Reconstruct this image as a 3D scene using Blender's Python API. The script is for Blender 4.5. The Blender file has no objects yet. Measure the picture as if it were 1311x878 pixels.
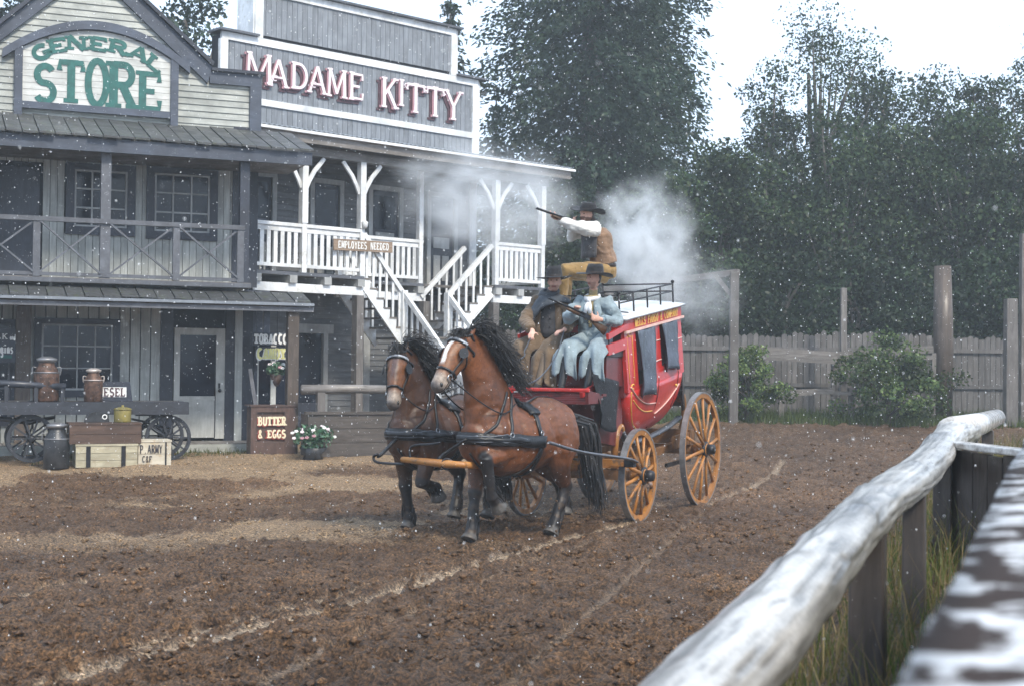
import bpy, math, random
import numpy as np
from mathutils import Vector, Matrix
random.seed(7)
RNG = np.random.default_rng(11)
SC = bpy.context.scene
COL = SC.collection
R = math.radians

# ------------------------------------------------------------------ camera
EYE = Vector((0.0, 0.0, 1.92))
FPX, PCX, PCY = 1821.0, 655.5, 439.0            # focal length and centre in photo pixels (1311 x 878)
PITCH, ROLL = math.atan(31.0/FPX), R(0.6)
CAMROT = Matrix.Rotation(R(90)+PITCH, 3, 'X') @ Matrix.Rotation(ROLL, 3, 'Z')
cd = bpy.data.cameras.new('camera')
cam = bpy.data.objects.new('camera', cd); COL.objects.link(cam)
cam.matrix_world = Matrix.Translation(EYE) @ CAMROT.to_4x4()
cd.sensor_width = 36.0; cd.lens = 36.0*FPX/1311.0
cd.clip_start = 0.05; cd.clip_end = 3000
cd.dof.use_dof = True; cd.dof.focus_distance = 17.2; cd.dof.aperture_fstop = 4.0
SC.camera = cam

# ------------------------------------------------------------------ sky, sun, exposure
SUN_EL, SUN_AZ = R(46), R(148)                   # azimuth clockwise from +Y: behind and right of the camera
w = bpy.data.worlds.new('World'); SC.world = w; w.use_nodes = True
nt = w.node_tree; nt.nodes.clear()
o_ = nt.nodes.new('ShaderNodeOutputWorld'); b_ = nt.nodes.new('ShaderNodeBackground')
s_ = nt.nodes.new('ShaderNodeTexSky'); s_.sky_type = 'NISHITA'; s_.sun_disc = False
s_.sun_elevation = SUN_EL; s_.sun_rotation = SUN_AZ; s_.dust_density = 4.0
m_ = nt.nodes.new('ShaderNodeMix'); m_.data_type = 'RGBA'; m_.inputs['Factor'].default_value = 0.86
m_.inputs[7].default_value = (7.6, 9.4, 11.9, 1)   # closed cloud cover, even white
nt.links.new(s_.outputs[0], m_.inputs[6]); nt.links.new(m_.outputs[2], b_.inputs['Color'])
b_.inputs['Strength'].default_value = 0.062
nt.links.new(b_.outputs[0], o_.inputs['Surface'])
sl = bpy.data.lights.new('sun', 'SUN'); sl.energy = 1.5; sl.angle = R(10); sl.color = (1.0, 0.91, 0.76)
so = bpy.data.objects.new('sun', sl); COL.objects.link(so)
sd = Vector((math.sin(SUN_AZ)*math.cos(SUN_EL), math.cos(SUN_AZ)*math.cos(SUN_EL), math.sin(SUN_EL)))
so.rotation_euler = sd.to_track_quat('Z', 'Y').to_euler(); so.location = (20, -20, 40)
SC.view_settings.view_transform = 'Standard'; SC.view_settings.look = 'None'
SC.view_settings.exposure = 1.48; SC.view_settings.gamma = 1.0; SC.view_settings.use_curve_mapping = False
SC.cycles.use_denoising = True
SC.cycles.max_bounces = 6; SC.cycles.diffuse_bounces = 3; SC.cycles.glossy_bounces = 3
SC.cycles.transparent_max_bounces = 12; SC.cycles.transmission_bounces = 4; SC.cycles.volume_bounces = 3
SC.cycles.volume_step_rate = 1.0; SC.cycles.volume_max_steps = 128
SC.cycles.sample_clamp_indirect = 6.0

# ------------------------------------------------------------------ photo pixels to directions
def ray(px, py):
    v = CAMROT @ Vector(((px-PCX)/FPX, (PCY-py)/FPX, -1.0))
    return v / v.y                                # y component 1: scale = depth
def P(px, py, d):
    r = ray(px, py); return Vector((EYE.x+r.x*d, EYE.y+r.y*d, EYE.z+r.z*d))
def project(v):
    c = CAMROT.transposed() @ (Vector(v)-EYE)
    return (PCX + FPX*c.x/-c.z, PCY - FPX*c.y/-c.z)
class Frame:
    """vertical wall frame: s runs along the wall, t outwards, z up"""
    def __init__(s, X, Y, ux, uy):
        l = math.hypot(ux, uy); s.o = Vector((X, Y, 0)); s.u = Vector((ux/l, uy/l, 0)); s.n = Vector((s.u.y, -s.u.x, 0))
    def hit(s, px, py, t=0.0):
        r = ray(px, py); q = s.o + s.n*t - Vector((EYE.x, EYE.y, 0))
        d = q.dot(s.n)/Vector((r.x, r.y, 0)).dot(s.n)
        p = Vector((EYE.x+r.x*d, EYE.y+r.y*d, EYE.z+r.z*d))
        return ((p-s.o).dot(s.u), p.z)
    def at(s, a, t, z): return s.o + s.u*a + s.n*t + Vector((0, 0, z))
    def mat(s, a=0, t=0, z=0):
        m = Matrix.Identity(4); p = s.at(a, t, z)
        for i in range(3): m[i][0] = s.u[i]; m[i][1] = -s.n[i]; m[i][2] = (0, 0, 1)[i]; m[i][3] = p[i]
        return m

# ------------------------------------------------------------------ mesh helpers
ROOT = {}
def empty(name, loc, label=None, cat=None, group=None):
    o = bpy.data.objects.new(name, None); COL.objects.link(o); o.location = loc; o.empty_display_size = 0.2
    ROOT[o.name] = Vector(loc); tag(o, label, cat, group); return o
def tag(o, label=None, cat=None, group=None, kind=None):
    for k, v in (('label', label), ('category', cat), ('group', group), ('kind', kind)):
        if v: o[k] = v
    return o
def base_of(o):
    while o is not None:
        if o.name in ROOT: return ROOT[o.name]
        o = o.parent
    return Vector((0, 0, 0))
class MB:
    def __init__(s): s.v = []; s.f = []; s.c = []
    def add(s, vs, fs, col=None):
        n = len(s.v); s.v += [tuple(v) for v in vs]; s.f += [tuple(i+n for i in f) for f in fs]
        if col is not None: s.c += [col]*len(vs)
        return s
    def box(s, c, size, m=None, col=None):
        x, y, z = (q/2 for q in size); c = Vector(c)
        vs = [c+Vector((i*x, j*y, k*z)) for i in (-1, 1) for j in (-1, 1) for k in (-1, 1)]
        if m is not None: vs = [m @ v for v in vs]
        return s.add(vs, [(0,1,3,2), (4,6,7,5), (0,4,5,1), (2,3,7,6), (0,2,6,4), (1,5,7,3)], col)
    def bar(s, p0, p1, w, h, up=(0, 0, 1), col=None, w1=None, h1=None):
        p0, p1 = Vector(p0), Vector(p1); d = (p1-p0).normalized(); up = Vector(up)
        if abs(d.dot(up)) > 0.98: up = Vector((1, 0, 0)) if abs(d.x) < .9 else Vector((0, 1, 0))
        sx = d.cross(up).normalized(); uz = sx.cross(d); vs = []
        for p, ww, hh in ((p0, w, h), (p1, w1 or w, h1 or h)):
            vs += [p+sx*(ww/2*a)+uz*(hh/2*b) for a, b in ((-1, -1), (1, -1), (1, 1), (-1, 1))]
        return s.add(vs, [(0,3,2,1), (4,5,6,7), (0,1,5,4), (1,2,6,5), (2,3,7,6), (3,0,4,7)], col)
    def loft(s, pts, rad, side=None, n=12, cap=True, col=None, jit=0.0, sq=1.0):
        """tube through pts; rad = list of r or (ra along side, rb across)"""
        pts = [Vector(p) for p in pts]; k = len(pts); rings = []; prev = None
        base = len(s.v); vs = []
        for i, p in enumerate(pts):
            d = (pts[min(i+1, k-1)]-pts[max(i-1, 0)])
            d = d.normalized() if d.length > 1e-9 else Vector((0, 0, 1))
            if side is not None: a = Vector(side)
            elif prev is not None: a = prev
            else: a = Vector((0, 0, 1)).cross(d) if abs(d.z) < .95 else Vector((1, 0, 0))
            a = (a-d*a.dot(d)); a = a.normalized() if a.length > 1e-6 else d.orthogonal().normalized()
            prev = a; b = d.cross(a)
            r = rad[i] if i < len(rad) else rad[-1]
            ra, rb = r if isinstance(r, (tuple, list)) else (r, r)
            for j in range(n):
                th = 2*math.pi*j/n; q = 1+jit*(random.random()-.5)
                c_, s2 = math.cos(th), math.sin(th)
                if sq != 1.0: c_ = math.copysign(abs(c_)**sq, c_); s2 = math.copysign(abs(s2)**sq, s2)
                vs.append(p+a*(ra*c_*q)+b*(rb*s2*q))
        fs = [(i*n+j, i*n+(j+1) % n, (i+1)*n+(j+1) % n, (i+1)*n+j) for i in range(k-1) for j in range(n)]
        if cap: fs += [tuple(range(n-1, -1, -1)), tuple((k-1)*n+j for j in range(n))]
        return s.add(vs, fs, col)
    def ball(s, c, r, n=10, m=6, col=None, rot=None):
        c = Vector(c); r = r if isinstance(r, (tuple, list)) else (r, r, r); vs = []
        for i in range(1, m):
            for j in range(n):
                a, b = math.pi*i/m, 2*math.pi*j/n
                v = Vector((r[0]*math.sin(a)*math.cos(b), r[1]*math.sin(a)*math.sin(b), r[2]*math.cos(a)))
                vs.append(c+(rot @ v if rot is not None else v))
        k = len(vs); z1 = Vector((0, 0, r[2])); z1 = rot @ z1 if rot is not None else z1
        vs += [c+z1, c-z1]
        fs = [(i*n+j, (i+1)*n+j, (i+1)*n+(j+1) % n, i*n+(j+1) % n) for i in range(m-2) for j in range(n)]
        fs += [(k, j, (j+1) % n) for j in range(n)] + [(k+1, (m-2)*n+(j+1) % n, (m-2)*n+j) for j in range(n)]
        return s.add(vs, fs, col)
    def lathe(s, prof, m=None, n=20, col=None):
        vs = [Vector((r*math.cos(2*math.pi*j/n), r*math.sin(2*math.pi*j/n), z)) for r, z in prof for j in range(n)]
        if m is not None: vs = [m @ v for v in vs]
        k = len(prof)
        fs = [(i*n+j, i*n+(j+1) % n, (i+1)*n+(j+1) % n, (i+1)*n+j) for i in range(k-1) for j in range(n)]
        fs += [tuple(range(n-1, -1, -1)), tuple((k-1)*n+j for j in range(n))]
        return s.add(vs, fs, col)
    def prism(s, poly, ax, ay, az, th, o=(0, 0, 0), col=None):
        """flat polygon (list of 2d) in plane ax,ay at o, thickness th along az"""
        o, ax, ay, az = Vector(o), Vector(ax), Vector(ay), Vector(az); n = len(poly)
        a = [o+ax*x+ay*y for x, y in poly]; b = [q+az*th for q in a]
        return s.add(a+b, [tuple(range(n-1, -1, -1)), tuple(range(n, 2*n))] + [(i, (i+1) % n, n+(i+1) % n, n+i) for i in range(n)], col)
    def grid(s, pts, nu, nv, col=None):
        return s.add(pts, [(i*nv+j, (i+1)*nv+j, (i+1)*nv+j+1, i*nv+j+1) for i in range(nu-1) for j in range(nv-1)], col)
    def torus(s, c, R_, r, axis_m, n=28, k=8, rw=None):
        """ring about local z of axis_m"""
        vs = []
        for i in range(n):
            a = 2*math.pi*i/n
            for j in range(k):
                b = 2*math.pi*j/k
                v = Vector(((R_+r*math.cos(b))*math.cos(a), (R_+r*math.cos(b))*math.sin(a), (rw or r)*math.sin(b)))
                vs.append(Vector(c)+axis_m @ v)
        return s.add(vs, [(i*k+j, ((i+1) % n)*k+j, ((i+1) % n)*k+(j+1) % k, i*k+(j+1) % k) for i in range(n) for j in range(k)])
    def build(s, name, mat, parent=None, smooth=False, label=None, cat=None, group=None, kind=None, bevel=0.0, solid=0.0):
        L = base_of(parent) if parent is not None else Vector((0, 0, 0))
        own = None
        if parent is None and cat:
            a = np.array(s.v); own = Vector((float(a[:, 0].mean()), float(a[:, 1].mean()), float(a[:, 2].min()))); L = own
        me = bpy.data.meshes.new(name)
        me.from_pydata([(v[0]-L.x, v[1]-L.y, v[2]-L.z) for v in s.v], [], s.f); me.validate(); me.update()
        if s.c and len(s.c) == len(s.v):
            at = me.color_attributes.new('Col', 'FLOAT_COLOR', 'POINT')
            at.data.foreach_set('color', np.array([(c[0], c[1], c[2], 1.0) for c in s.c], dtype=np.float32).ravel())
        if smooth: me.polygons.foreach_set('use_smooth', [True]*len(me.polygons))
        o = bpy.data.objects.new(name, me); COL.objects.link(o)
        if mat is not None: me.materials.append(mat)
        if parent is not None: o.parent = parent
        if own is not None: o.location = own; ROOT[o.name] = own
        if bevel: b = o.modifiers.new('bevel', 'BEVEL'); b.width = bevel; b.segments = 2; b.limit_method = 'ANGLE'; b.angle_limit = R(40)
        if solid: b = o.modifiers.new('solid', 'SOLIDIFY'); b.thickness = solid; b.offset = 0
        return tag(o, label, cat, group, kind)
def npmesh(name, v, f, mat, parent=None, smooth=False, col=None, **kw):
    """numpy mesh: v (n,3), f (m,k) all same k; world coordinates"""
    v = np.asarray(v, dtype=np.float32).copy(); f = np.asarray(f, dtype=np.int32)
    L = base_of(parent); v -= np.array(L, dtype=np.float32)
    me = bpy.data.meshes.new(name); k = f.shape[1]
    me.vertices.add(len(v)); me.vertices.foreach_set('co', v.ravel())
    me.loops.add(f.size); me.loops.foreach_set('vertex_index', f.ravel())
    me.polygons.add(len(f)); me.polygons.foreach_set('loop_start', np.arange(0, f.size, k, dtype=np.int32))
    me.polygons.foreach_set('loop_total', np.full(len(f), k, dtype=np.int32))
    if smooth: me.polygons.foreach_set('use_smooth', np.ones(len(f), dtype=bool))
    me.update(calc_edges=True)
    if col is not None:
        at = me.color_attributes.new('Col', 'FLOAT_COLOR', 'POINT')
        c4 = np.ones((len(v), 4), dtype=np.float32); c4[:, :3] = col; at.data.foreach_set('color', c4.ravel())
    o = bpy.data.objects.new(name, me); COL.objects.link(o)
    if mat is not None: me.materials.append(mat)
    if parent is not None: o.parent = parent
    return tag(o, kw.get('label'), kw.get('cat'), kw.get('group'), kw.get('kind'))
def copy_tree(o, m, parent=None):
    """copy of a thing with its parts; m = matrix applied to the root"""
    c = o.copy(); COL.objects.link(c); c.parent = parent
    if parent is None: c.matrix_world = m
    for ch in o.children:
        copy_tree(ch, None, c)
    return c

# ------------------------------------------------------------------ noise in numpy
def _hash(ix, iy, seed):
    h = (ix.astype(np.int64)*374761393 + iy.astype(np.int64)*668265263 + seed*144665) & 0xffffffff
    h = ((h ^ (h >> 13))*1274126177) & 0xffffffff
    return ((h ^ (h >> 16)) & 0xffff)/65535.0
def vnoise(x, y, seed=0):
    ix, iy = np.floor(x), np.floor(y); fx, fy = x-ix, y-iy
    fx = fx*fx*fx*(fx*(fx*6-15)+10); fy = fy*fy*fy*(fy*(fy*6-15)+10)
    a, b = _hash(ix, iy, seed), _hash(ix+1, iy, seed); c, d = _hash(ix, iy+1, seed), _hash(ix+1, iy+1, seed)
    return (a*(1-fx)+b*fx)*(1-fy)+(c*(1-fx)+d*fx)*fy
def fbm(x, y, seed=0, oct=4):
    r = 0; a = .5
    for i in range(oct): r = r+a*vnoise(x+17.3*i, y-9.1*i, seed+i); x, y, a = x*2.03, y*2.03, a*.5
    return r
def sstep(a, b, x): t = np.clip((x-a)/(b-a), 0, 1); return t*t*(3-2*t)

# ------------------------------------------------------------------ materials
MATS = {}
def lin(r, g, b): return tuple(((c/255)/12.92 if c/255 <= .04045 else ((c/255+.055)/1.055)**2.4) for c in (r, g, b))
def nodes(name):
    m = bpy.data.materials.new(name); m.use_nodes = True; t = m.node_tree; t.nodes.clear()
    out = t.nodes.new('ShaderNodeOutputMaterial'); b = t.nodes.new('ShaderNodeBsdfPrincipled')
    t.links.new(b.outputs[0], out.inputs['Surface']); MATS[name] = m
    return m, t, b, out
def N(t, kind, **kw):
    n = t.nodes.new(kind)
    for k, v in kw.items():
        if k in n.inputs: n.inputs[k].default_value = v
        else: setattr(n, k, v)
    return n
def ramp(t, fac, stops):
    n = t.nodes.new('ShaderNodeValToRGB'); e = n.color_ramp.elements
    while len(e) < len(stops): e.new(0.5)
    for i, (p, c) in enumerate(stops): e[i].position = p; e[i].color = (*c, 1) if len(c) == 3 else c
    t.links.new(fac, n.inputs[0]); return n.outputs[0]
def mixc(t, fac, a, b, mode='MIX'):
    n = t.nodes.new('ShaderNodeMix'); n.data_type = 'RGBA'; n.blend_type = mode
    for i, x in ((0, fac), (6, a), (7, b)):
        if hasattr(x, 'is_output') or hasattr(x, 'links'): t.links.new(x, n.inputs[i])
        elif i == 0: n.inputs[0].default_value = x
        else: n.inputs[i].default_value = (*x, 1)
    return n.outputs[2]
def coords(t, scale=(1, 1, 1), kind='Object', rand=True):
    c = t.nodes.new('ShaderNodeTexCoord'); mp = t.nodes.new('ShaderNodeMapping'); mp.inputs['Scale'].default_value = scale
    t.links.new(c.outputs[kind], mp.inputs['Vector'])
    if rand:
        oi = t.nodes.new('ShaderNodeObjectInfo'); ml = N(t, 'ShaderNodeMath', operation='MULTIPLY'); ml.inputs[1].default_value = 37.0
        t.links.new(oi.outputs['Random'], ml.inputs[0]); t.links.new(ml.outputs[0], mp.inputs['Location'])
    return mp.outputs[0]
def noise(t, vec, scale, detail=4, rough=.55, dist=0.0):
    n = N(t, 'ShaderNodeTexNoise', Scale=scale, Detail=detail, Roughness=rough, Distortion=dist); t.links.new(vec, n.inputs['Vector'])
    return n.outputs['Fac']
def bump(t, b, h, strength=.3, dist=.01):
    n = N(t, 'ShaderNodeBump', Strength=strength, Distance=dist); t.links.new(h, n.inputs['Height']); t.links.new(n.outputs[0], b.inputs['Normal'])
def wood(name, base, dark, light=None, grain=(30, 30, 2), rough=(.35, .7), vary=.25, strength=.4, wear=None, spec=.5):
    """weathered wood; grain = object-space scale (low value along the grain)"""
    m, t, b, _ = nodes(name)
    v = coords(t, grain); g = noise(t, v, 1.0, 6, .65, .6)
    v2 = coords(t, (1.3, 1.3, 1.3)); p = noise(t, v2, 1.6, 5, .6)
    c = ramp(t, g, [(.30, dark), (.55, base), (.8, light or base)])
    c = mixc(t, ramp(t, p, [(.42, (0, 0, 0)), (.7, (1, 1, 1))]), c, tuple(x*.62 for x in base))
    if wear: c = mixc(t, ramp(t, noise(t, coords(t, (3, 3, 3)), 2.2, 8, .7), [(.54, (0, 0, 0)), (.63, (1, 1, 1))]), c, wear)
    oi = t.nodes.new('ShaderNodeObjectInfo'); mr = N(t, 'ShaderNodeMapRange'); mr.inputs['To Min'].default_value = 1-vary; mr.inputs['To Max'].default_value = 1+vary*.6
    t.links.new(oi.outputs['Random'], mr.inputs['Value'])
    cmb = t.nodes.new('ShaderNodeCombineColor')
    for i in range(3): t.links.new(mr.outputs[0], cmb.inputs[i])
    c = mixc(t, 1.0, c, cmb.outputs[0], 'MULTIPLY')
    t.links.new(c, b.inputs['Base Color'])
    rr = N(t, 'ShaderNodeMapRange'); rr.inputs['From Min'].default_value = .3; rr.inputs['From Max'].default_value = .7
    rr.inputs['To Min'].default_value = rough[0]; rr.inputs['To Max'].default_value = rough[1]
    t.links.new(p, rr.inputs['Value']); t.links.new(rr.outputs[0], b.inputs['Roughness'])
    b.inputs['Specular IOR Level'].default_value = spec
    bump(t, b, g, strength, .006); return m
def plain(name, col, rough=.5, metal=0.0, var=.25, scale=6.0, bumpy=.15, spec=.5, bd=.01):
    m, t, b, _ = nodes(name); v = coords(t); p = noise(t, v, scale, 5, .6)
    c = ramp(t, p, [(.3, tuple(x*(1-var) for x in col)), (.7, tuple(min(1, x*(1+var)) for x in col))])
    t.links.new(c, b.inputs['Base Color']); b.inputs['Roughness'].default_value = rough; b.inputs['Metallic'].default_value = metal
    b.inputs['Specular IOR Level'].default_value = spec
    if bumpy: bump(t, b, noise(t, v, scale*5, 4, .6), bumpy, bd)
    return m
def vcol(name, rough=.6, var=.25, scale=25.0, bumpy=.2, bd=.005, spec=.4, sheen=0.0, stretch=(1, 1, 1)):
    """colour painted per vertex, broken up by noise"""
    m, t, b, _ = nodes(name); a = t.nodes.new('ShaderNodeVertexColor'); a.layer_name = 'Col'
    v = coords(t, stretch); p = noise(t, v, scale, 5, .65)
    f = ramp(t, p, [(.3, (1-var,)*3), (.7, (1+var*.7,)*3)])
    c = mixc(t, 1.0, a.outputs[0], f, 'MULTIPLY'); t.links.new(c, b.inputs['Base Color'])
    b.inputs['Roughness'].default_value = rough; b.inputs['Specular IOR Level'].default_value = spec
    b.inputs['Sheen Weight'].default_value = sheen
    if bumpy: bump(t, b, noise(t, v, scale*2.5, 4, .6), bumpy, bd)
    return m
# ------------------------------------------------------------------ terrain
LOGA, LOGB = np.array((0.50, 3.4)), np.array((5.0, 15.0))       # plan line of the log rail
LD = (LOGB-LOGA)/np.linalg.norm(LOGB-LOGA); LN = np.array((LD[1], -LD[0]))
def terrain(X, Y):
    X, Y = np.asarray(X, dtype=float), np.asarray(Y, dtype=float)
    k0 = sstep(-1.0, 5.0, X); z = .30*sstep(19, 26, Y)*(1-k0)+.8*sstep(19, 38, Y)*k0
    q = (X-LOGA[0])*LN[0]+(Y-LOGA[1])*LN[1]; a = (X-LOGA[0])*LD[0]+(Y-LOGA[1])*LD[1]
    top = np.interp(a, [-3, 0, 4, 8, 14, 20, 30], [.42, .48, .56, .74, .80, .70, .6])
    k = sstep(-1.0, -.15, q)*(1-sstep(17, 26, a))
    return z*(1-k)+np.maximum(top, z)*k
def gz(x, y): return float(terrain(x, y))
def ground_hit(px, py):
    r = ray(px, py); d = 4.0
    for _ in range(4000):
        p = EYE+r*d
        if p.z <= gz(p.x, p.y): return p
        d += .02
    return p
# rut lines: (photo pixel path, half width m, depth m, how pale)
RUTS = [([(60, 878), (180, 842), (330, 803), (450, 775), (560, 742), (640, 716), (730, 690), (800, 672)], .09, .05, 1.0),
        ([(170, 833), (260, 808), (360, 782), (470, 756), (560, 735)], .06, .045, .8),
        ([(-20, 774), (60, 757), (130, 742), (210, 724)], .07, .04, .8),
        ([(300, 706), (400, 690), (480, 680), (560, 668), (640, 660), (760, 650), (880, 645)], .06, .04, .7),
        ([(905, 648), (960, 625), (990, 607), (1003, 590)], .07, .04, .7),
        ([(820, 676), (700, 712), (560, 770), (400, 840), (320, 880)], .05, .05, .35), ([(-20, 705), (150, 690), (330, 664), (460, 640)], .06, .05, .4), ([(650, 878), (760, 780), (850, 700), (900, 655)], .05, .05, .3)]
def seg_dist(X, Y, pts):
    best = np.full(X.shape, 1e9)
    for (x0, y0), (x1, y1) in zip(pts[:-1], pts[1:]):
        dx, dy = x1-x0, y1-y0; t = np.clip(((X-x0)*dx+(Y-y0)*dy)/(dx*dx+dy*dy), 0, 1)
        best = np.minimum(best, np.hypot(X-x0-t*dx, Y-y0-t*dy))
    return best
HOOF = []
for _i in range(260):
    _k = random.random(); _p = ground_hit(60+740*_k+random.gauss(0, 30), 850-175*_k+random.gauss(0, 34)) if _i % 2 else ground_hit(random.uniform(0, 1000), random.uniform(660, 870))
    HOOF.append((_p.x, _p.y, random.uniform(0, 6.28)))
def soil(X, Y):
    """height of the churned soil above the terrain and its colour"""
    wx = X+.25*(fbm(X*1.7, Y*1.7, 71, 2)-.5); wy = Y+.25*(fbm(X*1.7+9, Y*1.7, 73, 2)-.5)
    big = fbm(wx*.9, wy*.9, 3, 3)
    med = fbm(wx*4.2, wy*4.2, 21, 3)
    rid = 1-np.abs(2*fbm(wx*6.5, wy*6.5, 41, 3)/.875-1)
    fin = fbm(wx*21, wy*21, 61, 3)
    lump = np.clip(fbm(wx*9.0, wy*9.0, 91, 2)/.75-.5, 0, 1)
    churn = np.ones_like(X)
    # packed, paler yard in front of the store
    yard = sstep(.40, .58, fbm(X*.45, Y*.6, 131, 3)+.22*(fbm(X*5, Y*5, 231, 3)-.44)+.28*sstep(19.5, 24, Y)*sstep(1.0, -3.5, X)-.10*sstep(17, 13, Y))
    yard = np.maximum(yard*sstep(13, 17, Y)*sstep(2.0, -1.5, X), .92*sstep(23.0, 24.6, Y)*sstep(3, 0, X))
    churn = 1-.72*yard
    h = .085*(big-.45)+churn*(.13*(med-.45)+.075*(rid-.5)+.05*(fin-.45)+.08*lump)
    for hx, hy, ha in HOOF:
        mk = (np.abs(X-hx) < .16) & (np.abs(Y-hy) < .16)
        if not mk.any(): continue
        xx, yy = X[mk]-hx, Y[mk]-hy; u_ = (xx*math.cos(ha)+yy*math.sin(ha))/.085; v_ = (-xx*math.sin(ha)+yy*math.cos(ha))/.07; rr = np.hypot(u_, v_)
        h[mk] += -.045*(1-sstep(.6, 1.0, rr))+.028*np.exp(-((rr-1.25)/.25)**2)
    q = (X-LOGA[0])*LN[0]+(Y-LOGA[1])*LN[1]
    turf = sstep(-.9, -.1, q)*(1-sstep(19, 24, Y))
    h = h*(1-.75*turf)
    dark = np.clip(.62*med+.35*fin+.35*(rid-.4)+.12, 0, 1)  # low soil gets the dark end: crevice shade painted into the colour
    c0, c1, c2 = np.array((.020, .010, .005)), np.array((.090, .047, .021)), np.array((.215, .125, .064))
    t = np.clip(dark*1.35-.2, 0, 1)[..., None]
    col = np.where(t < .5, c0+(c1-c0)*t*2, c1+(c2-c1)*(t-.5)*1.2)
    col = col*(.62+.85*fbm(X*.33+3, Y*.33, 301, 3)+.35*(big-.45))[..., None]
    pale = np.array((.42, .30, .185))
    yd = (yard*(.45+.5*fbm(X*2.2, Y*3, 151, 3)))[..., None]
    col = col*(1-yd)+pale*yd
    for path, wd, dp, pl in RUTS:
        pts = [tuple(ground_hit(*p)[:2]) for p in path]
        d = seg_dist(wx*.04+X*.96, wy*.04+Y*.96, pts); b = vnoise(X*5, Y*5, 171)
        k = 1-sstep(wd*.55, wd*1.15, d)
        sh = np.exp(-((d-wd*1.9)/(wd*.8))**2)
        h = h*(1-.95*k)-.25*dp*k+.006*sh
        kk = (k*pl*sstep(.02, .25, b)*.9)[..., None]; col = col*(1-kk)+np.array((.43, .33, .235))*kk
    gr = (turf*.8)[..., None]; col = col*(1-gr)+np.array((.085, .062, .032))*gr
    far = (sstep(33.0, 34.5, Y+.8*fbm(X*.5, Y*.5, 5, 2)))[..., None]; col = col*(1-far)+np.array((.05, .06, .022))*far
    return h, np.clip(col, 0.004, 1)
rows = [2.2]
while rows[-1] < 46:
    y = rows[-1]; rows.append(y+(.05 if y < 7.6 else max(.017, .00031*y*y)))
rows = np.array(rows); nc = 800
tt = np.linspace(-.52, .56, nc)
YY, TT = np.meshgrid(rows, tt, indexing='ij'); XX = TT*(YY+1.5)
hh, cc = soil(XX, YY); ZZ = terrain(XX, YY)+hh
nr = len(rows); idx = np.arange(nr*nc).reshape(nr, nc)
ff = np.stack([idx[:-1, :-1], idx[:-1, 1:], idx[1:, 1:], idx[1:, :-1]], -1).reshape(-1, 4)
vv = np.stack([XX, YY, ZZ], -1).reshape(-1, 3); cv = cc.reshape(-1, 3)
# the wide sheet round it, out to the horizon, a little lower where the fine patch lies over it
gx = np.concatenate([-np.geomspace(400, 26, 14), np.linspace(-25, 30, 56), np.geomspace(31, 400, 14)])
gy = np.concatenate([-np.geomspace(300, 6, 10), np.linspace(-5, 60, 66), np.geomspace(62, 500, 14)])
GX, GY = np.meshgrid(gx, gy, indexing='ij'); GZ = terrain(GX, GY)
tn = GX/(GY+1.5+1e-6); under = ((GY > 1.2) & (GY < 47) & (tn > -.62) & (tn < .66)); GZ = GZ-np.where(under, .35, .03)
gi = np.arange(GX.size).reshape(GX.shape)
gf = np.stack([gi[:-1, :-1], gi[1:, :-1], gi[1:, 1:], gi[:-1, 1:]], -1).reshape(-1, 4)+len(vv)
gv = np.stack([GX, GY, GZ], -1).reshape(-1, 3)
gc = np.where((GY.reshape(-1, 1) > 33), np.array((.05, .06, .022)), np.array((.10, .068, .042)))
def soil_material():
    m, t, b, _ = nodes('churned_soil'); a = t.nodes.new('ShaderNodeVertexColor'); a.layer_name = 'Col'
    v = coords(t, (1, 1, 1), rand=False); n1 = noise(t, v, 40, 9, .76, .3); n2 = noise(t, v, 9, 4, .6)
    c = mixc(t, 1.0, a.outputs[0], ramp(t, n1, [(.38, (.10,)*3), (.48, (.66,)*3), (.56, (1.6, 1.54, 1.45)), (.66, (3.0, 2.85, 2.65))]), 'MULTIPLY')  # bump noise also tints: hollows painted dark as shade, crumbs pale
    t.links.new(c, b.inputs['Base Color'])
    rr = N(t, 'ShaderNodeMapRange'); rr.inputs['From Min'].default_value = .3; rr.inputs['From Max'].default_value = .7
    rr.inputs['To Min'].default_value = .38; rr.inputs['To Max'].default_value = .85
    t.links.new(n2, rr.inputs['Value']); t.links.new(rr.outputs[0], b.inputs['Roughness']); b.inputs['Specular IOR Level'].default_value = .35
    bump(t, b, n1, 1.0, .06); return m
ground = npmesh('ground', np.concatenate([vv, gv]), np.concatenate([ff, gf]), soil_material(), smooth=True, col=np.concatenate([cv, gc]), kind='structure')
# ------------------------------------------------------------------ lettering: own slab-serif strokes in a unit box
def arc(cx, cy, rx, ry, a0, a1, n=12):
    return [(cx+rx*math.cos(R(a0+(a1-a0)*i/n)), cy+ry*math.sin(R(a0+(a1-a0)*i/n))) for i in range(n+1)]
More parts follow.
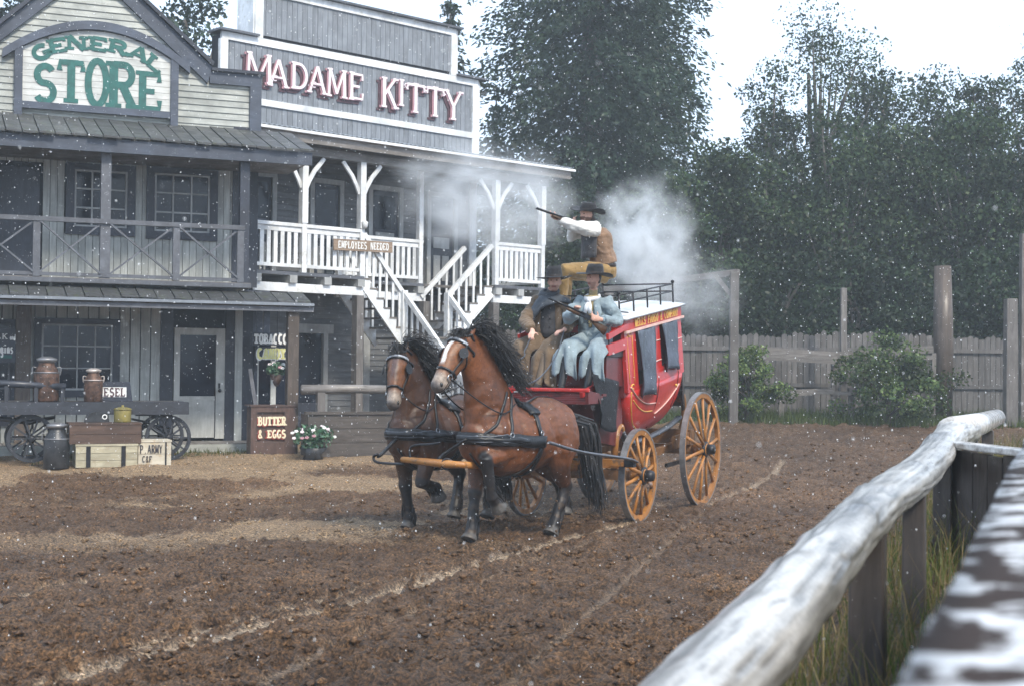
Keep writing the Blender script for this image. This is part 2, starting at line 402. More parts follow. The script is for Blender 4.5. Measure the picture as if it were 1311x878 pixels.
# each glyph: list of (points, weight) ; weight 1 = heavy stem, .6 = thin stroke
GL = {
 'A': [([(.08, 0), (.5, 1)], .7), ([(.5, 1), (.92, 0)], 1), ([(.22, .34), (.78, .34)], .6)],
 'B': [([(.2, 0), (.2, 1)], 1), ([(.2, .94), (.55, .94)]+arc(.55, .74, .25, .2, 90, -90, 8)+[(.2, .54)], .7), ([(.2, .5), (.58, .5)]+arc(.58, .28, .28, .22, 90, -90, 8)+[(.2, .06)], .7)],
 'C': [(arc(.52, .5, .4, .46, 48, 312, 16), .9)],
 'D': [([(.2, 0), (.2, 1)], 1), ([(.2, .94), (.45, .94)]+arc(.45, .5, .42, .44, 90, -90, 14)+[(.2, .06)], .85)],
 'E': [([(.2, 0), (.2, 1)], 1), ([(.2, .93), (.86, .93), (.86, .74)], .7), ([(.2, .5), (.68, .5)], .7), ([(.2, .07), (.88, .07), (.88, .28)], .7)],
 'F': [([(.2, 0), (.2, 1)], 1), ([(.2, .93), (.86, .93), (.86, .74)], .7), ([(.2, .5), (.66, .5)], .7)],
 'G': [(arc(.52, .5, .4, .46, 48, 330, 16), .9), ([(.55, .42), (.9, .42), (.9, .06)], .8)],
 'I': [([(.5, 0), (.5, 1)], 1)],
 'K': [([(.18, 0), (.18, 1)], 1), ([(.2, .42), (.84, 1)], .65), ([(.4, .58), (.88, 0)], .95)],
 'L': [([(.2, 0), (.2, 1)], 1), ([(.2, .07), (.88, .07), (.88, .3)], .7)],
 'M': [([(.1, 0), (.14, 1)], .75), ([(.14, 1), (.5, .12)], .9), ([(.5, .12), (.86, 1)], .6), ([(.86, 1), (.9, 0)], 1)],
 'N': [([(.14, 0), (.14, 1)], .75), ([(.14, 1), (.86, 0)], 1), ([(.86, 0), (.86, 1)], .75)],
 'O': [(arc(.5, .5, .38, .46, 90, 450, 22), .95)],
 'P': [([(.2, 0), (.2, 1)], 1), ([(.2, .94), (.55, .94)]+arc(.55, .7, .3, .24, 90, -90, 10)+[(.2, .46)], .75)],
 'R': [([(.2, 0), (.2, 1)], 1), ([(.2, .94), (.55, .94)]+arc(.55, .72, .28, .22, 90, -90, 10)+[(.2, .5)], .8), ([(.5, .5), (.9, 0)], .95)],
 'S': [(arc(.5, .73, .33, .23, 30, 250, 12)+arc(.5, .27, .36, .24, 80, -150, 14), .95)],
 'T': [([(.5, 0), (.5, 1)], 1), ([(.06, .74), (.08, .93), (.92, .93), (.94, .74)], .75)],
 'U': [([(.16, 1), (.16, .35)]+arc(.5, .35, .34, .31, 180, 360, 12)+[(.84, 1)], .85)],
 'W': [([(.06, 1), (.28, 0)], .9), ([(.28, 0), (.5, .8)], .6), ([(.5, .8), (.72, 0)], .9), ([(.72, 0), (.94, 1)], .6)],
 'Y': [([(.5, 0), (.5, .45)], 1), ([(.5, .45), (.1, 1)], .9), ([(.5, .45), (.9, 1)], .6)],
 '&': [([(.95, .0), (.3, .72)]+arc(.48, .8, .2, .17, 200, -30, 8)+[(.2, .4)]+arc(.42, .22, .3, .2, 160, 380, 10), .7)],
 '.': [([(.4, .04), (.6, .04)], 1)],
 '-': [([(.2, .45), (.8, .45)], .8)],
 'a': [(arc(.45, .28, .3, .26, 30, 390, 14), .6), ([(.78, .56), (.78, 0)], .6)],
 'n': [([(.2, 0), (.2, .56)], .6), (arc(.5, .3, .28, .25, 170, 0, 8)+[(.78, 0)], .6)],
 'd': [(arc(.45, .28, .3, .26, 30, 390, 14), .6), ([(.78, 1), (.78, 0)], .6)],
 'g': [(arc(.45, .28, .3, .26, 30, 390, 14), .6), ([(.78, .56), (.78, -.2)]+arc(.5, -.2, .28, .15, 0, -150, 6), .6)],
 'i': [([(.5, 0), (.5, .55)], .6), ([(.5, .72), (.5, .85)], .6)],
 's': [(arc(.5, .42, .24, .13, 30, 250, 8)+arc(.5, .15, .26, .14, 80, -150, 8), .5)],
}
def glyph(mb, ch, fmap, th, weight=.2, serif=True, aspect=1.0, lift=0.0):
    """fmap(u, v) -> world point on the sign plane; th = thickness vector"""
    th = Vector(th); k = lift
    def ribbon(pts, w):
        nonlocal k
        k += .0006; off = th.normalized()*k
        n = len(pts); L, Rr = [], []
        closed = n > 3 and abs(pts[0][0]-pts[-1][0])+abs(pts[0][1]-pts[-1][1]) < 1e-6
        for i in range(n):
            a = pts[max(i-1, 0)]; b = pts[min(i+1, n-1)]
            if closed and i in (0, n-1): a, b = pts[n-2], pts[1]
            dx, dy = (b[0]-a[0])*aspect, b[1]-a[1]; l = math.hypot(dx, dy) or 1; nx, ny = -dy/l, dx/l
            L.append((pts[i][0]+nx*w/2/aspect, pts[i][1]+ny*w/2)); Rr.append((pts[i][0]-nx*w/2/aspect, pts[i][1]-ny*w/2))
        vs = [fmap(*p) for p in L]+[fmap(*p) for p in Rr]; m = len(vs)
        vs = [v+off for v in vs]; top = [v+th for v in vs]
        fs = []
        for i in range(n-1):
            fs += [(i, i+1, n+i+1, n+i), (m+i, m+n+i, m+n+i+1, m+i+1), (i, m+i, m+i+1, i+1), (n+i, n+i+1, m+n+i+1, m+n+i)]
        fs += [(0, n, m+n, m), (n-1, m+n-1, m+2*n-1, 2*n-1)]
        mb.add(vs+top, fs)
    for pts, wt in GL[ch]:
        ribbon(pts, weight*wt)
        if serif and len(pts) == 2:
            for (x, y) in pts:
                if y in (0, 1) and abs(pts[0][1]-pts[1][1]) > .3 and not (ch in 'AMNWY' and y == 1 and ch == 'A'):
                    hw = weight*(.5+.42); yy = weight*.26 if y == 0 else 1-weight*.26
                    ribbon([(x-hw/aspect, yy), (x+hw/aspect, yy)], weight*.52)
def text_line(name, txt, p0, pu, pv, th, mat, parent, weight=.2, adv=1.0, serif=True, as_parts=True):
    """txt along p0 + u*pu (pu = advance of one letter), height pv"""
    p0, pu, pv = Vector(p0), Vector(pu), Vector(pv); mb = MB()
    for i, ch in enumerate(txt):
        if ch == ' ': continue
        if as_parts: mb = MB()
        f = lambda u, v, i=i: p0+pu*(i+.08+u*.84)+pv*v
        glyph(mb, ch, f, th, weight, serif, aspect=pu.length/pv.length)
        if as_parts: mb.build('letter', mat, parent)
    if not as_parts: return mb.build(name, mat, parent)
# ------------------------------------------------------------------ materials for the street
cream = wood('cream_boards', (.43, .445, .425), (.28, .29, .28), (.53, .545, .52), grain=(26, 26, 1.6), rough=(.45, .8), vary=.12, strength=.3)
cream_h = wood('cream_clapboards', (.385, .40, .37), (.27, .28, .265), (.46, .475, .445), grain=(1.6, 1.6, 26), rough=(.45, .8), vary=.10, strength=.3)
bluegrey = wood('blue_grey_trim', (.068, .082, .115), (.04, .05, .072), (.10, .115, .15), grain=(4, 4, 14), rough=(.35, .7), vary=.12, strength=.25)
darkblue = wood('dark_blue_trim', (.030, .036, .055), (.018, .02, .032), (.045, .052, .075), grain=(12, 12, 4), rough=(.35, .65), vary=.2, strength=.25)
railgrey = wood('grey_rail_paint', (.115, .122, .142), (.072, .077, .092), (.16, .168, .19), grain=(9, 9, 9), rough=(.35, .7), vary=.15, strength=.25)
roofwood = wood('weathered_roof_planks', (.070, .072, .074), (.032, .034, .035), (.12, .122, .12), grain=(14, 14, 3), rough=(.3, .65), vary=.25, strength=.5, wear=(.062, .070, .048))
oldgrey = wood('old_grey_timber', (.16, .145, .135), (.075, .065, .06), (.25, .235, .22), grain=(16, 16, 2.2), rough=(.35, .7), vary=.2, strength=.5)
oldgrey_h = wood('old_grey_timber_lying', (.20, .18, .165), (.09, .08, .07), (.31, .29, .27), grain=(2.2, 2.2, 18), rough=(.3, .65), vary=.2, strength=.5)
brownpost = wood('brown_post', (.10, .075, .06), (.04, .03, .025), (.16, .125, .10), grain=(18, 18, 2), rough=(.4, .75), vary=.15)
whitep = wood('white_paint', (.80, .82, .84), (.68, .70, .72), (.86, .87, .88), grain=(9, 9, 3), rough=(.35, .6), vary=.08, strength=.2, wear=(.60, .60, .57))
whitedoor = wood('pale_door_paint', (.52, .52, .49), (.40, .40, .37), (.60, .60, .57), grain=(14, 14, 2), rough=(.4, .7), vary=.1, strength=.2)
kgrey = wood('grey_vertical_boards', (.235, .255, .285), (.16, .175, .20), (.30, .32, .35), grain=(24, 24, 1.5), rough=(.45, .8), vary=.07, strength=.3)
kclap = wood('grey_clapboards', (.135, .14, .15), (.08, .085, .09), (.19, .195, .205), grain=(1.6, 1.6, 26), rough=(.4, .75), vary=.15, strength=.35)
kframe = wood('grey_door_frame', (.40, .41, .41), (.30, .30, .30), (.48, .48, .47), grain=(14, 14, 2), rough=(.4, .7), vary=.1, strength=.2)
signwhite = wood('white_sign_planks', (.62, .625, .60), (.48, .485, .46), (.70, .705, .68), grain=(2, 2, 18), rough=(.4, .7), vary=.06, strength=.25)
green = plain('green_letter_paint', (.012, .105, .092), .5, var=.3, scale=9)
pinkw = plain('pale_pink_letter', (.80, .69, .72), .45, var=.1, scale=5)
pinkrim = plain('rose_letter_edge', (.46, .25, .285), .5, var=.2)
maroon = plain('maroon_letter_side', (.075, .035, .045), .5, var=.3)
whitel = plain('white_letter', (.78, .78, .76), .5, var=.1)
cherryl = plain('cream_letter', (.80, .70, .50), .5, var=.12)
darkl = plain('dark_letter', (.025, .022, .03), .5, var=.2)
goldl = plain('gold_letter', (.62, .36, .06), .4, var=.25, scale=30)
def glass_mat():
    m, t, b, _ = nodes('dark_window_glass'); v = coords(t); n = noise(t, v, 1.4, 4, .6)
    t.links.new(ramp(t, n, [(.3, (.004, .006, .012)), (.7, (.014, .019, .034))]), b.inputs['Base Color'])
    b.inputs['Roughness'].default_value = .08; b.inputs['Specular IOR Level'].default_value = .3
    bump(t, b, noise(t, v, 2.2, 2, .5), .12, .02); return m
glass = glass_mat()
metal_dark = plain('dark_iron', (.03, .03, .034), .42, .6, var=.4, scale=14)
gutterm = plain('grey_gutter_metal', (.22, .24, .27), .4, .3, var=.2)
voidm = plain('dark_interior', (.018, .02, .027), .9, var=.3)

def fbox(F, s0, s1, t0, t1, z0, z1, mb=None):
    mb = mb or MB(); return mb.box(((s0+s1)/2, -(t0+t1)/2, (z0+z1)/2), (abs(s1-s0), abs(t1-t0), abs(z1-z0)), F.mat())
def part(F, name, mat, parent, s0, s1, t0, t1, z0, z1, **kw):
    return fbox(F, s0, s1, t0, t1, z0, z1).build(name, mat, parent, **kw)
def S(F, px, py, t): return F.hit(px, py, t)[0]
def Z(F, px, py, t): return F.hit(px, py, t)[1]
def cut(z0, z1, holes):
    segs = [(z0, z1)]
    for a, b in holes:
        nx = []
        for p, q in segs:
            if b <= p or a >= q: nx.append((p, q)); continue
            if a > p: nx.append((p, a))
            if b < q: nx.append((b, q))
        segs = nx
    return [(p, q) for p, q in segs if q-p > .03]
def vboards(F, name, mat, parent, s0, s1, z0, z1, w, t, holes=(), th=.025, gap=.009):
    n = max(1, round((s1-s0)/w)); w = (s1-s0)/n
    for i in range(n):
        a, b = s0+i*w, s0+(i+1)*w
        hs = [(h[2], h[3]) for h in holes if h[0] < (a+b)/2 < h[1]]
        j = random.uniform(0, .006)
        for p, q in cut(z0, z1, hs): part(F, name, mat, parent, a+gap/2, b-gap/2, t, t+th+j, p, q)
def hboards(F, name, mat, parent, rng, z0, z1, w, t, holes=(), th=.02, lap=.012):
    """clapboards; rng(z) -> (s0, s1)"""
    n = max(1, round((z1-z0)/w)); w = (z1-z0)/n
    for i in range(n):
        a, b = z0+i*w, z0+(i+1)*w; s0, s1 = rng((a+b)/2)
        if s1-s0 < .05: continue
        for p, q in cut(s0, s1, [(h[0], h[1]) for h in holes if h[2] < (a+b)/2 < h[3]]):
            mb = MB(); zz = (a, b+.008)
            vs = [F.at(p, t, zz[0]), F.at(q, t, zz[0]), F.at(q, t, zz[1]), F.at(p, t, zz[1]),
                  F.at(p, t+th+lap, zz[0]), F.at(q, t+th+lap, zz[0]), F.at(q, t+th*.45, zz[1]), F.at(p, t+th*.45, zz[1])]
            mb.add(vs, [(0,1,2,3), (4,7,6,5), (0,4,5,1), (3,2,6,7), (0,3,7,4), (1,5,6,2)]).build(name, mat, parent)
def window(F, parent, s0, s1, z0, z1, t, casing, frame_m, nx, ny, cw=.14, mw=.03, name='window'):
    c = MB(); fbox(F, s0, s0+cw, t-.06, t+.05, z0, z1, c); fbox(F, s1-cw, s1, t-.06, t+.05, z0, z1, c)
    fbox(F, s0+cw, s1-cw, t-.06, t+.048, z1-cw*.8, z1, c); fbox(F, s0+cw, s1-cw, t-.06, t+.048, z0, z0+cw, c)
    o = c.build(name, casing, parent)
    a0, a1, b0, b1 = s0+cw, s1-cw, z0+cw, z1-cw*.8
    f = MB(); e = .035
    fbox(F, a0, a0+e, t-.03, t+.022, b0, b1, f); fbox(F, a1-e, a1, t-.03, t+.022, b0, b1, f)
    fbox(F, a0+e, a1-e, t-.03, t+.02, b1-e, b1, f); fbox(F, a0+e, a1-e, t-.03, t+.02, b0, b0+e, f)
    f.build('window_frame', frame_m, o)
    for i in range(1, nx): part(F, 'muntin', frame_m, o, a0+(a1-a0)*i/nx-mw/2, a0+(a1-a0)*i/nx+mw/2, t-.026, t+.016, b0+e, b1-e)
    for j in range(1, ny): part(F, 'muntin', frame_m, o, a0+e, a1-e, t-.024, t+.012, b0+(b1-b0)*j/ny-mw/2, b0+(b1-b0)*j/ny+mw/2)
    for i in range(nx):
        for j in range(ny):
            x0, x1 = a0+(a1-a0)*i/nx, a0+(a1-a0)*(i+1)/nx; y0, y1 = b0+(b1-b0)*j/ny, b0+(b1-b0)*(j+1)/ny
            k = random.uniform(-.004, .004)
            MB().add([F.at(x0, t-.02+k, y0), F.at(x1, t-.02-k, y0), F.at(x1, t-.02-k*.3, y1), F.at(x0, t-.02+k*.3, y1)], [(0, 1, 2, 3)]).build('pane', glass, o)
    return (s0+.02, s1-.02, z0+.02, z1-.02)

# ------------------------------------------------------------------ the general store
_p = P(255, 500, 27.2); FS = Frame(_p.x, _p.y, math.sin(R(67.7)), math.cos(R(67.7)))
store = empty('store_building', FS.at(0, 0, .3), 'two-storey cream board store with blue-grey gable, upper balcony and plank porch roof', 'building')
SL, SR = -6.6, 1.05                         # wall from beyond the picture's left edge to its right corner
Zf, Zr = 3.40, 6.45                         # balcony floor, porch roof against the wall
# body of the house behind the boards
b = MB(); fbox(FS, SL, SR-.02, -6.0, -.14, .2, 6.6, b); b.build('wall', voidm, store)
# windows and doors first, then boards round them
def sz(F, x0, y0, x1, y1, t=0.0):
    a = F.hit(x0, (y0+y1)/2, t)[0]; c = F.hit(x1, (y0+y1)/2, t)[0]
    xm = (x0+x1)/2; return (a, c, F.hit(xm, y1, t)[1], F.hit(xm, y0, t)[1])
H = []
a = sz(FS, 84, 211, 173, 302); H.append(window(FS, store, *a, .03, darkblue, kframe, 3, 3, cw=.15))
a = sz(FS, 187, 216, 278, 308); H.append(window(FS, store, *a, .03, darkblue, kframe, 3, 3, cw=.15))
a = sz(FS, 43, 408, 153, 508); H.append(window(FS, store, *a, .03, darkblue, kframe, 4, 3, cw=.13, mw=.022))
a = sz(FS, -75, 408, 20, 545); H.append(window(FS, store, *a, .03, darkblue, railgrey, 2, 3, cw=.1))
# doorway far left of the balcony
a = sz(FS, -60, 205, 54, 352); H.append((a[0], a[1], Zf, a[3]))
part(FS, 'door_opening', voidm, store, a[0], a[1], -.12, -.06, Zf, a[3])
part(FS, 'door_panel', darkblue, store, a[0]+.1, a[1]-.05, -.055, -.02, Zf, a[3]-.1)
# the store door: pale frame, dark glass, pale lower panel
d0, d1, dz0, dz1 = S(FS, 222, 490, 0), S(FS, 287, 490, 0), .50, 2.60
H.append((d0-.02, d1+.02, dz0-.1, dz1+.02))
dr = MB(); fbox(FS, d0, d0+.11, -.05, .05, dz0, dz1, dr); fbox(FS, d1-.17, d1, -.05, .05, dz0, dz1, dr); fbox(FS, d0+.11, d1-.17, -.05, .048, dz1-.13, dz1, dr)
door = dr.build('door', whitedoor, store)
part(FS, 'lower_panel', whitedoor, door, d0+.11, d1-.17, -.04, .035, dz0+.02, dz0+.75)
part(FS, 'panel_rail', whitedoor, door, d0+.11, d1-.17, -.04, .046, dz0+.75, dz0+.81)
part(FS, 'pane', glass, door, d0+.11, d1-.17, -.02, .0, dz0+.81, dz1-.13)
part(FS, 'leaf_edge', darkl, door, d1-.185, d1-.17, .036, .052, dz0+.02, dz1-.13)
MB().lathe([(.012, 0), (.012, .03), (.032, .035), (.036, .055), (.02, .07)], FS.mat(d1-.10, .05, 1.42) @ Matrix.Rotation(R(90), 4, 'X'), 10).build('handle', metal_dark, door, True)
part(FS, 'lock_plate', metal_dark, door, d1-.125, d1-.085, .05, .056, 1.46, 1.56)
# dark door casing
for x0, x1 in ((205, 221), (288, 300), (309, 323)):
    q0, q1 = S(FS, x0, 480, .05), S(FS, x1, 480, .05); part(FS, 'casing', darkblue, store, q0, q1, -.04, .06, .45, 3.0)
# window beside the door, behind the tobacco and candy signs
a = sz(FS, 324, 430, 374, 560); H.append(window(FS, store, *a, .03, darkblue, whitedoor, 2, 1, cw=.06, mw=.1))
vboards(FS, 'wall_board', cream, store, SL, SR, Zf, 6.55, .128, 0.0, H)
vboards(FS, 'wall_board', cream, store, SL, S(FS, 205, 480, 0), .45, 3.35, .19, 0.0, H, gap=.02)
vboards(FS, 'wall_board', cream, store, S(FS, 299, 480, .0), S(FS, 309, 480, 0), .45, 3.35, .14, 0.065, ())
vboards(FS, 'wall_board', bluegrey, store, S(FS, 309, 480, .0), SR+.3, .45, 3.35, .14, -.02, H)
# dark corner post and casing on the upper wall right end
part(FS, 'corner_board', darkblue, store, S(FS, 297, 280, .02), SR+.02, .03, .06, Zf, 6.5)
# gable front with clapboards
GA = [(-5.05, 7.40), (-4.10, 7.40), (-2.10, 9.30), (.10, 7.42), (1.04, 7.42)]
def gable_top(s_): return float(np.interp(s_, [g[0] for g in GA], [g[1] for g in GA]))
def gable_rng(z):
    if z < 7.34: return (-5.05, 1.03)
    x0 = -4.10+(z-7.40)/1.9*2.0; x1 = .10-(z-7.42)/1.88*2.2
    return (max(-5.05, x0), min(1.03, x1))
hboards(FS, 'clapboard', cream_h, store, gable_rng, 6.38, 9.2, .122, 0.02)
gb = MB(); gb.prism([(-5.05, 6.3), (1.03, 6.3), (1.03, 7.36), (.1, 7.36), (-2.1, 9.22), (-4.1, 7.36), (-5.05, 7.36)], FS.u, (0, 0, 1), FS.n, -.12, FS.at(0, .015, 0)); gb.build('gable_backing', cream_h, store)
def fpoly(F, pts, t0, t1, name, mat, parent):
    return MB().prism(pts, F.u, (0, 0, 1), F.n, t1-t0, F.at(0, t0, 0)).build(name, mat, parent)
fpoly(FS, [(-4.16, 7.30), (-4.10, 7.62), (-2.1, 9.52), (-2.1, 9.20)], .03, .12, 'gable_fascia', bluegrey, store)
fpoly(FS, [(-2.1, 9.20), (-2.1, 9.52), (.14, 7.60), (.06, 7.28)], .03, .122, 'gable_fascia', bluegrey, store)
fpoly(FS, [(-2.1, 9.53), (-2.1, 9.60), (.17, 7.68), (.14, 7.61)], -.1, .2, 'roof_edge', darkblue, store)
fpoly(FS, [(-2.1, 9.53), (-2.1, 9.60), (-4.17, 7.68), (-4.10, 7.63)], -.1, .2, 'roof_edge', darkblue, store)
part(FS, 'shoulder_trim', bluegrey, store, .10, 1.10, .03, .118, 7.29, 7.52)
part(FS, 'shoulder_cap', darkblue, store, .13, 1.16, -.1, .19, 7.525, 7.58)
part(FS, 'corner_trim', bluegrey, store, .88, 1.10, .03, .114, 6.35, 7.29)
part(FS, 'shoulder_trim', bluegrey, store, -5.1, -4.12, .03, .118, 7.29, 7.52)
# gable roof running back
MB().add([FS.at(-2.1, -.1, 9.55), FS.at(-2.1, -6, 9.55), FS.at(.2, -6, 7.5), FS.at(.2, -.1, 7.5), FS.at(-4.3, -6, 7.5), FS.at(-4.3, -.1, 7.5)], [(0, 1, 2, 3), (0, 5, 4, 1)]).build('roof', roofwood, store, solid=.06)
# upper porch roof: single planks from the wall to the eave
TE = 1.78
def roof_planks(F, parent, s0, s1, w, tA, zA, tB, zB, name='roof_plank', mat=roofwood, th=.035):
    n = round((s1-s0)/w)
    for i in range(n):
        a, b_ = s0+(s1-s0)*i/n, s0+(s1-s0)*(i+1)/n; k = random.uniform(0, .022); e = random.uniform(-.03, .05)
        dz = zB-zA; sl = dz/(tB-tA)
        vs = []
        for zz in (0, th):
            vs += [F.at(a+.008, tA, zA+zz+k), F.at(b_-.008, tA, zA+zz+k*.4), F.at(b_-.008, tB+e, zB+sl*e+zz+k*.4), F.at(a+.008, tB+e, zB+sl*e+zz+k)]
        MB().add(vs, [(0,1,2,3), (4,7,6,5), (0,4,5,1), (1,5,6,2), (2,6,7,3), (3,7,4,0)]).build(name, mat, parent)
roof_planks(FS, store, SL, 1.72, .27, .03, 6.42, TE+.08, 5.84)
part(FS, 'porch_ceiling', brownpost, store, SL, 1.66, .02, TE-.1, 5.64, 5.70)
part(FS, 'eave_beam', bluegrey, store, SL, 1.70, TE-.09, TE, 5.60, 5.83)
# balcony
TB = 1.6
part(FS, 'balcony_floor', oldgrey_h, store, SL, .62, .0, TB+.02, 3.30, 3.40)
part(FS, 'floor_edge', railgrey, store, SL, .62, TB+.022, TB+.06, 3.31, 3.385)
for px, top in ((135, 5.62), (313, 5.62)):
    s_ = S(FS, px, 300, TB); part(FS, 'post', railgrey if px == 135 else darkblue, store, s_-.085, s_+.085, TB-.16, TB+.005, 3.40, top)
for px in (47, 226, 308):
    s_ = S(FS, px, 300, TB); part(FS, 'rail_post', railgrey, store, s_-.06, s_+.06, TB-.07, TB+.03, 3.40, 4.36)
part(FS, 'top_rail', railgrey, store, SL, S(FS, 313, 290, TB), TB-.06, TB+.05, 4.36, 4.44)
part(FS, 'bottom_rail', railgrey, store, SL, S(FS, 313, 290, TB), TB-.04, TB+.02, 3.42, 3.48)
bays = [(-42, 43), (51, 129), (141, 222), (230, 305)]
for x0, x1 in bays:
    s0, s1 = S(FS, x0, 310, TB), S(FS, x1, 310, TB)
    MB().bar(FS.at(s0, TB+.012, 4.36), FS.at(s1, TB+.012, 3.48), .03, .065, FS.n).build('brace', railgrey, store)
    MB().bar(FS.at(s0, TB-.022, 3.48), FS.at(s1, TB-.022, 4.36), .03, .065, FS.n).build('brace', railgrey, store)
# skirt roof over the lower porch, two-line gutter
roof_planks(FS, store, SL, 1.62, .30, TB-.1, 3.22, 2.12, 3.04, 'skirt_board', roofwood, .03)
part(FS, 'skirt_ceiling', brownpost, store, SL, 1.4, .02, 2.0, 2.98, 3.02)
part(FS, 'gutter', gutterm, store, SL, 1.67, 2.10, 2.19, 2.985, 3.035)
part(FS, 'gutter_board', railgrey, store, SL, 1.68, 2.06, 2.12, 2.88, 2.96)
s_ = S(FS, 374, 470, 1.95); part(FS, 'porch_post', brownpost, store, s_-.10, s_+.10, 1.84, 2.04, .3, 2.98)
s_ = S(FS, 30, 430, .3); part(FS, 'porch_post', brownpost, store, s_-.13, s_+.13, .15, .36, .4, 2.98)
# boardwalk
n = 26
for i in range(n):
    a, b_ = SL+(1.3-SL)*i/n, SL+(1.3-SL)*(i+1)/n; part(FS, 'walk_plank', oldgrey_h, store, a+.006, b_-.006, .06, 1.0+random.uniform(-.02, .03), .40, .455+random.uniform(0, .01))
part(FS, 'walk_edge', cream_h, store, SL, .95, 1.04, 1.10, .25, .45)

# the arched store sign
sign = empty('store_sign', FS.at(-2.05, .1, 6.5), 'arched white sign board with green GENERAL STORE letters on the gable', 'sign')
A0, A1 = S(FS, 25, 100, .1), S(FS, 222, 100, .1)
zb0 = 6.55; zsh = Z(FS, 27, 62, .1); zmid = Z(FS, 125, 40, .1); ac = (A0+A1)/2
def arch(s_): k = (s_-ac)/((A1-A0)/2); return zsh+(zmid-zsh)*(1-k*k)
nb = 12; hb = (zmid-(zb0+.125))/nb
for i in range(nb):
    z0, z1 = zb0+.125+i*hb, zb0+.125+(i+1)*hb-.006; pts = [(A0+.05, z0), (A1-.05, z0)]; up = []
    for j in range(25):
        s_ = A1-.05-(A1-A0-.1)*j/24; zz = min(z1, arch(s_))
        if zz > z0+.002: up.append((s_, zz))
    if not up: continue
    if z0 > zsh: pts = [(up[-1][0], z0), (up[0][0], z0)]
    fpoly(FS, pts+up, .06, .085+random.uniform(0, .003), 'plank', signwhite, sign)
part(FS, 'frame_post', bluegrey, sign, A0-.09, A0+.05, .05, .16, 6.38, zsh+.06)
part(FS, 'frame_post', bluegrey, sign, A1-.05, A1+.09, .05, .16, 6.38, zsh+.06)
part(FS, 'bottom_board', bluegrey, sign, A0+.05, A1-.05, .05, .14, zb0, zb0+.125)
pts = []; e = .30; m = 30
up = [(A0-e+(A1-A0+2*e)*j/m, arch(A0-e+(A1-A0+2*e)*j/m)+.17) for j in range(m+1)]
lo = [(A0-e+(A1-A0+2*e)*j/m, arch(A0-e+(A1-A0+2*e)*j/m)+.01) for j in range(m+1)]
ab = MB(); vs = [FS.at(x, .05, z) for x, z in lo]+[FS.at(x, .05, z) for x, z in up]+[FS.at(x, .17, z) for x, z in lo]+[FS.at(x, .17, z) for x, z in up]; k = m+1
fs = []
for i in range(m): fs += [(i, i+1, k+i+1, k+i), (2*k+i, 3*k+i, 3*k+i+1, 2*k+i+1), (i, 2*k+i, 2*k+i+1, i+1), (k+i, k+i+1, 3*k+i+1, 3*k+i)]
fs += [(0, k, 3*k, 2*k), (m, 2*k+m, 3*k+m, k+m)]
ab.add(vs, fs).build('arch_trim', bluegrey, sign)
TL = .089
for ch, x0, y0, x1, y1 in (('S', 42, 83, 73, 131), ('T', 74, 77, 108, 132), ('O', 109, 76, 140, 137), ('R', 138, 80, 175, 139), ('E', 176, 92, 208, 143)):
    a = sz(FS, x0, y0, x1, y1, TL); mb = MB()
    f = lambda u, v, a=a: FS.at(a[0]+(a[1]-a[0])*(.0+1.0*u), TL, a[2]+(a[3]-a[2])*v)
    asp = (a[1]-a[0])/(a[3]-a[2]); glyph(mb, ch, f, FS.n*.012, .30*asp, True, asp); mb.build('letter', green, sign)
for ch, px, py, rot in (('G', 53, 67, 26), ('E', 74, 58.5, 14), ('N', 98, 55.5, 3), ('E', 126, 57, -4), ('R', 151, 61, -11), ('A', 178, 69, -22), ('L', 199, 82, -36)):
    c0 = FS.hit(px, py, TL); mb = MB(); ca, sa = math.cos(R(rot)), math.sin(R(rot)); W_, H_ = .36, .25
    f = lambda u, v: FS.at(c0[0]+(u-.5)*W_*ca-(v-.5)*H_*sa, TL, c0[1]+(u-.5)*W_*sa+(v-.5)*H_*ca)
    glyph(mb, ch, f, FS.n*.012, .36, True, W_/H_); mb.build('letter', green, sign)
# ------------------------------------------------------------------ the saloon next door, turned away from the street by 20 degrees
_p = P(322, 360, 28.3); FK = Frame(_p.x, _p.y, math.sin(R(47)), math.cos(R(47)))
KW = -1.7                                    # wall plane behind the balcony front (t = 0)
saloon = empty('saloon_building', FK.at(4, KW, .3), 'grey two-storey board building with tall stepped false front and white balcony', 'building')
b = MB(); fbox(FK, -1.6, 7.42, KW-7.0, KW-.1, .2, 7.0, b); fbox(FK, .25, 7.40, KW-.35, KW-.03, 6.6, 8.84, b); fbox(FK, 1.14, 6.70, KW-.35, KW-.03, 8.80, 10.0, b)
b.build('wall', voidm, saloon)
# false front
vboards(FK, 'front_board', kgrey, saloon, .32, 7.32, 6.75, 8.80, .135, KW-.02, ())
vboards(FK, 'front_board', kgrey, saloon, 1.22, 6.62, 8.98, 9.92, .135, KW-.02, ())
T1 = KW+.05
for nm, s0, s1, z0, z1 in (('trim', .26, 7.44, 8.74, 8.90), ('trim', 1.10, 7.30, 7.46, 7.60), ('trim', 1.10, 6.72, 9.86, 10.02)):
    part(FK, nm, whitep, saloon, s0, s1, KW-.03, T1, z0, z1)
for nm, s0, s1, z0, z1 in (('corner_trim', .22, .40, 6.6, 8.74), ('corner_trim', 7.26, 7.46, 6.62, 8.74), ('corner_trim', 1.06, 1.26, 8.90, 9.86), ('corner_trim', 6.56, 6.74, 8.90, 9.86)):
    part(FK, nm, whitep, saloon, s0, s1, KW-.04, T1+.006, z0, z1)
part(FK, 'side_return', whitep, saloon, 7.465, 7.50, KW-1.0, KW+.03, 6.62, 8.86)
part(FK, 'side_return', whitep, saloon, 6.745, 6.78, KW-.6, KW+.03, 8.92, 10.0)
part(FK, 'side_return', whitep, saloon, 1.02, 1.055, KW-.6, KW+.03, 8.92, 10.0)
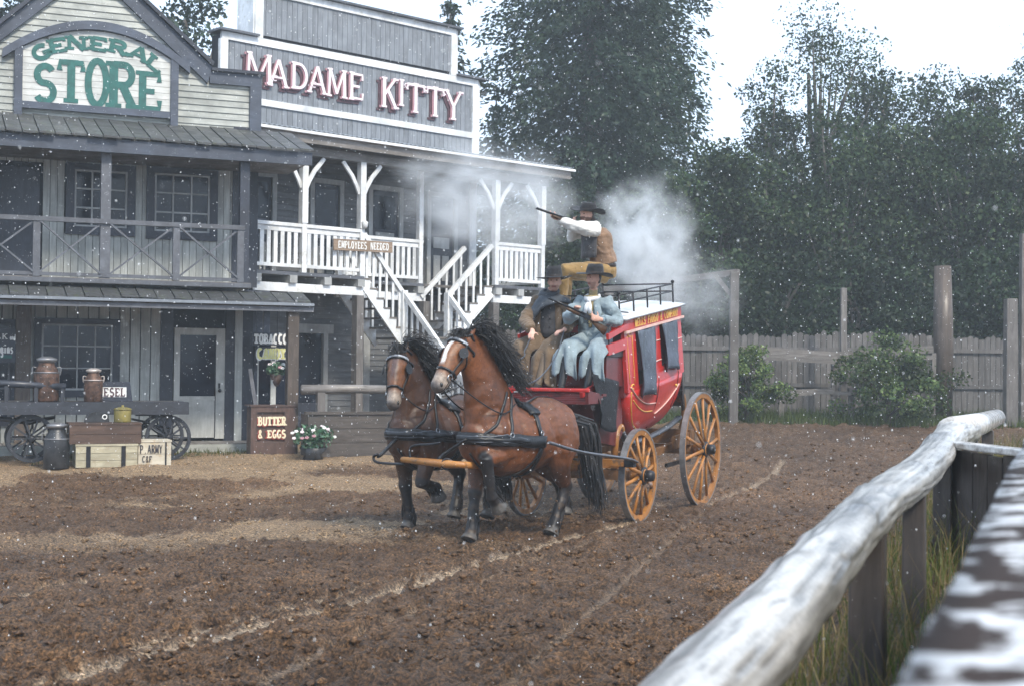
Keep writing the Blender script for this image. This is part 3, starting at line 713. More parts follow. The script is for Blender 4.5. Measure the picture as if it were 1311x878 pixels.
for s0, s1, z in ((.16, 1.12, 8.905), (6.72, 7.62, 8.905), (1.0, 6.86, 10.025)):
    part(FK, 'cap_board', railgrey, saloon, s0, s1, KW-.4, KW+.16, z, z+.045)
# upper wall: dark clapboards, four doors
DO = [(320, 352), (395, 438), (470, 514), (545, 584)]
hol = []
for x0, x1 in DO:
    s0, s1 = S(FK, x0, 290, KW), S(FK, x1, 290, KW); z0, z1 = 3.72, 6.05
    hol.append((s0-.02, s1+.02, z0, z1)); dm = MB(); fw = .11
    fbox(FK, s0, s0+fw, KW-.05, KW+.07, z0, z1, dm); fbox(FK, s1-fw, s1, KW-.05, KW+.07, z0, z1, dm); fbox(FK, s0+fw, s1-fw, KW-.05, KW+.068, z1-fw, z1, dm)
    d_ = dm.build('door', kframe, saloon)
    part(FK, 'leaf', darkblue, d_, s0+fw, s1-fw, KW-.04, KW+.0, z0, z1-fw)
    part(FK, 'pane', glass, d_, s0+fw+.08, s1-fw-.08, KW, KW+.008, 5.05, z1-fw-.12)
    part(FK, 'plaque', kframe, d_, s0+fw+.12, s1-fw-.12, KW+.002, KW+.022, 4.72, 4.98)
    for k in (0, 1):
        c0 = s0+fw+.1+(s1-s0-2*fw-.2)*(k*.5); part(FK, 'panel', kframe, d_, c0+.03, c0+(s1-s0-2*fw-.2)*.5-.03, KW+.002, KW+.018, 3.95, 4.55)
hboards(FK, 'clapboard', kclap, saloon, lambda z: (-1.6, 7.28), 3.7, 6.7, .13, KW-.02, hol)
part(FK, 'corner_post', whitep, saloon, 7.20, 7.42, KW-.03, KW+.06, 3.7, 6.55)
# end wall seen past the corner
for i in range(24):
    z = 3.7+i*.13; MB().bar(FK.at(7.44, KW, z+.065), FK.at(7.44, KW-7, z+.065), .03, .125).build('clapboard', kclap, saloon)
# lower wall and its door
s0, s1 = S(FK, 372, 480, KW), S(FK, 417, 480, KW); h2 = [(s0, s1, .2, 2.75)]
dm = MB(); fbox(FK, s0, s0+.12, KW-.04, KW+.08, .25, 2.62, dm); fbox(FK, s1-.12, s1, KW-.04, KW+.08, .25, 2.62, dm); fbox(FK, s0-.1, s1+.14, KW-.04, KW+.09, 2.62, 2.82, dm)
d_ = dm.build('door', kframe, saloon); part(FK, 'pane', glass, d_, s0+.12, s1-.12, KW-.03, KW-.01, 1.1, 2.62); part(FK, 'leaf', darkblue, d_, s0+.12, s1-.12, KW-.03, KW+.005, .25, 1.1)
hboards(FK, 'clapboard', kclap, saloon, lambda z: (-1.6, 7.28), .25, 3.6, .13, KW-.02, h2)
part(FK, 'lower_post', kframe, saloon, S(FK, 462, 500, KW), S(FK, 470, 500, KW), KW, KW+.09, .3, 3.4)
# porch roof: corrugated sheets with a white gutter
RS = np.linspace(-.35, 8.72, 240); cr = MB(); pts = []
for s_ in RS:
    for t_, z_ in ((KW+.02, 7.02), (-.6, 6.84), (.34, 6.69)):
        pts.append(FK.at(s_, t_, z_+.014*math.sin(s_*2*math.pi/.12)))
cr.grid(pts, len(RS), 3); cr.build('porch_roof', gutterm, saloon, True, solid=.01)
part(FK, 'porch_ceiling', brownpost, saloon, -.3, 8.6, KW+.02, .05, 6.40, 6.45)
part(FK, 'gutter', whitep, saloon, -.35, 8.75, .33, .42, 6.60, 6.655)
part(FK, 'eave_board', oldgrey_h, saloon, -.3, 8.68, .27, .325, 6.42, 6.64)
part(FK, 'porch_beam', oldgrey_h, saloon, -.2, 8.2, -.10, .06, 6.22, 6.395)
MB().bar(FK.at(8.1, .0, 6.3), FK.at(8.1, KW-1.0, 6.3), .14, .17).build('porch_beam', oldgrey_h, saloon)
# balcony floor, joist ends and white fascia in three sections
def section(s0, s1, t, post_s):
    part(FK, 'floor_deck', oldgrey_h, saloon, s0, s1, KW+.03, t+.04, 3.74, 3.80)
    part(FK, 'floor_deck_edge', railgrey, saloon, s0, s1, t+.045, t+.07, 3.735, 3.805)
    n = max(2, round((s1-s0)/.92))
    for i in range(n+1):
        c = s0+.1+(s1-s0-.2)*i/n; part(FK, 'joist', kframe, saloon, c-.09, c+.09, KW+.03, t+.10, 3.58, 3.735)
    part(FK, 'fascia', whitep, saloon, s0-.02, s1, t-.06, t+.03, 3.40, 3.575)
    part(FK, 'top_rail', whitep, saloon, s0, s1, t-.05, t+.05, 4.73, 4.80)
    part(FK, 'rail_board', whitep, saloon, s0, s1, t-.02, t+.02, 4.62, 4.727)
    part(FK, 'bottom_rail', whitep, saloon, s0, s1, t-.03, t+.03, 3.90, 3.97)
    n = max(2, round((s1-s0)/.165))
    for i in range(n):
        c = s0+(s1-s0)*(i+.5)/n
        if min(abs(c-q) for q in post_s) > .1: part(FK, 'baluster', whitep, saloon, c-.045, c+.045, t-.012, t+.012, 3.97, 4.62)
    for q in post_s: part(FK, 'rail_post', whitep, saloon, q-.055, q+.055, t-.055, t+.058, 3.80 if q > .2 else 3.42, 4.82)
section(-.02, 2.75, 0.0, (.0, 1.22, 2.70))
section(2.80, 5.20, -1.0, (2.85, 5.12))
section(6.50, 8.10, 0.0, (6.56, 8.04))
part(FK, 'floor_deck', oldgrey_h, saloon, 5.2, 6.5, KW+.03, -.95, 3.74, 3.80)
# end return rail of the balcony on the far side
for z0, z1, w_ in ((4.73, 4.80, .1), (3.90, 3.97, .06)):
    MB().bar(FK.at(8.07, -.06, (z0+z1)/2), FK.at(8.07, KW, (z0+z1)/2), w_, z1-z0).build('side_rail', whitep, saloon)
for i in range(9):
    c = -.15-i*.17; part(FK, 'baluster', whitep, saloon, 8.05, 8.075, c-.045, c+.045, 3.97, 4.73)
# tall posts with curved braces
def tall_post(s_, t=0.0, l=True, r=True):
    o = part(FK, 'post', whitep, saloon, s_-.07, s_+.07, t-.07, t+.072, 4.82, 6.22)
    for sg, on in ((-1, l), (1, r)):
        if not on: continue
        pts = [FK.at(s_+sg*x, t, z) for x, z in ((.06, 5.55), (.14, 5.72), (.26, 5.92), (.42, 6.10), (.50, 6.2))]
        MB().loft(pts, [(.03, .05)]*5, FK.n, 8, sq=.6).build('brace', whitep, o, False)
tall_post(1.22, l=True, r=True); tall_post(2.70); tall_post(6.56); tall_post(8.04, r=False)
part(FK, 'post', whitep, saloon, 5.06, 5.18, -1.06, -.94, 4.82, 6.4)
for s_, t_ in ((2.66, -.02), (5.2, -.9), (6.55, -.02), (8.0, -.05), (.3, -.1)):
    g = FK.at(s_, t_, 0); part(FK, 'pillar', oldgrey, saloon, s_-.09, s_+.09, t_-.1, t_+.08, gz(g.x, g.y)-.1, 3.40)
# raised name letters: rose face on a maroon shadow layer
ks = empty('saloon_sign', FK.at(4, KW, 7.7), 'large raised pale pink name letters on the grey boards of the false front', 'sign')
LT = [('M', 95, 200, 200, 322), ('A', 183, 225, 258, 338), ('D', 262, 235, 335, 348), ('A', 330, 250, 400, 362), ('M', 400, 260, 476, 376), ('E', 480, 272, 542, 388),
      ('K', 602, 292, 668, 416), ('I', 665, 297, 694, 408), ('T', 694, 312, 770, 434), ('T', 768, 325, 842, 448), ('Y', 838, 340, 908, 460)]
for ch, x0, y0, x1, y1 in LT:
    q = [v/2.913 for v in (x0, y0, x1, y1)]; a = sz(FK, 280+q[0], q[1], 280+q[2], q[3], KW+.06); asp = (a[1]-a[0])/(a[3]-a[2])
    for nm, mt, ds, dz, t0, th, wt in (('letter_shadow', maroon, -.075, -.085, KW+.012, .02, .155), ('letter', pinkw, 0, 0, KW+.075, .022, .115)):
        mb = MB(); f = lambda u, v: FK.at(a[0]+(a[1]-a[0])*(.02+.96*u)+ds, t0, a[2]+.07+(a[3]-a[2]-.07)*v+dz)
        glyph(mb, ch, f, FK.n*th, wt, True, asp)
        if ch in 'AT' and nm == 'letter':     # curled ornaments
            cs = [(.30, .30, .16, .10)] if ch == 'A' else [(.02, .86, .10, .07), (.98, .86, .10, .07)]
            for cx, cy, rx, ry in cs:
                pts = [f(*p)+FK.n*.022 for p in arc(cx, cy, rx, ry, 0, 300, 12)]; mb.loft(pts, [.014]*len(pts), None, 5)
        o = mb.build(nm, mt, ks)
        if nm == 'letter':
            mb2 = MB(); f2 = lambda u, v: FK.at(a[0]+(a[1]-a[0])*(.02+.96*u)-.014, KW+.045, a[2]+.07+(a[3]-a[2]-.07)*v-.016)
            glyph(mb2, ch, f2, FK.n*.02, .15, True, asp); mb2.build('letter_edge', pinkrim, o)
# plank notice on the rail
es = empty('notice_board', FK.at(2.6, .1, 4.5), 'brown plank reading EMPLOYEES NEEDED in white on the balcony rail', 'sign')
ewood = wood('raw_brown_plank', (.33, .235, .165), (.20, .135, .09), (.42, .31, .23), grain=(2, 2, 24), rough=(.4, .7), vary=.1)
e0, e1 = FK.hit(427, 313, .1), FK.hit(502, 316, .1)
pl = MB(); pl.bar(FK.at(e0[0], .10, e0[1]), FK.at(e1[0], .10, e1[1]-.02), .03, .235); pl.build('plank', ewood, es)
du = (FK.at(e1[0], .10, e1[1]-.02)-FK.at(e0[0], .10, e0[1])); dn = du.normalized()
text_line('lettering', 'EMPLOYEES NEEDED', FK.at(e0[0], .117, e0[1]-.075)+dn*.10, dn*((du.length-.2)/16), Vector((0, 0, .155)), FK.n*.006, whitel, es, weight=.16, serif=False)
MB().lathe([(.05, 0), (.06, .05), (.075, .13), (.03, .16)], FK.mat(2.72, .1, 4.82), 10).build('lamp_cap', whitep, es, True)

# ------------------------------------------------------------------ staircase: two flights to a landing, one flight down to the yard
stair = empty('staircase', FK.at(4.5, .5, gz(*FK.at(4.5, 1, 0)[:2])), 'white wooden double staircase from the balcony down to the yard', 'staircase')
LZ = 2.55
def flight(p0, p1, side, wid, n, rails=(0, 1), low_post=True):
    """p0 top edge, p1 bottom edge of the outer stringer (step level), side = unit vector across"""
    p0, p1 = Vector(p0), Vector(p1); d = p1-p0; hd = Vector((d.x, d.y, 0)); L = hd.length; hd.normalize(); drop = -d.z
    run, rise = L/n, drop/n
    for k in (0, 1):
        o = p0+side*(wid*k-.02); poly = [(0, -.30), (0, 0)]
        for i in range(n): poly += [(run*i+run*.98, -rise*i), (run*(i+1), -rise*(i+1))]
        poly += [(L, -drop-.12), (L-.06, -drop-.16)]
        # saw-tooth stringer built as a slanted bar with tread blocks so every face stays convex
        mb = MB(); mb.bar(o+Vector((0, 0, -.17)), o+hd*L+Vector((0, 0, -drop-.17)), .04, .12)
        for i in range(n):
            a = o+hd*(run*i); mb.add([a+Vector((0, 0, -rise*i-.02)), a+hd*run+Vector((0, 0, -rise*i-.02)), a+hd*run+Vector((0, 0, -rise*(i+1)-.10)), a+Vector((0, 0, -rise*(i)-.10)),
                   ]+[a+side*.036+Vector((0, 0, -rise*i-.02)), a+side*.036+hd*run+Vector((0, 0, -rise*i-.02)), a+side*.036+hd*run+Vector((0, 0, -rise*(i+1)-.10)), a+side*.036+Vector((0, 0, -rise*i-.10))],
                   [(0,1,2,3), (7,6,5,4), (0,4,5,1), (1,5,6,2), (2,6,7,3), (3,7,4,0)])
        mb.build('stringer', whitep, stair)
    for i in range(n):
        a = p0+hd*(run*(i+.5))+Vector((0, 0, -rise*i)); MB().bar(a-side*.03, a+side*(wid+.03), run*1.12, .04).build('step', oldgrey_h, stair)
    for k in rails:
        o = p0+side*(wid*k)
        MB().bar(o+Vector((0, 0, .95)), o+d+Vector((0, 0, .95)), .09, .10).build('handrail', whitep, stair)
        for i in range(n):
            for q in (.5,):
                a = o+hd*(run*(i+q))+Vector((0, 0, -rise*i)); MB().bar(a+Vector((0, 0, .02)), a+Vector((0, 0, .92-rise*(q))), .055, .025, side).build('baluster', whitep, stair)
sa, sb = 3.86, 5.14
flight(FK.at(2.78, -.02, 3.76), FK.at(sa, -.02, LZ), -FK.n, .95, 6)
flight(FK.at(6.46, -.02, 3.76), FK.at(sb, -.02, LZ), -FK.n, .95, 6)
for i in range(9):
    a = sa+(sb-sa)*i/9; part(FK, 'landing_plank', oldgrey_h, stair, a+.004, a+(sb-sa)/9-.004, -1.0, .02, LZ-.05, LZ)
part(FK, 'landing_fascia', whitep, stair, sa, sb, .022, .06, LZ-.2, LZ)
gl = FK.at(4.5, 2.2, 0); zl = gz(gl.x, gl.y)
flight(FK.at(sa, .02, LZ), FK.at(sa, 2.35, zl+.1), FK.u, sb-sa, 12)
for s_ in (sa, sb):
    part(FK, 'newel_post', whitep, stair, s_-.07, s_+.07, -.06, .08, LZ-.6, 3.56)
    part(FK, 'landing_post', whitep, stair, s_-.06, s_+.06, -.06, .06, .2, LZ-.6)
    part(FK, 'newel_post', whitep, stair, s_-.06, s_+.06, 2.28, 2.40, zl, zl+1.1)
MB().bar(FK.at(sa, .0, LZ-.3), FK.at(sb, .0, LZ-1.4), .09, .04, FK.n).build('brace', oldgrey, stair)
# ------------------------------------------------------------------ continuous bodies: overlapping lofts fused by a voxel remesh
TMP = bpy.data.scenes.new('workshop')
def fuse(mb, voxel, smooth=4, factor=.5):
    me = bpy.data.meshes.new('raw'); me.from_pydata(mb.v, [], mb.f); me.update()
    o = bpy.data.objects.new('raw', me); TMP.collection.objects.link(o)
    r = o.modifiers.new('r', 'REMESH'); r.mode = 'VOXEL'; r.voxel_size = voxel; r.use_smooth_shade = True
    if smooth: s = o.modifiers.new('s', 'SMOOTH'); s.factor = factor; s.iterations = smooth
    with bpy.context.temp_override(scene=TMP, view_layer=TMP.view_layers[0]):
        dg = bpy.context.evaluated_depsgraph_get(); out = bpy.data.meshes.new_from_object(o.evaluated_get(dg))
    bpy.data.objects.remove(o); bpy.data.meshes.remove(me)
    return out
def mverts(me):
    a = np.empty(len(me.vertices)*3, dtype=np.float32); me.vertices.foreach_get('co', a); return a.reshape(-1, 3)
def mnormals(me):
    a = np.empty(len(me.vertices)*3, dtype=np.float32); me.vertices.foreach_get('normal', a); return a.reshape(-1, 3)
def put(name, me, mat, parent, col=None):
    if col is not None:
        at = me.color_attributes.new('Col', 'FLOAT_COLOR', 'POINT'); c4 = np.ones((len(me.vertices), 4), dtype=np.float32)
        c4[:, :3] = np.clip(col, 0, 1); at.data.foreach_set('color', c4.ravel())
    me.name = name; me.materials.clear(); me.materials.append(mat)
    me.polygons.foreach_set('use_smooth', [True]*len(me.polygons))
    L = base_of(parent)
    if L.length > 0: me.transform(Matrix.Translation(-L))
    o = bpy.data.objects.new(name, me); COL.objects.link(o); o.parent = parent; return o
from mathutils.bvhtree import BVHTree
def bvh_of(me): return BVHTree.FromPolygons([v.co for v in me.vertices], [p.vertices for p in me.polygons])
def catmull(pts, per=8, closed=False):
    pts = [Vector(p) for p in pts]; n = len(pts); out = []
    for i in range(n if closed else n-1):
        g = (lambda j: pts[j % n]) if closed else (lambda j: pts[min(max(j, 0), n-1)])
        a, b, c, d = g(i-1), g(i), g(i+1), g(i+2)
        for k in range(per):
            t = k/per; out.append(.5*((2*b)+(c-a)*t+(2*a-5*b+4*c-d)*t*t+(3*b-3*c+d-a)*t**3))
    if not closed: out.append(pts[-1])
    return out
def strap(mb, bvh, pts, w=.03, th=.008, closed=False, off=.006, per=8, snap=.18):
    """leather band that lies on the surface of bvh along pts"""
    c = catmull(pts, per, closed); n = len(c); P_, N_ = [], []
    for p in c:
        if bvh is not None:
            q, nn, _, dist = bvh.find_nearest(p)
            if q is not None and dist < snap: P_.append(q+nn*off); N_.append(nn); continue
        P_.append(p); N_.append(None)
    for i in range(n):
        if N_[i] is None:
            j = [k for k in range(n) if N_[k] is not None]
            N_[i] = N_[min(j, key=lambda k: abs(k-i))] if j else Vector((0, 0, 1))
    for _ in range(2):
        Q = list(P_)
        for i in range(n):
            if closed or 0 < i < n-1: P_[i] = Q[i]*.5+Q[(i-1) % n]*.25+Q[(i+1) % n]*.25
    vs = []
    for i in range(n):
        a = P_[(i-1) % n] if closed or i else P_[0]; b = P_[(i+1) % n] if closed or i < n-1 else P_[-1]
        d = (b-a).normalized(); nn = (N_[i]-d*N_[i].dot(d)).normalized(); sd_ = nn.cross(d)
        vs += [P_[i]-sd_*w/2, P_[i]+sd_*w/2, P_[i]+sd_*w/2*.9+nn*th, P_[i]-sd_*w/2*.9+nn*th]
    m = n if closed else n-1
    fs = [(4*i+k, 4*i+(k+1) % 4, 4*((i+1) % n)+(k+1) % 4, 4*((i+1) % n)+k) for i in range(m) for k in range(4)]
    if not closed: fs += [(3, 2, 1, 0), (4*n-4, 4*n-3, 4*n-2, 4*n-1)]
    mb.add(vs, fs)
def strands(mb, roots, n, flow, length, w, rnd, curl=.0, seg=5, taper=True):
    """hair locks: roots = list of points; flow(k, point) -> list of direction vectors along the lock"""
    m = len(roots)
    for i in range(n):
        f = random.random()*(m-1); a = int(f); r = Vector(roots[a]).lerp(Vector(roots[min(a+1, m-1)]), f-a)
        r += Vector((random.gauss(0, rnd), random.gauss(0, rnd), random.gauss(0, rnd*.6)))
        dirs = flow(f/(m-1 or 1), r); L = length*random.uniform(.7, 1.2); p = r; wv = Vector((random.gauss(0, 1), random.gauss(0, 1), random.gauss(0, .4))).normalized()
        pts = [p]; ph = random.random()*6
        for k in range(seg):
            d = Vector(dirs[min(int(k*len(dirs)/seg), len(dirs)-1)])+wv*curl*math.sin(ph+k*1.3); p = p+d.normalized()*(L/seg); pts.append(p)
        ww = w*random.uniform(.6, 1.3); vs = []
        for k, q in enumerate(pts):
            d = (pts[min(k+1, seg)]-pts[max(k-1, 0)]).normalized(); s_ = d.cross(wv).normalized(); u_ = s_.cross(d)
            tw = ww*(1-(.85*(k/seg)**1.5 if taper else 0)); vs += [q-s_*tw, q+s_*tw*.2+u_*tw*.7, q+s_*tw]
        fs = []
        for k in range(seg): fs += [(3*k, 3*k+1, 3*k+4, 3*k+3), (3*k+1, 3*k+2, 3*k+5, 3*k+4)]
        mb.add(vs, fs)

# ------------------------------------------------------------------ horses
coat_m = vcol('horse_coat', .42, .4, 30, .5, .006, .42, .0, (1, 1, 1))
hair_m = plain('black_horse_hair', (.018, .016, .017), .45, var=.5, scale=20, bumpy=.3)
leather = plain('black_leather', (.012, .013, .016), .36, var=.5, scale=14, bumpy=.4, spec=.36)
leather_hi = plain('worn_grey_leather', (.085, .095, .115), .4, var=.3, scale=20, bumpy=.2)
pale_l = plain('pale_browband', (.34, .36, .40), .3, .2, var=.2)
steel = plain('wet_steel', (.42, .43, .45), .25, .9, var=.2)
eye_m = plain('dark_eye', (.01, .008, .007), .05, var=.1, bumpy=0)
def make_horse(label, legs, poll, muzzle, col, blaze, seed, head_side=0.0, neck_dark=1.0):
    random.seed(seed); root = empty('horse', (0, 0, 0), label, 'horse', 'team of harnessed coach horses')
    mb = MB(); Yv = (0, 1, 0)
    body = [(-.86, 1.10, .10, .13), (-.80, 1.12, .19, .26), (-.68, 1.16, .275, .365), (-.48, 1.185, .325, .385), (-.25, 1.15, .335, .375), (.0, 1.11, .345, .385),
            (.2, 1.10, .335, .40), (.38, 1.12, .305, .42), (.55, 1.14, .275, .38), (.70, 1.13, .225, .30), (.80, 1.10, .15, .20), (.84, 1.09, .07, .09)]
    mb.loft([(x, 0, z) for x, z, a, b in body], [(a, b) for x, z, a, b in body], Yv, 20)
    mb.ball((-.42, 0, 1.40), (.34, .24, .19), 14, 8); mb.ball((.30, 0, 1.42), (.28, .10, .15), 12, 8)
    for sg in (-1, 1):
        mb.ball((.52, sg*.19, 1.10), (.17, .11, .27), 12, 8); mb.ball((-.55, sg*.19, 1.12), (.25, .14, .32), 12, 8); mb.ball((.70, sg*.10, 1.06), (.13, .12, .17), 12, 8)
    poll, muzzle = Vector(poll), Vector(muzzle); nb = Vector((.44, 0, 1.26)); side = Vector((0, 1, 0))
    hs = (muzzle-poll).normalized(); hside = Vector((math.sin(R(head_side))*-1, math.cos(R(head_side)), 0))
    hside = (hside-hs*hside.dot(hs)).normalized()
    nm = nb.lerp(poll, .5)+Vector((-.06, 0, .07))
    npts = [nb, nb.lerp(nm, .55)+Vector((-.005, 0, .01)), nm, nm.lerp(poll, .55)+Vector((-.01, 0, .035)), poll+Vector((.0, 0, .0))]
    mb.loft(npts, [(.26, .42), (.195, .335), (.158, .270), (.130, .220), (.100, .150)], side, 18)
    hp = [(-.05, .06, .07), (.02, .088, .105), (.12, .108, .150), (.22, .110, .163), (.34, .096, .148), (.46, .080, .118), (.57, .070, .096), (.66, .072, .090), (.72, .066, .078), (.755, .04, .046)]
    L = (muzzle-poll).length/.74; back = hside.cross(hs)        # towards the forehead or the jaw
    if back.dot(Vector((1, 0, .6))) < 0: back = -back
    hpts = [poll+hs*(q*L)-back*(.02 if q < .3 else .0) for q, a, b in hp]
    mb.loft(hpts, [(a*L*1.22, b*L*1.14) for q, a, b in hp], hside, 18)
    mb.ball(poll+hs*(.26*L)-back*.075*L, (.075*L, .075*L, .11*L), 10, 7)              # jowl
    for sg in (-1, 1):
        mb.ball(poll+hs*(.20*L)+hside*(sg*.078*L)+back*(.055*L), .042*L, 8, 6)          # brow
        mb.ball(poll+hs*(.67*L)+hside*(sg*.048*L)+back*(.03*L), (.034*L, .034*L, .042*L), 8, 6)   # nostril flare
        e0 = poll+hside*(sg*.06)+back*.02
        mb.loft([e0-hs*.02, e0-hs*.07+hside*(sg*.02), e0-hs*.13+hside*(sg*.03), e0-hs*.175+hside*(sg*.025)], [(.026, .020), (.036, .022), (.025, .016), (.006, .005)], hside, 8)
    mb.ball(poll+hs*(.73*L)-back*(.035*L), (.045*L, .05*L, .035*L), 8, 6)
    paint = []                                                                           # (point, radius, colour)
    blk = np.array((.014, .012, .013)); hoof = np.array((.12, .11, .10))
    for kind, sg, jts in legs:
        j = [Vector(p) for p in jts]
        if kind == 'f':
            s0 = Vector((.50, sg*.19, 1.12)); pts = [s0, j[0], j[0].lerp(j[1], .45), j[1]+(j[0]-j[1]).normalized()*.05, j[1], j[1].lerp(j[2], .25), j[1].lerp(j[2], .75), j[2], j[2].lerp(j[3], .45)]
            mb.loft(pts, [(.125, .22), (.118, .160), (.096, .118), (.078, .088), (.080, .088), (.058, .066), (.056, .064), (.072, .078), (.062, .068)], Yv, 12)
        else:
            s0 = Vector((-.56, sg*.17, 1.16)); pts = [s0, j[0]+Vector((-.10, 0, .06)), j[0].lerp(j[1], .45)+Vector((-.02, 0, 0)), j[1]+(j[0]-j[1]).normalized()*.07, j[1], j[1].lerp(j[2], .25), j[1].lerp(j[2], .75), j[2], j[2].lerp(j[3], .45)]
            mb.loft(pts, [(.165, .29), (.150, .235), (.112, .148), (.080, .102), (.076, .100), (.060, .074), (.058, .068), (.074, .080), (.064, .070)], Yv, 12)
        hd = (j[3]-j[2]).normalized(); up = -hd if abs(hd.z) > .3 else Vector((0, 0, 1))
        mb.loft([j[2].lerp(j[3], .5), j[2].lerp(j[3], .75), j[3]], [(.070, .076), (.085, .094), (.098, .110)], Yv, 12)
        k0 = 3 if kind == 'f' else 3
        paint.append((pts[k0:], j[3]))
    me = fuse(mb, .015, 4); V = mverts(me); Nn = mnormals(me); x, y, z = V[:, 0], V[:, 1], V[:, 2]; sd0 = sstep(.10, .20, np.abs(y))
    gv_ = lambda d_, w_: np.exp(-(d_/w_)**2)
    dsp = -.020*gv_(x-.25-.16*(z-1.1), .05)*sstep(.72, .85, z)*sstep(1.45, 1.3, z)*sd0-.020*gv_(x+.30-.42*(z-1.1), .05)*sstep(.75, .9, z)*sstep(1.48, 1.3, z)*sd0
    dsp += -.016*gv_(z-1.0-.55*(x-.55), .045)*sstep(.45, .55, x)*sstep(.82, .7, x)*sd0-.014*gv_(np.hypot(x-.62, z-1.32)-.16, .03)*sstep(.35, .5, x)
    dsp += .012*(fbm(x*7+y*4, z*7-y*3, seed+21, 3)-.45)*2+.010*gv_(x-.40, .09)*gv_(z-1.10, .2)*sd0+.012*gv_(x+.60, .10)*gv_(z-1.18, .16)*sd0
    V = V+Nn*dsp[:, None].astype(np.float32); me.vertices.foreach_set('co', V.ravel()); me.update()
    x, y, z = V[:, 0], V[:, 1], V[:, 2]
    n1 = fbm(x*3+5*y, z*3+y*2, seed, 3); base = np.array(col)
    n2 = fbm(x*9+4*y, z*9+y*7, seed+3, 2); n3 = fbm(x*22+9*y, z*22+y*15, seed+7, 2); C_ = base*(0.30+.85*n1+.45*n2+.30*n3)[:, None]; C_ = C_*(1-.45*sstep(.95, .70, z)*sstep(.0, .3, n2))[:, None]  # underside painted darker: belly shade put into the coat colour
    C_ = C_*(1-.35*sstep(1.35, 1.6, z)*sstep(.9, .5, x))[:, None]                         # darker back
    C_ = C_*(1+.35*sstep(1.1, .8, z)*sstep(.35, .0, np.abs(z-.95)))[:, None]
    nk = sstep(.35, .6, x)*sstep(1.3, 1.5, z); C_ = C_*(1-(1-neck_dark)*nk)[:, None]
    lw = np.zeros(len(V))
    for pts, hf in paint:
        pts = [np.array(p) for p in pts]
        best = np.full(len(V), 9.); tb = np.zeros(len(V))
        for i in range(len(pts)-1):
            a, b = pts[i], pts[i+1]; ab = b-a; t = np.clip(((V-a)@ab)/(ab@ab+1e-9), 0, 1); d = np.linalg.norm(V-a-t[:, None]*ab, axis=1)
            u = d < best; best[u] = d[u]; tb[u] = (i+t[u])
        k = sstep(.13, .085, best)*sstep(.0, .9, tb+.35*(n1-.4)*2)
        k = np.maximum(k, sstep(.15, .10, np.linalg.norm(V-np.array(hf), axis=1)))
        lw = np.maximum(lw, k)
    C_ = C_*(1-lw)[:, None]+blk*lw[:, None]
    for pts, hf in paint:
        k = sstep(.105, .07, np.abs((V-np.array(hf))[:, 2]+(0.0)))*sstep(.15, .11, np.linalg.norm(V-np.array(hf), axis=1)); C_ = C_*(1-.7*k)[:, None]+hoof*(.7*k)[:, None]
    q = (V-np.array(poll))@np.array(hs)/L; hd_ = np.linalg.norm(V-np.array(poll)-np.outer(q*L, np.array(hs)), axis=1)
    fb = (V-np.array(poll))@np.array(back); hy = (V-np.array(poll))@np.array(hside)
    onh = sstep(.24, .16, hd_)*sstep(-.02, .06, q)*sstep(.05, .12, x-.7)
    face = np.array((.19, .075, .028)); k = onh*sstep(.08, .2, q); C_ = C_*(1-.7*k)[:, None]+face*(.7*k)[:, None]
    k = onh*sstep(.50, .62, q); C_ = C_*(1-.8*k)[:, None]+np.array((.30, .255, .215))*(.8*k)[:, None]
    k = onh*sstep(.66, .73, q); C_ = C_*(1-.8*k)[:, None]+np.array((.07, .065, .07))*(.8*k)[:, None]
    if blaze:
        k = onh*sstep(.03, .02, np.abs(hy-.006*np.sin(q*20)))*sstep(.02, .06, fb)*sstep(.08, .14, q)*sstep(.48, .40, q); C_ = C_*(1-k)[:, None]+np.array((.72, .70, .67))*k[:, None]
    else:
        k = onh*sstep(.05, .02, np.abs(hy))*sstep(.0, .06, fb)*sstep(.05, .12, q)*sstep(.5, .3, q); C_ = C_*(1-.75*k)[:, None]+np.array((.06, .045, .05))*(.75*k)[:, None]
    mud = sstep(.52, .66, fbm(x*26+y*31, z*26+y*13, seed+11, 3))*sstep(.85, .2, z); C_ = C_*(1-.7*mud)[:, None]+np.array((.085, .055, .034))*(.7*mud)[:, None]
    bv = bvh_of(me); put('body', me, coat_m, root, C_)
    def surf(p, off=0.0):
        q_, n_, _, _ = bv.find_nearest(Vector(p)); return q_+n_*off
    for sg in (-1, 1):
        ep = surf(poll+hs*(.235*L)+hside*(sg*.14*L)+back*(.05*L)); MB().ball(ep, .021*L, 10, 7).build('eye', eye_m, root, True)
        npz = surf(poll+hs*(.70*L)+hside*(sg*.10*L)+back*(.045*L), -.012); MB().ball(npz, (.024*L, .024*L, .034*L), 8, 6).build('nostril', eye_m, root, True)
    ml = MB(); strap(ml, bv, [poll+hs*(q_*L)+hside*(sg_*.09*L)-back*(.028*L) for q_, sg_ in ((.60, -1), (.68, -.8), (.74, -.4), (.755, 0), (.74, .4), (.68, .8), (.60, 1))], .010, .002, off=.001, snap=.2); ml.build('mouth', eye_m, root, True)
    # mane, forelock, tail
    crest = [surf(npts[i]+Vector((-.3, 0, .35))) for i in range(5)]
    crest = [surf(poll.lerp(Vector((.42, 0, 1.55)), k/8)+Vector((-.20, 0, .25)), -.01) for k in range(9)]
    m1 = MB(); wob = lambda k: Vector((random.gauss(0, k), random.gauss(0, k), random.gauss(0, k)))
    strands(m1, crest, 900, lambda f, r: [Vector((-.35, .65, .35))+wob(.25), Vector((-.55, .70, -.35))+wob(.25), Vector((-.5, .40, -.8))+wob(.3), Vector((-.6, .2, -.8))+wob(.35), Vector((-.7, .1, -.6))+wob(.4)], .46, .0065, .026, .40, 7)
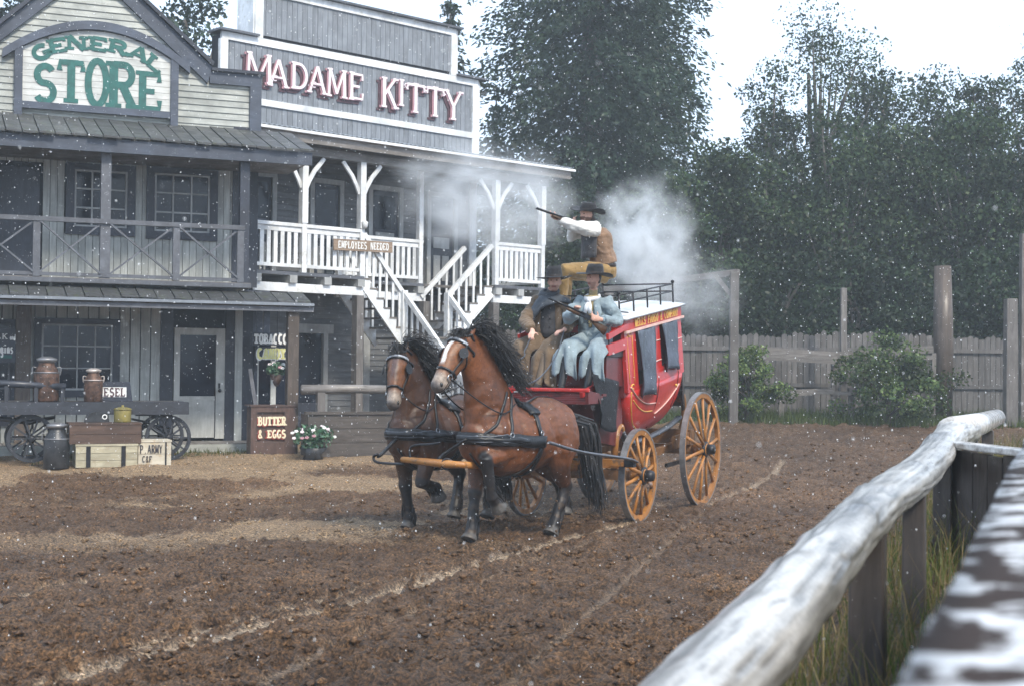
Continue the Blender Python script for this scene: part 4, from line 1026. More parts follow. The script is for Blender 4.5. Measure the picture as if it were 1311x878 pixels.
    strands(m1, crest, 260, lambda f, r: [Vector((-.5, -.45, .2))+wob(.2), Vector((-.4, -.6, -.6))+wob(.2), Vector((-.2, -.3, -1))+wob(.2)], .36, .007, .02, .35)
    strands(m1, crest, 360, lambda f, r: [Vector((-.7, .2, .5))+wob(.3), Vector((-1, .4, .1))+wob(.3), Vector((-.9, .5, -.35))+wob(.4), Vector((-.9, .3, -.4))+wob(.4)], .40, .006, .022, .5, 6); m1.build('mane', hair_m, root, True)
    m2 = MB(); fr = [poll-hs*.02+hside*.05, poll-hs*.03-hside*.05]
    strands(m2, fr, 300, lambda f, r: [Vector((.5, 0, .6))+hside*.3*(f-.5), hs+back*.5+hside*(1.3*(random.random()-.5)), hs+hside*(.9*(random.random()-.5))], .25, .007, .026, .5); m2.build('forelock', hair_m, root, True)
    m3 = MB(); tl = [Vector((-.84, 0, 1.36)), Vector((-.90, 0, 1.30))]
    strands(m3, tl, 420, lambda f, r: [Vector((-.8, .1, -.25)), Vector((-.3, .1, -1)), Vector((-.12, .06, -1)), Vector((-.1, .05, -1)), Vector((-.12, .05, -1))], 1.15, .019, .036, .26, 8); m3.build('tail', hair_m, root, True)
    for kind, sg, jts in legs:
        ft = MB(); j = [Vector(p) for p in jts]; hd = (j[3]-j[2]).normalized(); cn = (j[2]-j[1])
        for k in range(80):
            a = random.random()*6.28; r = j[2]-cn*random.uniform(-.05, .45)+Vector((math.cos(a)*.058-.01, math.sin(a)*.055, 0))
            strands(ft, [r, r], 1, lambda f, r: [hd+Vector((-.3, 0, -.1)), hd+Vector((-.35, 0, -.4))], .15, .014, .008, .15, 3)
        ft.build('feather', hair_m, root, True)
    # harness
    hb = MB()
    for off, ww in ((.0, .075),):
        z0 = 1.17
        lp = [(-.05, .42, 1.10), (.25, .42, 1.12), (.50, .40, z0-.01), (.68, .30, z0-.02), (.84, .16, z0-.02), (.92, 0, z0-.02), (.84, -.16, z0-.02), (.68, -.30, z0-.02), (.50, -.40, z0-.01), (.25, -.42, 1.12), (-.05, -.42, 1.10)]
        strap(hb, bv, lp, .135, .02, off=.008, snap=.3)
    strap(hb, bv, [(p[0], p[1], p[2]) for p in lp[1:-1]], .05, .014, off=.032, snap=.3)
    hb.build('breast_collar', leather, root, True)
    h2 = MB(); strap(h2, bv, [(p[0], p[1], p[2]+.028) for p in lp[1:-1]], .012, .012, off=.03, snap=.3); strap(h2, bv, [(p[0], p[1], p[2]-.03) for p in lp[1:-1]], .012, .012, off=.03, snap=.3)
    h2.build('collar_stitching', leather_hi, root, True)
    gm = MB(); loop = [(.02, .5*math.cos(a), 1.12+.55*math.sin(a)) for a in np.linspace(0, 2*math.pi, 15)[:-1]]
    strap(gm, bv, loop, .06, .012, True, .008, snap=.5); gm.build('girth', leather, root, True)
    sp = MB(); strap(sp, bv, [(.02, .30, 1.45), (.03, .15, 1.56), (.03, 0, 1.6), (.03, -.15, 1.56), (.02, -.30, 1.45)], .15, .04, off=.004, snap=.4)
    sp.build('saddle_pad', leather, root, True)
    nk_ = MB(); strap(nk_, bv, [(.50, .38, 1.16), (.42, .27, 1.38), (.36, .12, 1.56), (.35, 0, 1.6), (.36, -.12, 1.56), (.42, -.27, 1.38), (.50, -.38, 1.16)], .035, .01, snap=.4)
    strap(nk_, bv, [(.80, .20, 1.20), (.62, .27, 1.35), (.50, .2, 1.52), (.45, .05, 1.62)], .035, .01, snap=.4); strap(nk_, bv, [(.80, -.20, 1.20), (.62, -.27, 1.35), (.50, -.2, 1.52), (.45, -.05, 1.62)], .035, .01, snap=.4)
    nk_.build('neck_strap', leather, root, True)
    cr = MB(); strap(cr, bv, [(.0, 0, 1.62), (-.35, 0, 1.66), (-.6, 0, 1.62), (-.8, 0, 1.46)], .03, .01, snap=.4)
    cr.build('back_strap', leather, root, True)
    bs = MB(); strap(bs, bv, [(.02, .4, 1.05), (.10, .35, .82), (.25, .16, .70), (.5, .05, .76), (.80, .0, 1.0)], .03, .01, snap=.4); bs.build('belly_strap', leather, root, True)
    # bridle
    def hq(q, a, k=.17):          # point round the head at q down the face, angle a from the forehead
        return poll+hs*(q*L)+back*(k*L*math.cos(a))+hside*(k*L*math.sin(a))
    br = MB()
    for q0 in (.10, .50):
        if q0 == .10: bb = MB(); strap(bb, bv, [hq(.10, a) for a in np.linspace(-1.3, 1.3, 9)], .030, .012, off=.012, snap=.2); bb.build('browband', pale_l, root, True)
        strap(br, bv, [hq(q0+.02*math.cos(a), a) for a in np.linspace(0, 2*math.pi, 13)[:-1]], .026, .008, True, snap=.2)
    for sg in (-1, 1):
        strap(br, bv, [hq(q, sg*a) for q, a in ((.02, .9), (.12, 1.35), (.28, 1.6), (.42, 1.55), (.55, 1.6))], .024, .008, snap=.2)
        strap(br, bv, [hq(q, sg*a) for q, a in ((.12, 1.35), (.26, 2.2), (.30, 3.0))], .020, .008, snap=.2)
    strap(br, bv, [hq(-.03, a) for a in np.linspace(-1.8, 1.8, 9)], .026, .008, snap=.2)
    br.build('bridle', leather, root, True)
    for sg in (-1, 1):
        c0 = surf(poll+hs*(.235*L)+hside*(sg*.16*L)+back*(.05*L), .035); bl = MB()
        u1 = (hs*.9+back*.2).normalized(); out_ = (hside*sg+back*.55).normalized(); v1 = out_.cross(u1).normalized()
        for k in (0, 1):
            pass
        poly = [(math.cos(a)*.062*(1.1 if abs(math.cos(a)) > .7 else 1), math.sin(a)*.055) for a in np.linspace(0, 2*math.pi, 13)[:-1]]
        bl.prism(poly, u1, v1, out_, .010, c0); bl.build('blinker', leather, root)
        bp = surf(hq(.56, sg*1.6), .012); rm = (Matrix(((1, 0, 0), (0, 1, 0), (0, 0, 1)))); ax = hside*sg
        rm = ax.to_track_quat('Z', 'Y').to_matrix(); MB().torus(bp, .036, .006, rm, 16, 6).build('bit_ring', steel, root, True)
    for i in (-1, 1): MB().ball(surf(hq(.11, i*1.0), .01), .017, 8, 5).build('rosette', steel, root, True)
    for sg in (-1, 1):
        rn = MB(); a = surf(hq(.57, sg*1.6), .02); b = Vector((.55, sg*.24, 1.42)); rn.loft(catmull([a, a.lerp(b, .5)+Vector((0, sg*.03, -.05)), b, Vector((.30, sg*.2, 1.52))], 5), [.008]*20, None, 6); rn.build('rein', leather, root, True)
    for x_, y_, z_ in ((.48, .33, 1.19), (.48, -.33, 1.19), (.86, .14, 1.16), (.86, -.14, 1.16), (.02, .35, 1.2), (.02, -.35, 1.2)):
        p_ = surf((x_, y_, z_), .03); n_ = bv.find_nearest(Vector((x_, y_, z_)))[1]; MB().torus(p_, .026, .005, n_.to_track_quat('Z', 'Y').to_matrix(), 14, 5).build('harness_ring', steel, root, True)
    return root, bv
def set_heading(root, X, Y, deg, z=None):
    """heading: deg from the view axis towards the picture's left, walking towards the camera"""
    a = math.atan2(-math.cos(R(deg)), -math.sin(R(deg)))
    root.location = (X, Y, gz(X, Y) if z is None else z); root.rotation_euler = (0, 0, a); root.scale = (1, 1, 1)
    return Matrix.Translation((X, Y, gz(X, Y) if z is None else z)) @ Matrix.Rotation(a, 4, 'Z')
legs_near = [('f', 1, [(.46, .19, 1.00), (.76, .19, .93), (.66, .20, .52), (.54, .20, .38)]), ('f', -1, [(.46, -.18, .93), (.56, -.15, .54), (.62, -.13, .15), (.68, -.12, .035)]),
             ('h', 1, [(-.36, .20, .92), (-.64, .16, .57), (-.48, .14, .16), (-.40, .14, .035)]), ('h', -1, [(-.44, -.19, .94), (-.86, -.15, .64), (-1.02, -.14, .33), (-.99, -.13, .20)])]
horse_a, _ = make_horse('bay coach horse with white blaze and lifted foreleg, nearer of the two', legs_near, (.95, .02, 2.20), (1.38, .04, 1.68), (.150, .050, .016), True, 5, 4)
MA = set_heading(horse_a, .09, 15.95, 41)
legs_off = [('f', -1, [(.44, -.18, .93), (.44, -.16, .54), (.36, -.15, .15), (.40, -.15, .035)]), ('f', 1, [(.46, .19, .94), (.60, .18, .60), (.30, .17, .52), (.22, .17, .38)]),
            ('h', -1, [(-.42, -.20, .92), (-.72, -.16, .60), (-.60, -.14, .20), (-.56, -.14, .08)]), ('h', 1, [(-.42, .19, .93), (-.85, .16, .62), (-.92, .15, .22), (-.86, .15, .08)])]
horse_b, _ = make_horse('darker brown coach horse with black forelock, further of the two', legs_off, (.84, .02, 2.05), (1.15, .16, 1.46), (.075, .031, .014), False, 9, 22, .7)
MBm = set_heading(horse_b, -.86, 16.85, 31)

# clods thrown up by the hooves
_g = np.random.default_rng(4); _n = 36; _c = np.array(MA @ Vector((.1, .1, .25))); _p = _c+_g.normal(size=(_n, 3))*np.array((.42, .35, .16)); _p[:, 2] = np.abs(_p[:, 2])+.03
fl = MB()
for _q in _p: fl.ball(_q, tuple(_g.uniform(.006, .02, 3)), 6, 4)
# ------------------------------------------------------------------ stagecoach; s runs backwards from the front axle, t to the coach's left, z up
FC = Frame(.897, 18.135, .441, .898); C = FC.at
BT = R(7.4)                                   # body pitched nose-down on its leather braces
def B(s, t, z):                               # body coordinates (level) -> world
    ds, dz = s-1.0, z-1.6
    return C(1.0+ds*math.cos(BT)-dz*math.sin(BT), t, 1.6+ds*math.sin(BT)+dz*math.cos(BT))
def red_mat(name, c0, c1, rough):
    m, t, b, _ = nodes(name); v = coords(t, rand=False); n1 = noise(t, v, 7, 6, .7); n2 = noise(t, v, 45, 4, .7)
    c = ramp(t, n1, [(.3, c0), (.65, c1)]); c = mixc(t, ramp(t, n2, [(.60, (0, 0, 0)), (.72, (1, 1, 1))]), c, (.22, .07, .055))
    t.links.new(c, b.inputs['Base Color']); b.inputs['Roughness'].default_value = rough; b.inputs['Coat Weight'].default_value = .25; b.inputs['Coat Roughness'].default_value = .15
    bump(t, b, n2, .08, .004); return m
redp = red_mat('red_coach_paint', (.36, .016, .014), (.52, .028, .022), .35)
redd = red_mat('dark_red_boot_paint', (.075, .010, .011), (.14, .018, .017), .45)
pinkline = plain('pale_moulding', (.66, .42, .36), .4, var=.2)
yellowwood = wood('varnished_yellow_wood', (.44, .185, .040), (.25, .092, .020), (.53, .26, .075), grain=(9, 9, 9), rough=(.3, .5), vary=.12, strength=.15, wear=(.15, .085, .045))
gearwood = wood('worn_gear_wood', (.26, .125, .045), (.12, .055, .02), (.36, .19, .08), grain=(7, 7, 7), rough=(.35, .6), vary=.2)
tyre_m = plain('wet_grey_tyre', (.20, .195, .20), .42, .35, var=.35, scale=9, bumpy=.3)
canvas = plain('white_roof_canvas', (.62, .65, .68), .35, var=.12, scale=4)  # whitish canvas, brightened by painted-in sky reflection of its wet top
curtain_m = plain('blue_grey_leather_curtain', (.050, .060, .082), .3, var=.5, scale=3.5, bumpy=.4, spec=.55, bd=.03)
seat_l = plain('dark_seat_leather', (.030, .024, .024), .4, var=.3)
apron_m = plain('black_wet_apron', (.014, .015, .018), .55, var=.5, scale=9, bumpy=.6, bd=.04, spec=.22)
coach = empty('stagecoach', C(1.2, 0, 0), 'red stagecoach with yellow spoked wheels drawn by two horses', 'coach')
# wheels
def wheel(s_, t_, r, n, name='wheel', dish=.05):
    hubc = C(s_, t_, r+.005); sg = 1 if t_ > 0 else -1
    ax = Matrix((FC.u, Vector((0, 0, 1)), FC.n*sg)).transposed()      # local z outwards
    M4 = Matrix.Translation(hubc) @ ax.to_4x4(); w_ = .07
    rim = MB(); k = 48; vs = []
    for i in range(k):
        a = 2*math.pi*i/k
        for rr, zz in ((r-.018, -w_/2), (r-.018, w_/2), (r-.082, w_/2-.008), (r-.082, -w_/2+.008)): vs.append(M4 @ Vector((rr*math.cos(a), rr*math.sin(a), zz)))
    rim.add(vs, [(4*i+j, 4*((i+1) % k)+j, 4*((i+1) % k)+(j+1) % 4, 4*i+(j+1) % 4) for i in range(k) for j in range(4)])
    o = rim.build(name, yellowwood, coach)
    ty = MB(); vs = []
    for i in range(k):
        a = 2*math.pi*i/k
        for rr, zz in ((r, -w_/2-.004), (r, w_/2+.004), (r-.02, w_/2+.003), (r-.02, -w_/2-.003)): vs.append(M4 @ Vector((rr*math.cos(a), rr*math.sin(a), zz)))
    ty.add(vs, [(4*i+j, 4*((i+1) % k)+j, 4*((i+1) % k)+(j+1) % 4, 4*i+(j+1) % 4) for i in range(k) for j in range(4)]); ty.build('tyre', tyre_m, o)
    for i in range(n):
        a = 2*math.pi*(i+.35)/n; d = Vector((math.cos(a), math.sin(a), 0)); zo = (.02 if i % 2 else -.015)
        p0, p1, p2 = M4 @ (d*.09+Vector((0, 0, dish+zo))), M4 @ (d*(r*.5)+Vector((0, 0, dish*.5))), M4 @ (d*(r-.075))
        MB().loft([p0, p1, p2], [(.017, .030), (.018, .024), (.022, .026)], ax @ Vector((0, 0, 1)), 8).build('spoke', yellowwood, o, True)
    MB().lathe([(.085, -.10), (.105, -.06), (.11, .02), (.10, .07), (.075, .10)], M4, 18).build('hub', yellowwood, o, True)
    MB().lathe([(.074, .10), (.072, .16), (.06, .20), (.03, .205)], M4, 16).build('hub_cap', metal_dark, o, True)
    MB().lathe([(.108, .055), (.112, .06), (.112, .085), (.10, .09)], M4, 18).build('hub_band', metal_dark, o, True)
TR = .78
for t_ in (TR, -TR): wheel(0.0, t_, .585, 12); wheel(2.42, t_, .80, 14)
def cbar(name, mat, a, b, w_, h_, fn=C, parent=coach, bevel=0.0): return MB().bar(fn(*a), fn(*b), w_, h_).build(name, mat, parent, bevel=bevel)
cbar('axle', gearwood, (0, -TR, .585), (0, TR, .585), .11, .12); cbar('axle', gearwood, (2.42, -TR, .80), (2.42, TR, .80), .11, .13)
cbar('bolster', yellowwood, (.0, -.62, .74), (.0, .62, .74), .13, .14); cbar('bolster', gearwood, (2.36, -.66, .98), (2.36, .66, .98), .12, .20)
cbar('reach', gearwood, (-.1, 0, .62), (2.45, 0, .80), .10, .10)
cbar('side_perch', gearwood, (.15, .38, .66), (2.4, .42, .86), .08, .09); cbar('side_perch', gearwood, (.15, -.38, .66), (2.4, -.42, .86), .08, .09)
cbar('rear_board', gearwood, (1.75, .62, .92), (2.55, .62, .98), .05, .17)
cbar('iron_stay', metal_dark, (1.5, .6, .62), (2.4, .62, .66), .04, .05)
# front hounds, curved standards and leather braces
for sg in (1, -1):
    pts = [C(-.05, sg*.47, .74), C(-.09, sg*.50, .98), C(-.04, sg*.50, 1.14), C(.07, sg*.50, 1.19), C(.15, sg*.49, 1.13)]
    MB().loft(catmull(pts, 4), [(.045, .04)]*20, FC.n, 8, sq=.7).build('standard', yellowwood, coach, True)
    MB().bar(C(-.04, sg*.44, 1.12), C(.03, sg*.44, .76), .015, .02).build('iron_rod', yellowwood, coach)
    MB().loft(catmull([C(.12, sg*.50, 1.12), C(.40, sg*.49, .98), C(1.1, sg*.46, 1.0), C(1.85, sg*.48, 1.12), C(2.30, sg*.50, 1.25)], 6), [(.045, .025)]*30, FC.n, 8, sq=.5).build('thorough_brace', leather_hi, coach, True)
    pts = [C(2.36, sg*.50, 1.0), C(2.46, sg*.51, 1.3), C(2.40, sg*.51, 1.55), C(2.28, sg*.50, 1.48)]
    MB().loft(catmull(pts, 4), [(.04, .035)]*16, FC.n, 8, sq=.7).build('standard', gearwood, coach, True)
# egg-shaped lower body
prof = [(1.06, .84, 1.26, .34), (1.09, .66, 1.48, .41), (1.16, .46, 1.72, .47), (1.27, .27, 1.93, .52), (1.40, .14, 2.05, .565), (1.55, .06, 2.12, .60), (1.66, .03, 2.14, .62), (1.74, .03, 2.14, .63)]
def body_ring(z, s0, s1, hw, inset=0.0, n=7):
    pts = []; r = .09; s0 += inset; s1 -= inset; hw -= inset
    for cs, ct, a0 in ((s1-r, hw-r, 0), (s0+r, hw-r, 90), (s0+r, -hw+r, 180), (s1-r, -hw+r, 270)):
        for i in range(n):
            a = R(a0+90*i/(n-1)); pts.append(B(cs+r*math.cos(a), ct+r*math.sin(a), z))
    return pts
mb = MB(); k = 28; vs = []
for z, s0, s1, hw in prof: vs += body_ring(z, s0, s1, hw)
fs = [(i*k+j, i*k+(j+1) % k, (i+1)*k+(j+1) % k, (i+1)*k+j) for i in range(len(prof)-1) for j in range(k)]+[tuple(range(k-1, -1, -1)), tuple((len(prof)-1)*k+j for j in range(k))]
mb.add(vs, fs); bodyo = mb.build('body', redp, coach, True)
# moulding strips on the near and far sides: (path in s,z)
def side_t(z): return float(np.interp(z, [p[0] for p in prof]+[2.66], [p[3] for p in prof]+[.60]))
def moulding(path, w_, mat, sg=1, name='moulding', off=.004):
    pts = [B(s, sg*(side_t(z)+off), z) for s, z in path]; MB().loft(catmull(pts, 5), [(w_/2, .007)]*60, None, 6, sq=.6).build(name, mat, bodyo, True)
for sg in (1, -1):
    moulding([(.10, 1.80), (.24, 1.70), (.46, 1.59), (.74, 1.50), (1.08, 1.46)], .035, pinkline, sg)
    moulding([(1.16, 1.30), (1.42, 1.36), (1.70, 1.46), (1.95, 1.60)], .030, pinkline, sg)
    moulding([(.12, 1.74), (.18, 1.52), (.36, 1.30), (.62, 1.18)], .018, goldl, sg, 'gold_line', .003)
    moulding([(.22, 1.62), (.44, 1.50), (.72, 1.40), (1.04, 1.36)], .012, goldl, sg, 'gold_line', .003)
# door outline below the second window
for sg in (1, -1):
    for path in ([(1.13, 1.80), (1.12, 1.5), (1.08, 1.12)], [(1.90, 1.80), (1.88, 1.6), (1.80, 1.30)]):
        moulding(path, .022, redd, sg, 'door_seam', .003)
    o = B(1.80, sg*(side_t(1.6)+.02), 1.6); MB().ball(o, (.02, .02, .02), 8, 6).build('door_handle', goldl, bodyo, True)
# upper body: pillars, rails, openings
up = 2.52
def pillar(s0, s1, sg=1, z0=1.74, z1=up):
    mb = MB(); vs = []
    for z in (z0, z1):
        hw = float(np.interp(z, [1.74, 2.66], [.63, .60]))
        for s, t in ((s0, hw), (s1, hw), (s1, hw-.05), (s0, hw-.05)): vs.append(B(s, sg*t, z))
    mb.add(vs, [(0,1,2,3), (4,7,6,5), (0,4,5,1), (1,5,6,2), (2,6,7,3), (3,7,4,0)]); return mb.build('pillar', redp, bodyo)
for sg in (1, -1):
    for s0, s1 in ((.02, .40), (1.04, 1.28), (1.90, 2.14)): pillar(s0, s1, sg)
    for s0, s1, z in ((.40, 1.04, 1.66), (1.28, 1.90, 1.80)):
        pillar(s0, s1, sg, 1.74, z+.12)
    # window surround mouldings and gold panels on the front pillar
    for (s0, z0), (s1, z1) in (((.10, 1.84), (.10, 2.44)), ((.27, 1.84), (.27, 2.44))):
        moulding([(s0, z0), (s1, z1)], .010, goldl, sg, 'gold_line', .002)
    for z in (1.80, 2.46):
        pts = [B(.185+.05*math.cos(a), sg*(side_t(z)+.004), z+.03*math.sin(a)) for a in np.linspace(0, 5.2, 12)]; MB().loft(pts, [.009]*12, None, 5).build('scroll', goldl, bodyo, True)
    for z in (2.02, 2.28): moulding([(1.03, z), (1.27, z)], .020, pinkline, sg)
    moulding([(1.88, 2.22), (2.12, 2.22)], .02, pinkline, sg); moulding([(1.30, 2.485), (1.86, 2.485)], .02, pinkline, sg)
mb = MB(); mb.bar(B(.07, -.58, 2.1), B(.07, .58, 2.1), .05, .85); mb.build('front_wall', redd, bodyo)
mb = MB(); mb.bar(B(2.1, -.58, 2.1), B(2.1, .58, 2.1), .05, .85); mb.build('rear_wall', redd, bodyo)
mb = MB(); mb.bar(B(.1, 0, 1.76), B(2.1, 0, 1.76), 1.16, .02); mb.build('seat_floor', seat_l, bodyo)
# cornice with the gold name, curved roof
for sg in (1, -1):
    vs = []
    for s0 in np.linspace(.02, 2.16, 14):
        for z, t in ((2.50, .605), (2.66, .615)): vs += [B(s0, sg*t, z), B(s0, sg*(t-.04), z)]
    mb = MB(); n = 14
    fs = []
    for i in range(n-1):
        a, b_ = 4*i, 4*(i+1); fs += [(a, b_, b_+2, a+2), (a+1, a+3, b_+3, b_+1), (a+2, b_+2, b_+3, a+3), (a, a+1, b_+1, b_)]
    fs += [(0, 2, 3, 1), (4*n-4, 4*n-3, 4*n-1, 4*n-2)]; mb.add(vs, fs); mb.build('cornice', redp, bodyo)
    MB().bar(B(.0, sg*.63, 2.50), B(2.18, sg*.63, 2.50), .03, .03).build('cornice_moulding', pinkline, bodyo)
MB().bar(B(.02, -.6, 2.58), B(.02, .6, 2.58), .05, .16).build('cornice', redp, bodyo); MB().bar(B(2.16, -.6, 2.58), B(2.16, .6, 2.58), .05, .16).build('cornice', redp, bodyo)
pts = []; nu, nv = 15, 13
for i in range(nu):
    for j in range(nv):
        s_ = -.02+2.22*i/(nu-1); t_ = -.66+1.32*j/(nv-1); pts.append(B(s_, t_, 2.665+.10*(1-(t_/.66)**2)*(1-.5*((s_-1.1)/1.1)**2)))
MB().grid(pts, nu, nv).build('roof', canvas, bodyo, True, solid=.03)
txt = 'WELLS FARGO & COMPANY'; n = len(txt)
du = (B(2.0, .62, 2.55)-B(.36, .62, 2.55))/n; vz = (B(1, 0, 1.1)-B(1, 0, 1.0))
text_line('lettering', txt, B(.36, .618, 2.535), du, vz, FC.n*.004, goldl, bodyo, weight=.22)
du2 = (B(.36, -.62, 2.55)-B(2.0, -.62, 2.55))/n; text_line('lettering', txt, B(2.0, -.618, 2.535), du2, vz, -FC.n*.004, goldl, bodyo, weight=.22)
# leather curtains hanging out of the windows
def curtain(s0, s1, z0, z1, sw):
    pts = []; nu, nv = 9, 14
    for i in range(nu):
        for j in range(nv):
            u, v = i/(nu-1), j/(nv-1); z = z1+(z0-z1)*v+.03*math.sin(u*5)*v; s_ = s0+(s1-s0)*u*(1-.12*v*math.sin(v*3))+.05*v*sw
            hw = float(np.interp(z, [1.1, 1.74, 2.66], [.58, .64, .60])); pts.append(B(s_, hw+.02+.05*math.sin(u*8+v*3.5)*(.35+v)*.7+.012*math.sin(u*19+v*9)*v+.04*v, z))
    MB().grid(pts, nu, nv).build('curtain', curtain_m, bodyo, True, solid=.008)
curtain(.42, 1.02, 1.62, 2.50, -.9); curtain(1.32, 1.88, 1.84, 2.50, -.3)
# iron rack on the roof
rk = MB(); 
def rod(name, pts, r=.011): return MB().loft([B(*p) for p in pts], [r]*len(pts), None, 6).build(name, metal_dark, coach, True)
for z in (2.96, 2.86):
    for t_ in (.52, -.52): rod('rack_rail', [(.10, t_, z), (2.10, t_, z)])
    rod('rack_rail', [(2.10, -.52, z), (2.10, .52, z)]); 
rod('rack_rail', [(.10, -.52, 2.96), (.10, .52, 2.96)])
for t_ in (.52, -.52):
    for s_ in (.10, .60, 1.1, 1.6, 2.10): rod('rack_post', [(s_, t_, 2.68), (s_, t_, 2.97)], .012)
for s_, t_ in ((.1, .52), (2.1, .52), (.1, -.52), (2.1, -.52)): MB().ball(B(s_, t_, 2.99), .025, 8, 6).build('rack_knob', metal_dark, coach, True)
# front boot, seat, footboard
def cpoly(name, mat, pts, t0, t1, parent=coach):
    return MB().prism(pts, FC.u, (0, 0, 1), FC.n, t1-t0, C(0, t0, 0)).build(name, mat, parent)
cpoly('front_boot', redd, [(-.95, 1.50), (-.62, 1.02), (-.10, .95), (.10, 1.10), (.04, 2.02), (-.30, 2.02), (-.62, 1.62)], -.52, .52)
cpoly('seat_box', redd, [(-.55, 1.70), (.0, 1.70), (.0, 2.06), (-.55, 2.06)], -.56, .56)
cpoly('seat_cushion', seat_l, [(-.60, 2.065), (.0, 2.065), (.0, 2.15), (-.60, 2.15)], -.58, .58)
cbar('seat_back', redd, (-.02, -.58, 2.35), (-.02, .58, 2.35), .05, .40)
for sg in (1, -1):
    cbar('seat_arm', redp, (-.62, sg*.60, 2.30), (.04, sg*.60, 2.46), .035, .07); cbar('seat_arm', redp, (-.62, sg*.60, 2.14), (.04, sg*.60, 2.24), .03, .13)
    MB().loft([C(-.58, sg*.60, 2.1), C(-.58, sg*.60, 2.40), C(-.2, sg*.60, 2.62), C(.05, sg*.60, 2.62)], [.010]*4, None, 6).build('seat_iron', metal_dark, coach, True)
    cbar('boot_bracket', redp, (-1.18, sg*.50, 1.60), (-.55, sg*.52, 1.78), .04, .06)
for i in range(5):
    a0 = -1.22+i*.12; MB().bar(C(a0, -.62, 1.53+i*.022-.02), C(a0, .62, 1.53+i*.022-.02), .112, .03).build('foot_plank', redd, coach)
cbar('footboard_edge', redp, (-1.30, -.66, 1.66), (-1.30, .66, 1.66), .05, .045, bevel=.012)
cpoly('dash_side', redd, [(-1.28, 1.50), (-.9, 1.5), (-.95, 1.62), (-1.30, 1.66)], .60, .64)
cpoly('dash_side', redd, [(-1.28, 1.50), (-.9, 1.5), (-.95, 1.62), (-1.30, 1.66)], -.64, -.60)
# wet apron hanging over the near side of the boot
pts = []; nu, nv = 8, 12
for i in range(nu):
    for j in range(nv):
        u, v = i/(nu-1), j/(nv-1); s_ = -1.05+.85*u+.16*v*(.5-u)*2*.6; z = 1.86-.10*u-.66*v*(.75+.25*math.sin(u*3)); pts.append(C(s_, .58+.05*math.sin(u*9+v*2)*v+.05*v, z))
MB().grid(pts, nu, nv).build('apron', apron_m, coach, True, solid=.01)
# rear boot of leather behind the body
pts = []; nu, nv = 10, 10
for i in range(nu):
    for j in range(nv):
        u, v = i/(nu-1), j/(nv-1); a = math.pi*v; pts.append(B(2.13+.34*math.sin(a*.5+.0)*(1-.75*u)+.02*math.sin(v*9), .60-1.2*v*.0-.0, 2.3-1.25*u) if False else B(2.12+(.10+.42*u)*math.sin(math.pi*v), .60*math.cos(math.pi*v), 2.35-1.15*u))
MB().grid(pts, nu, nv).build('rear_boot', seat_l, coach, True, solid=.02)
# pole, splinter bar and neck yoke
PT = C(-3.55, 0, .90)
MB().loft([C(.1, 0, .66), C(-1.2, 0, .72), PT], [(.055, .055), (.05, .05), (.036, .036)], FC.n, 10).build('pole', yellowwood, coach, True)
cbar('splinter_bar', yellowwood, (-.62, -.85, .78), (-.62, .95, .78), .085, .075)
for t_ in (.85, -.75): cbar('iron_cap', metal_dark, (-.62, t_, .78), (-.62, t_+.12, .78), .10, .09)
yd_ = Vector((-.80, .60, 0)).normalized(); yl, yr = PT+yd_*.98, PT-yd_*.24
MB().loft([PT+yd_*.62+Vector((0, 0, .02)), PT, yr], [(.032, .04), (.045, .05), (.03, .035)], (0, 0, 1), 10).build('neck_yoke', yellowwood, coach, True)
MB().loft(catmull([PT+yd_*.60+Vector((0, 0, -.03)), yl+Vector((0, 0, -.03)), yl+yd_*.06+Vector((0, 0, .03)), yl+Vector((0, 0, .06))], 4), [.016]*13, None, 6).build('yoke_iron', metal_dark, coach, True)
MB().loft(catmull([PT+yd_*.50, PT+yd_*.50+Vector((0, 0, .16)), PT+yd_*.22+Vector((0, 0, .20)), PT+yd_*.10+Vector((0, 0, .22))], 4), [.014]*13, None, 6).build('yoke_iron', metal_dark, coach, True)
MB().torus(PT, .055, .012, Matrix.Rotation(R(90), 3, 'X'), 16, 6).build('yoke_ring', metal_dark, coach, True)
# traces and breast straps (tack of each horse, tied to the coach)
def tack(name, pts, r, mat, label, grp=None, flat=None):
    o = MB().loft(catmull(pts, 6), [r]*80, flat, 8).build(name, mat, None, True, label, 'strap', grp); return o
hl = lambda M, x, y, z: M @ Vector((x, y, z))
tack('trace', [hl(MA, .0, .44, 1.10), hl(MA, -.5, .50, .98), C(-.95, .98, .86), C(-.62, .98, .80)], (.042, .018), leather_hi, 'thick grey trace running from the nearer horse to the splinter bar')
tack('trace', [hl(MA, .0, -.42, 1.08), hl(MA, -.7, -.46, .90), C(-.62, .25, .80)], (.028, .014), leather, 'black trace on the inner flank of the nearer horse')
tack('trace', [hl(MBm, .0, .42, 1.08), hl(MBm, -.7, .46, .92), C(-.62, -.2, .80)], (.028, .014), leather, 'black trace on the inner flank of the further horse')
tack('breast_strap', [hl(MBm, .84, .0, 1.12), hl(MBm, .98, -.05, .98), yl+Vector((.02, .02, .04))], (.040, .018), leather, 'black strap from the further horse to the end of the yoke')
tack('breast_strap', [hl(MA, .90, .04, 1.15), hl(MA, 1.0, -.2, .98), PT+yd_*.12+Vector((0, 0, .04))], (.040, .018), leather, 'black strap from the nearer horse to the middle of the yoke')
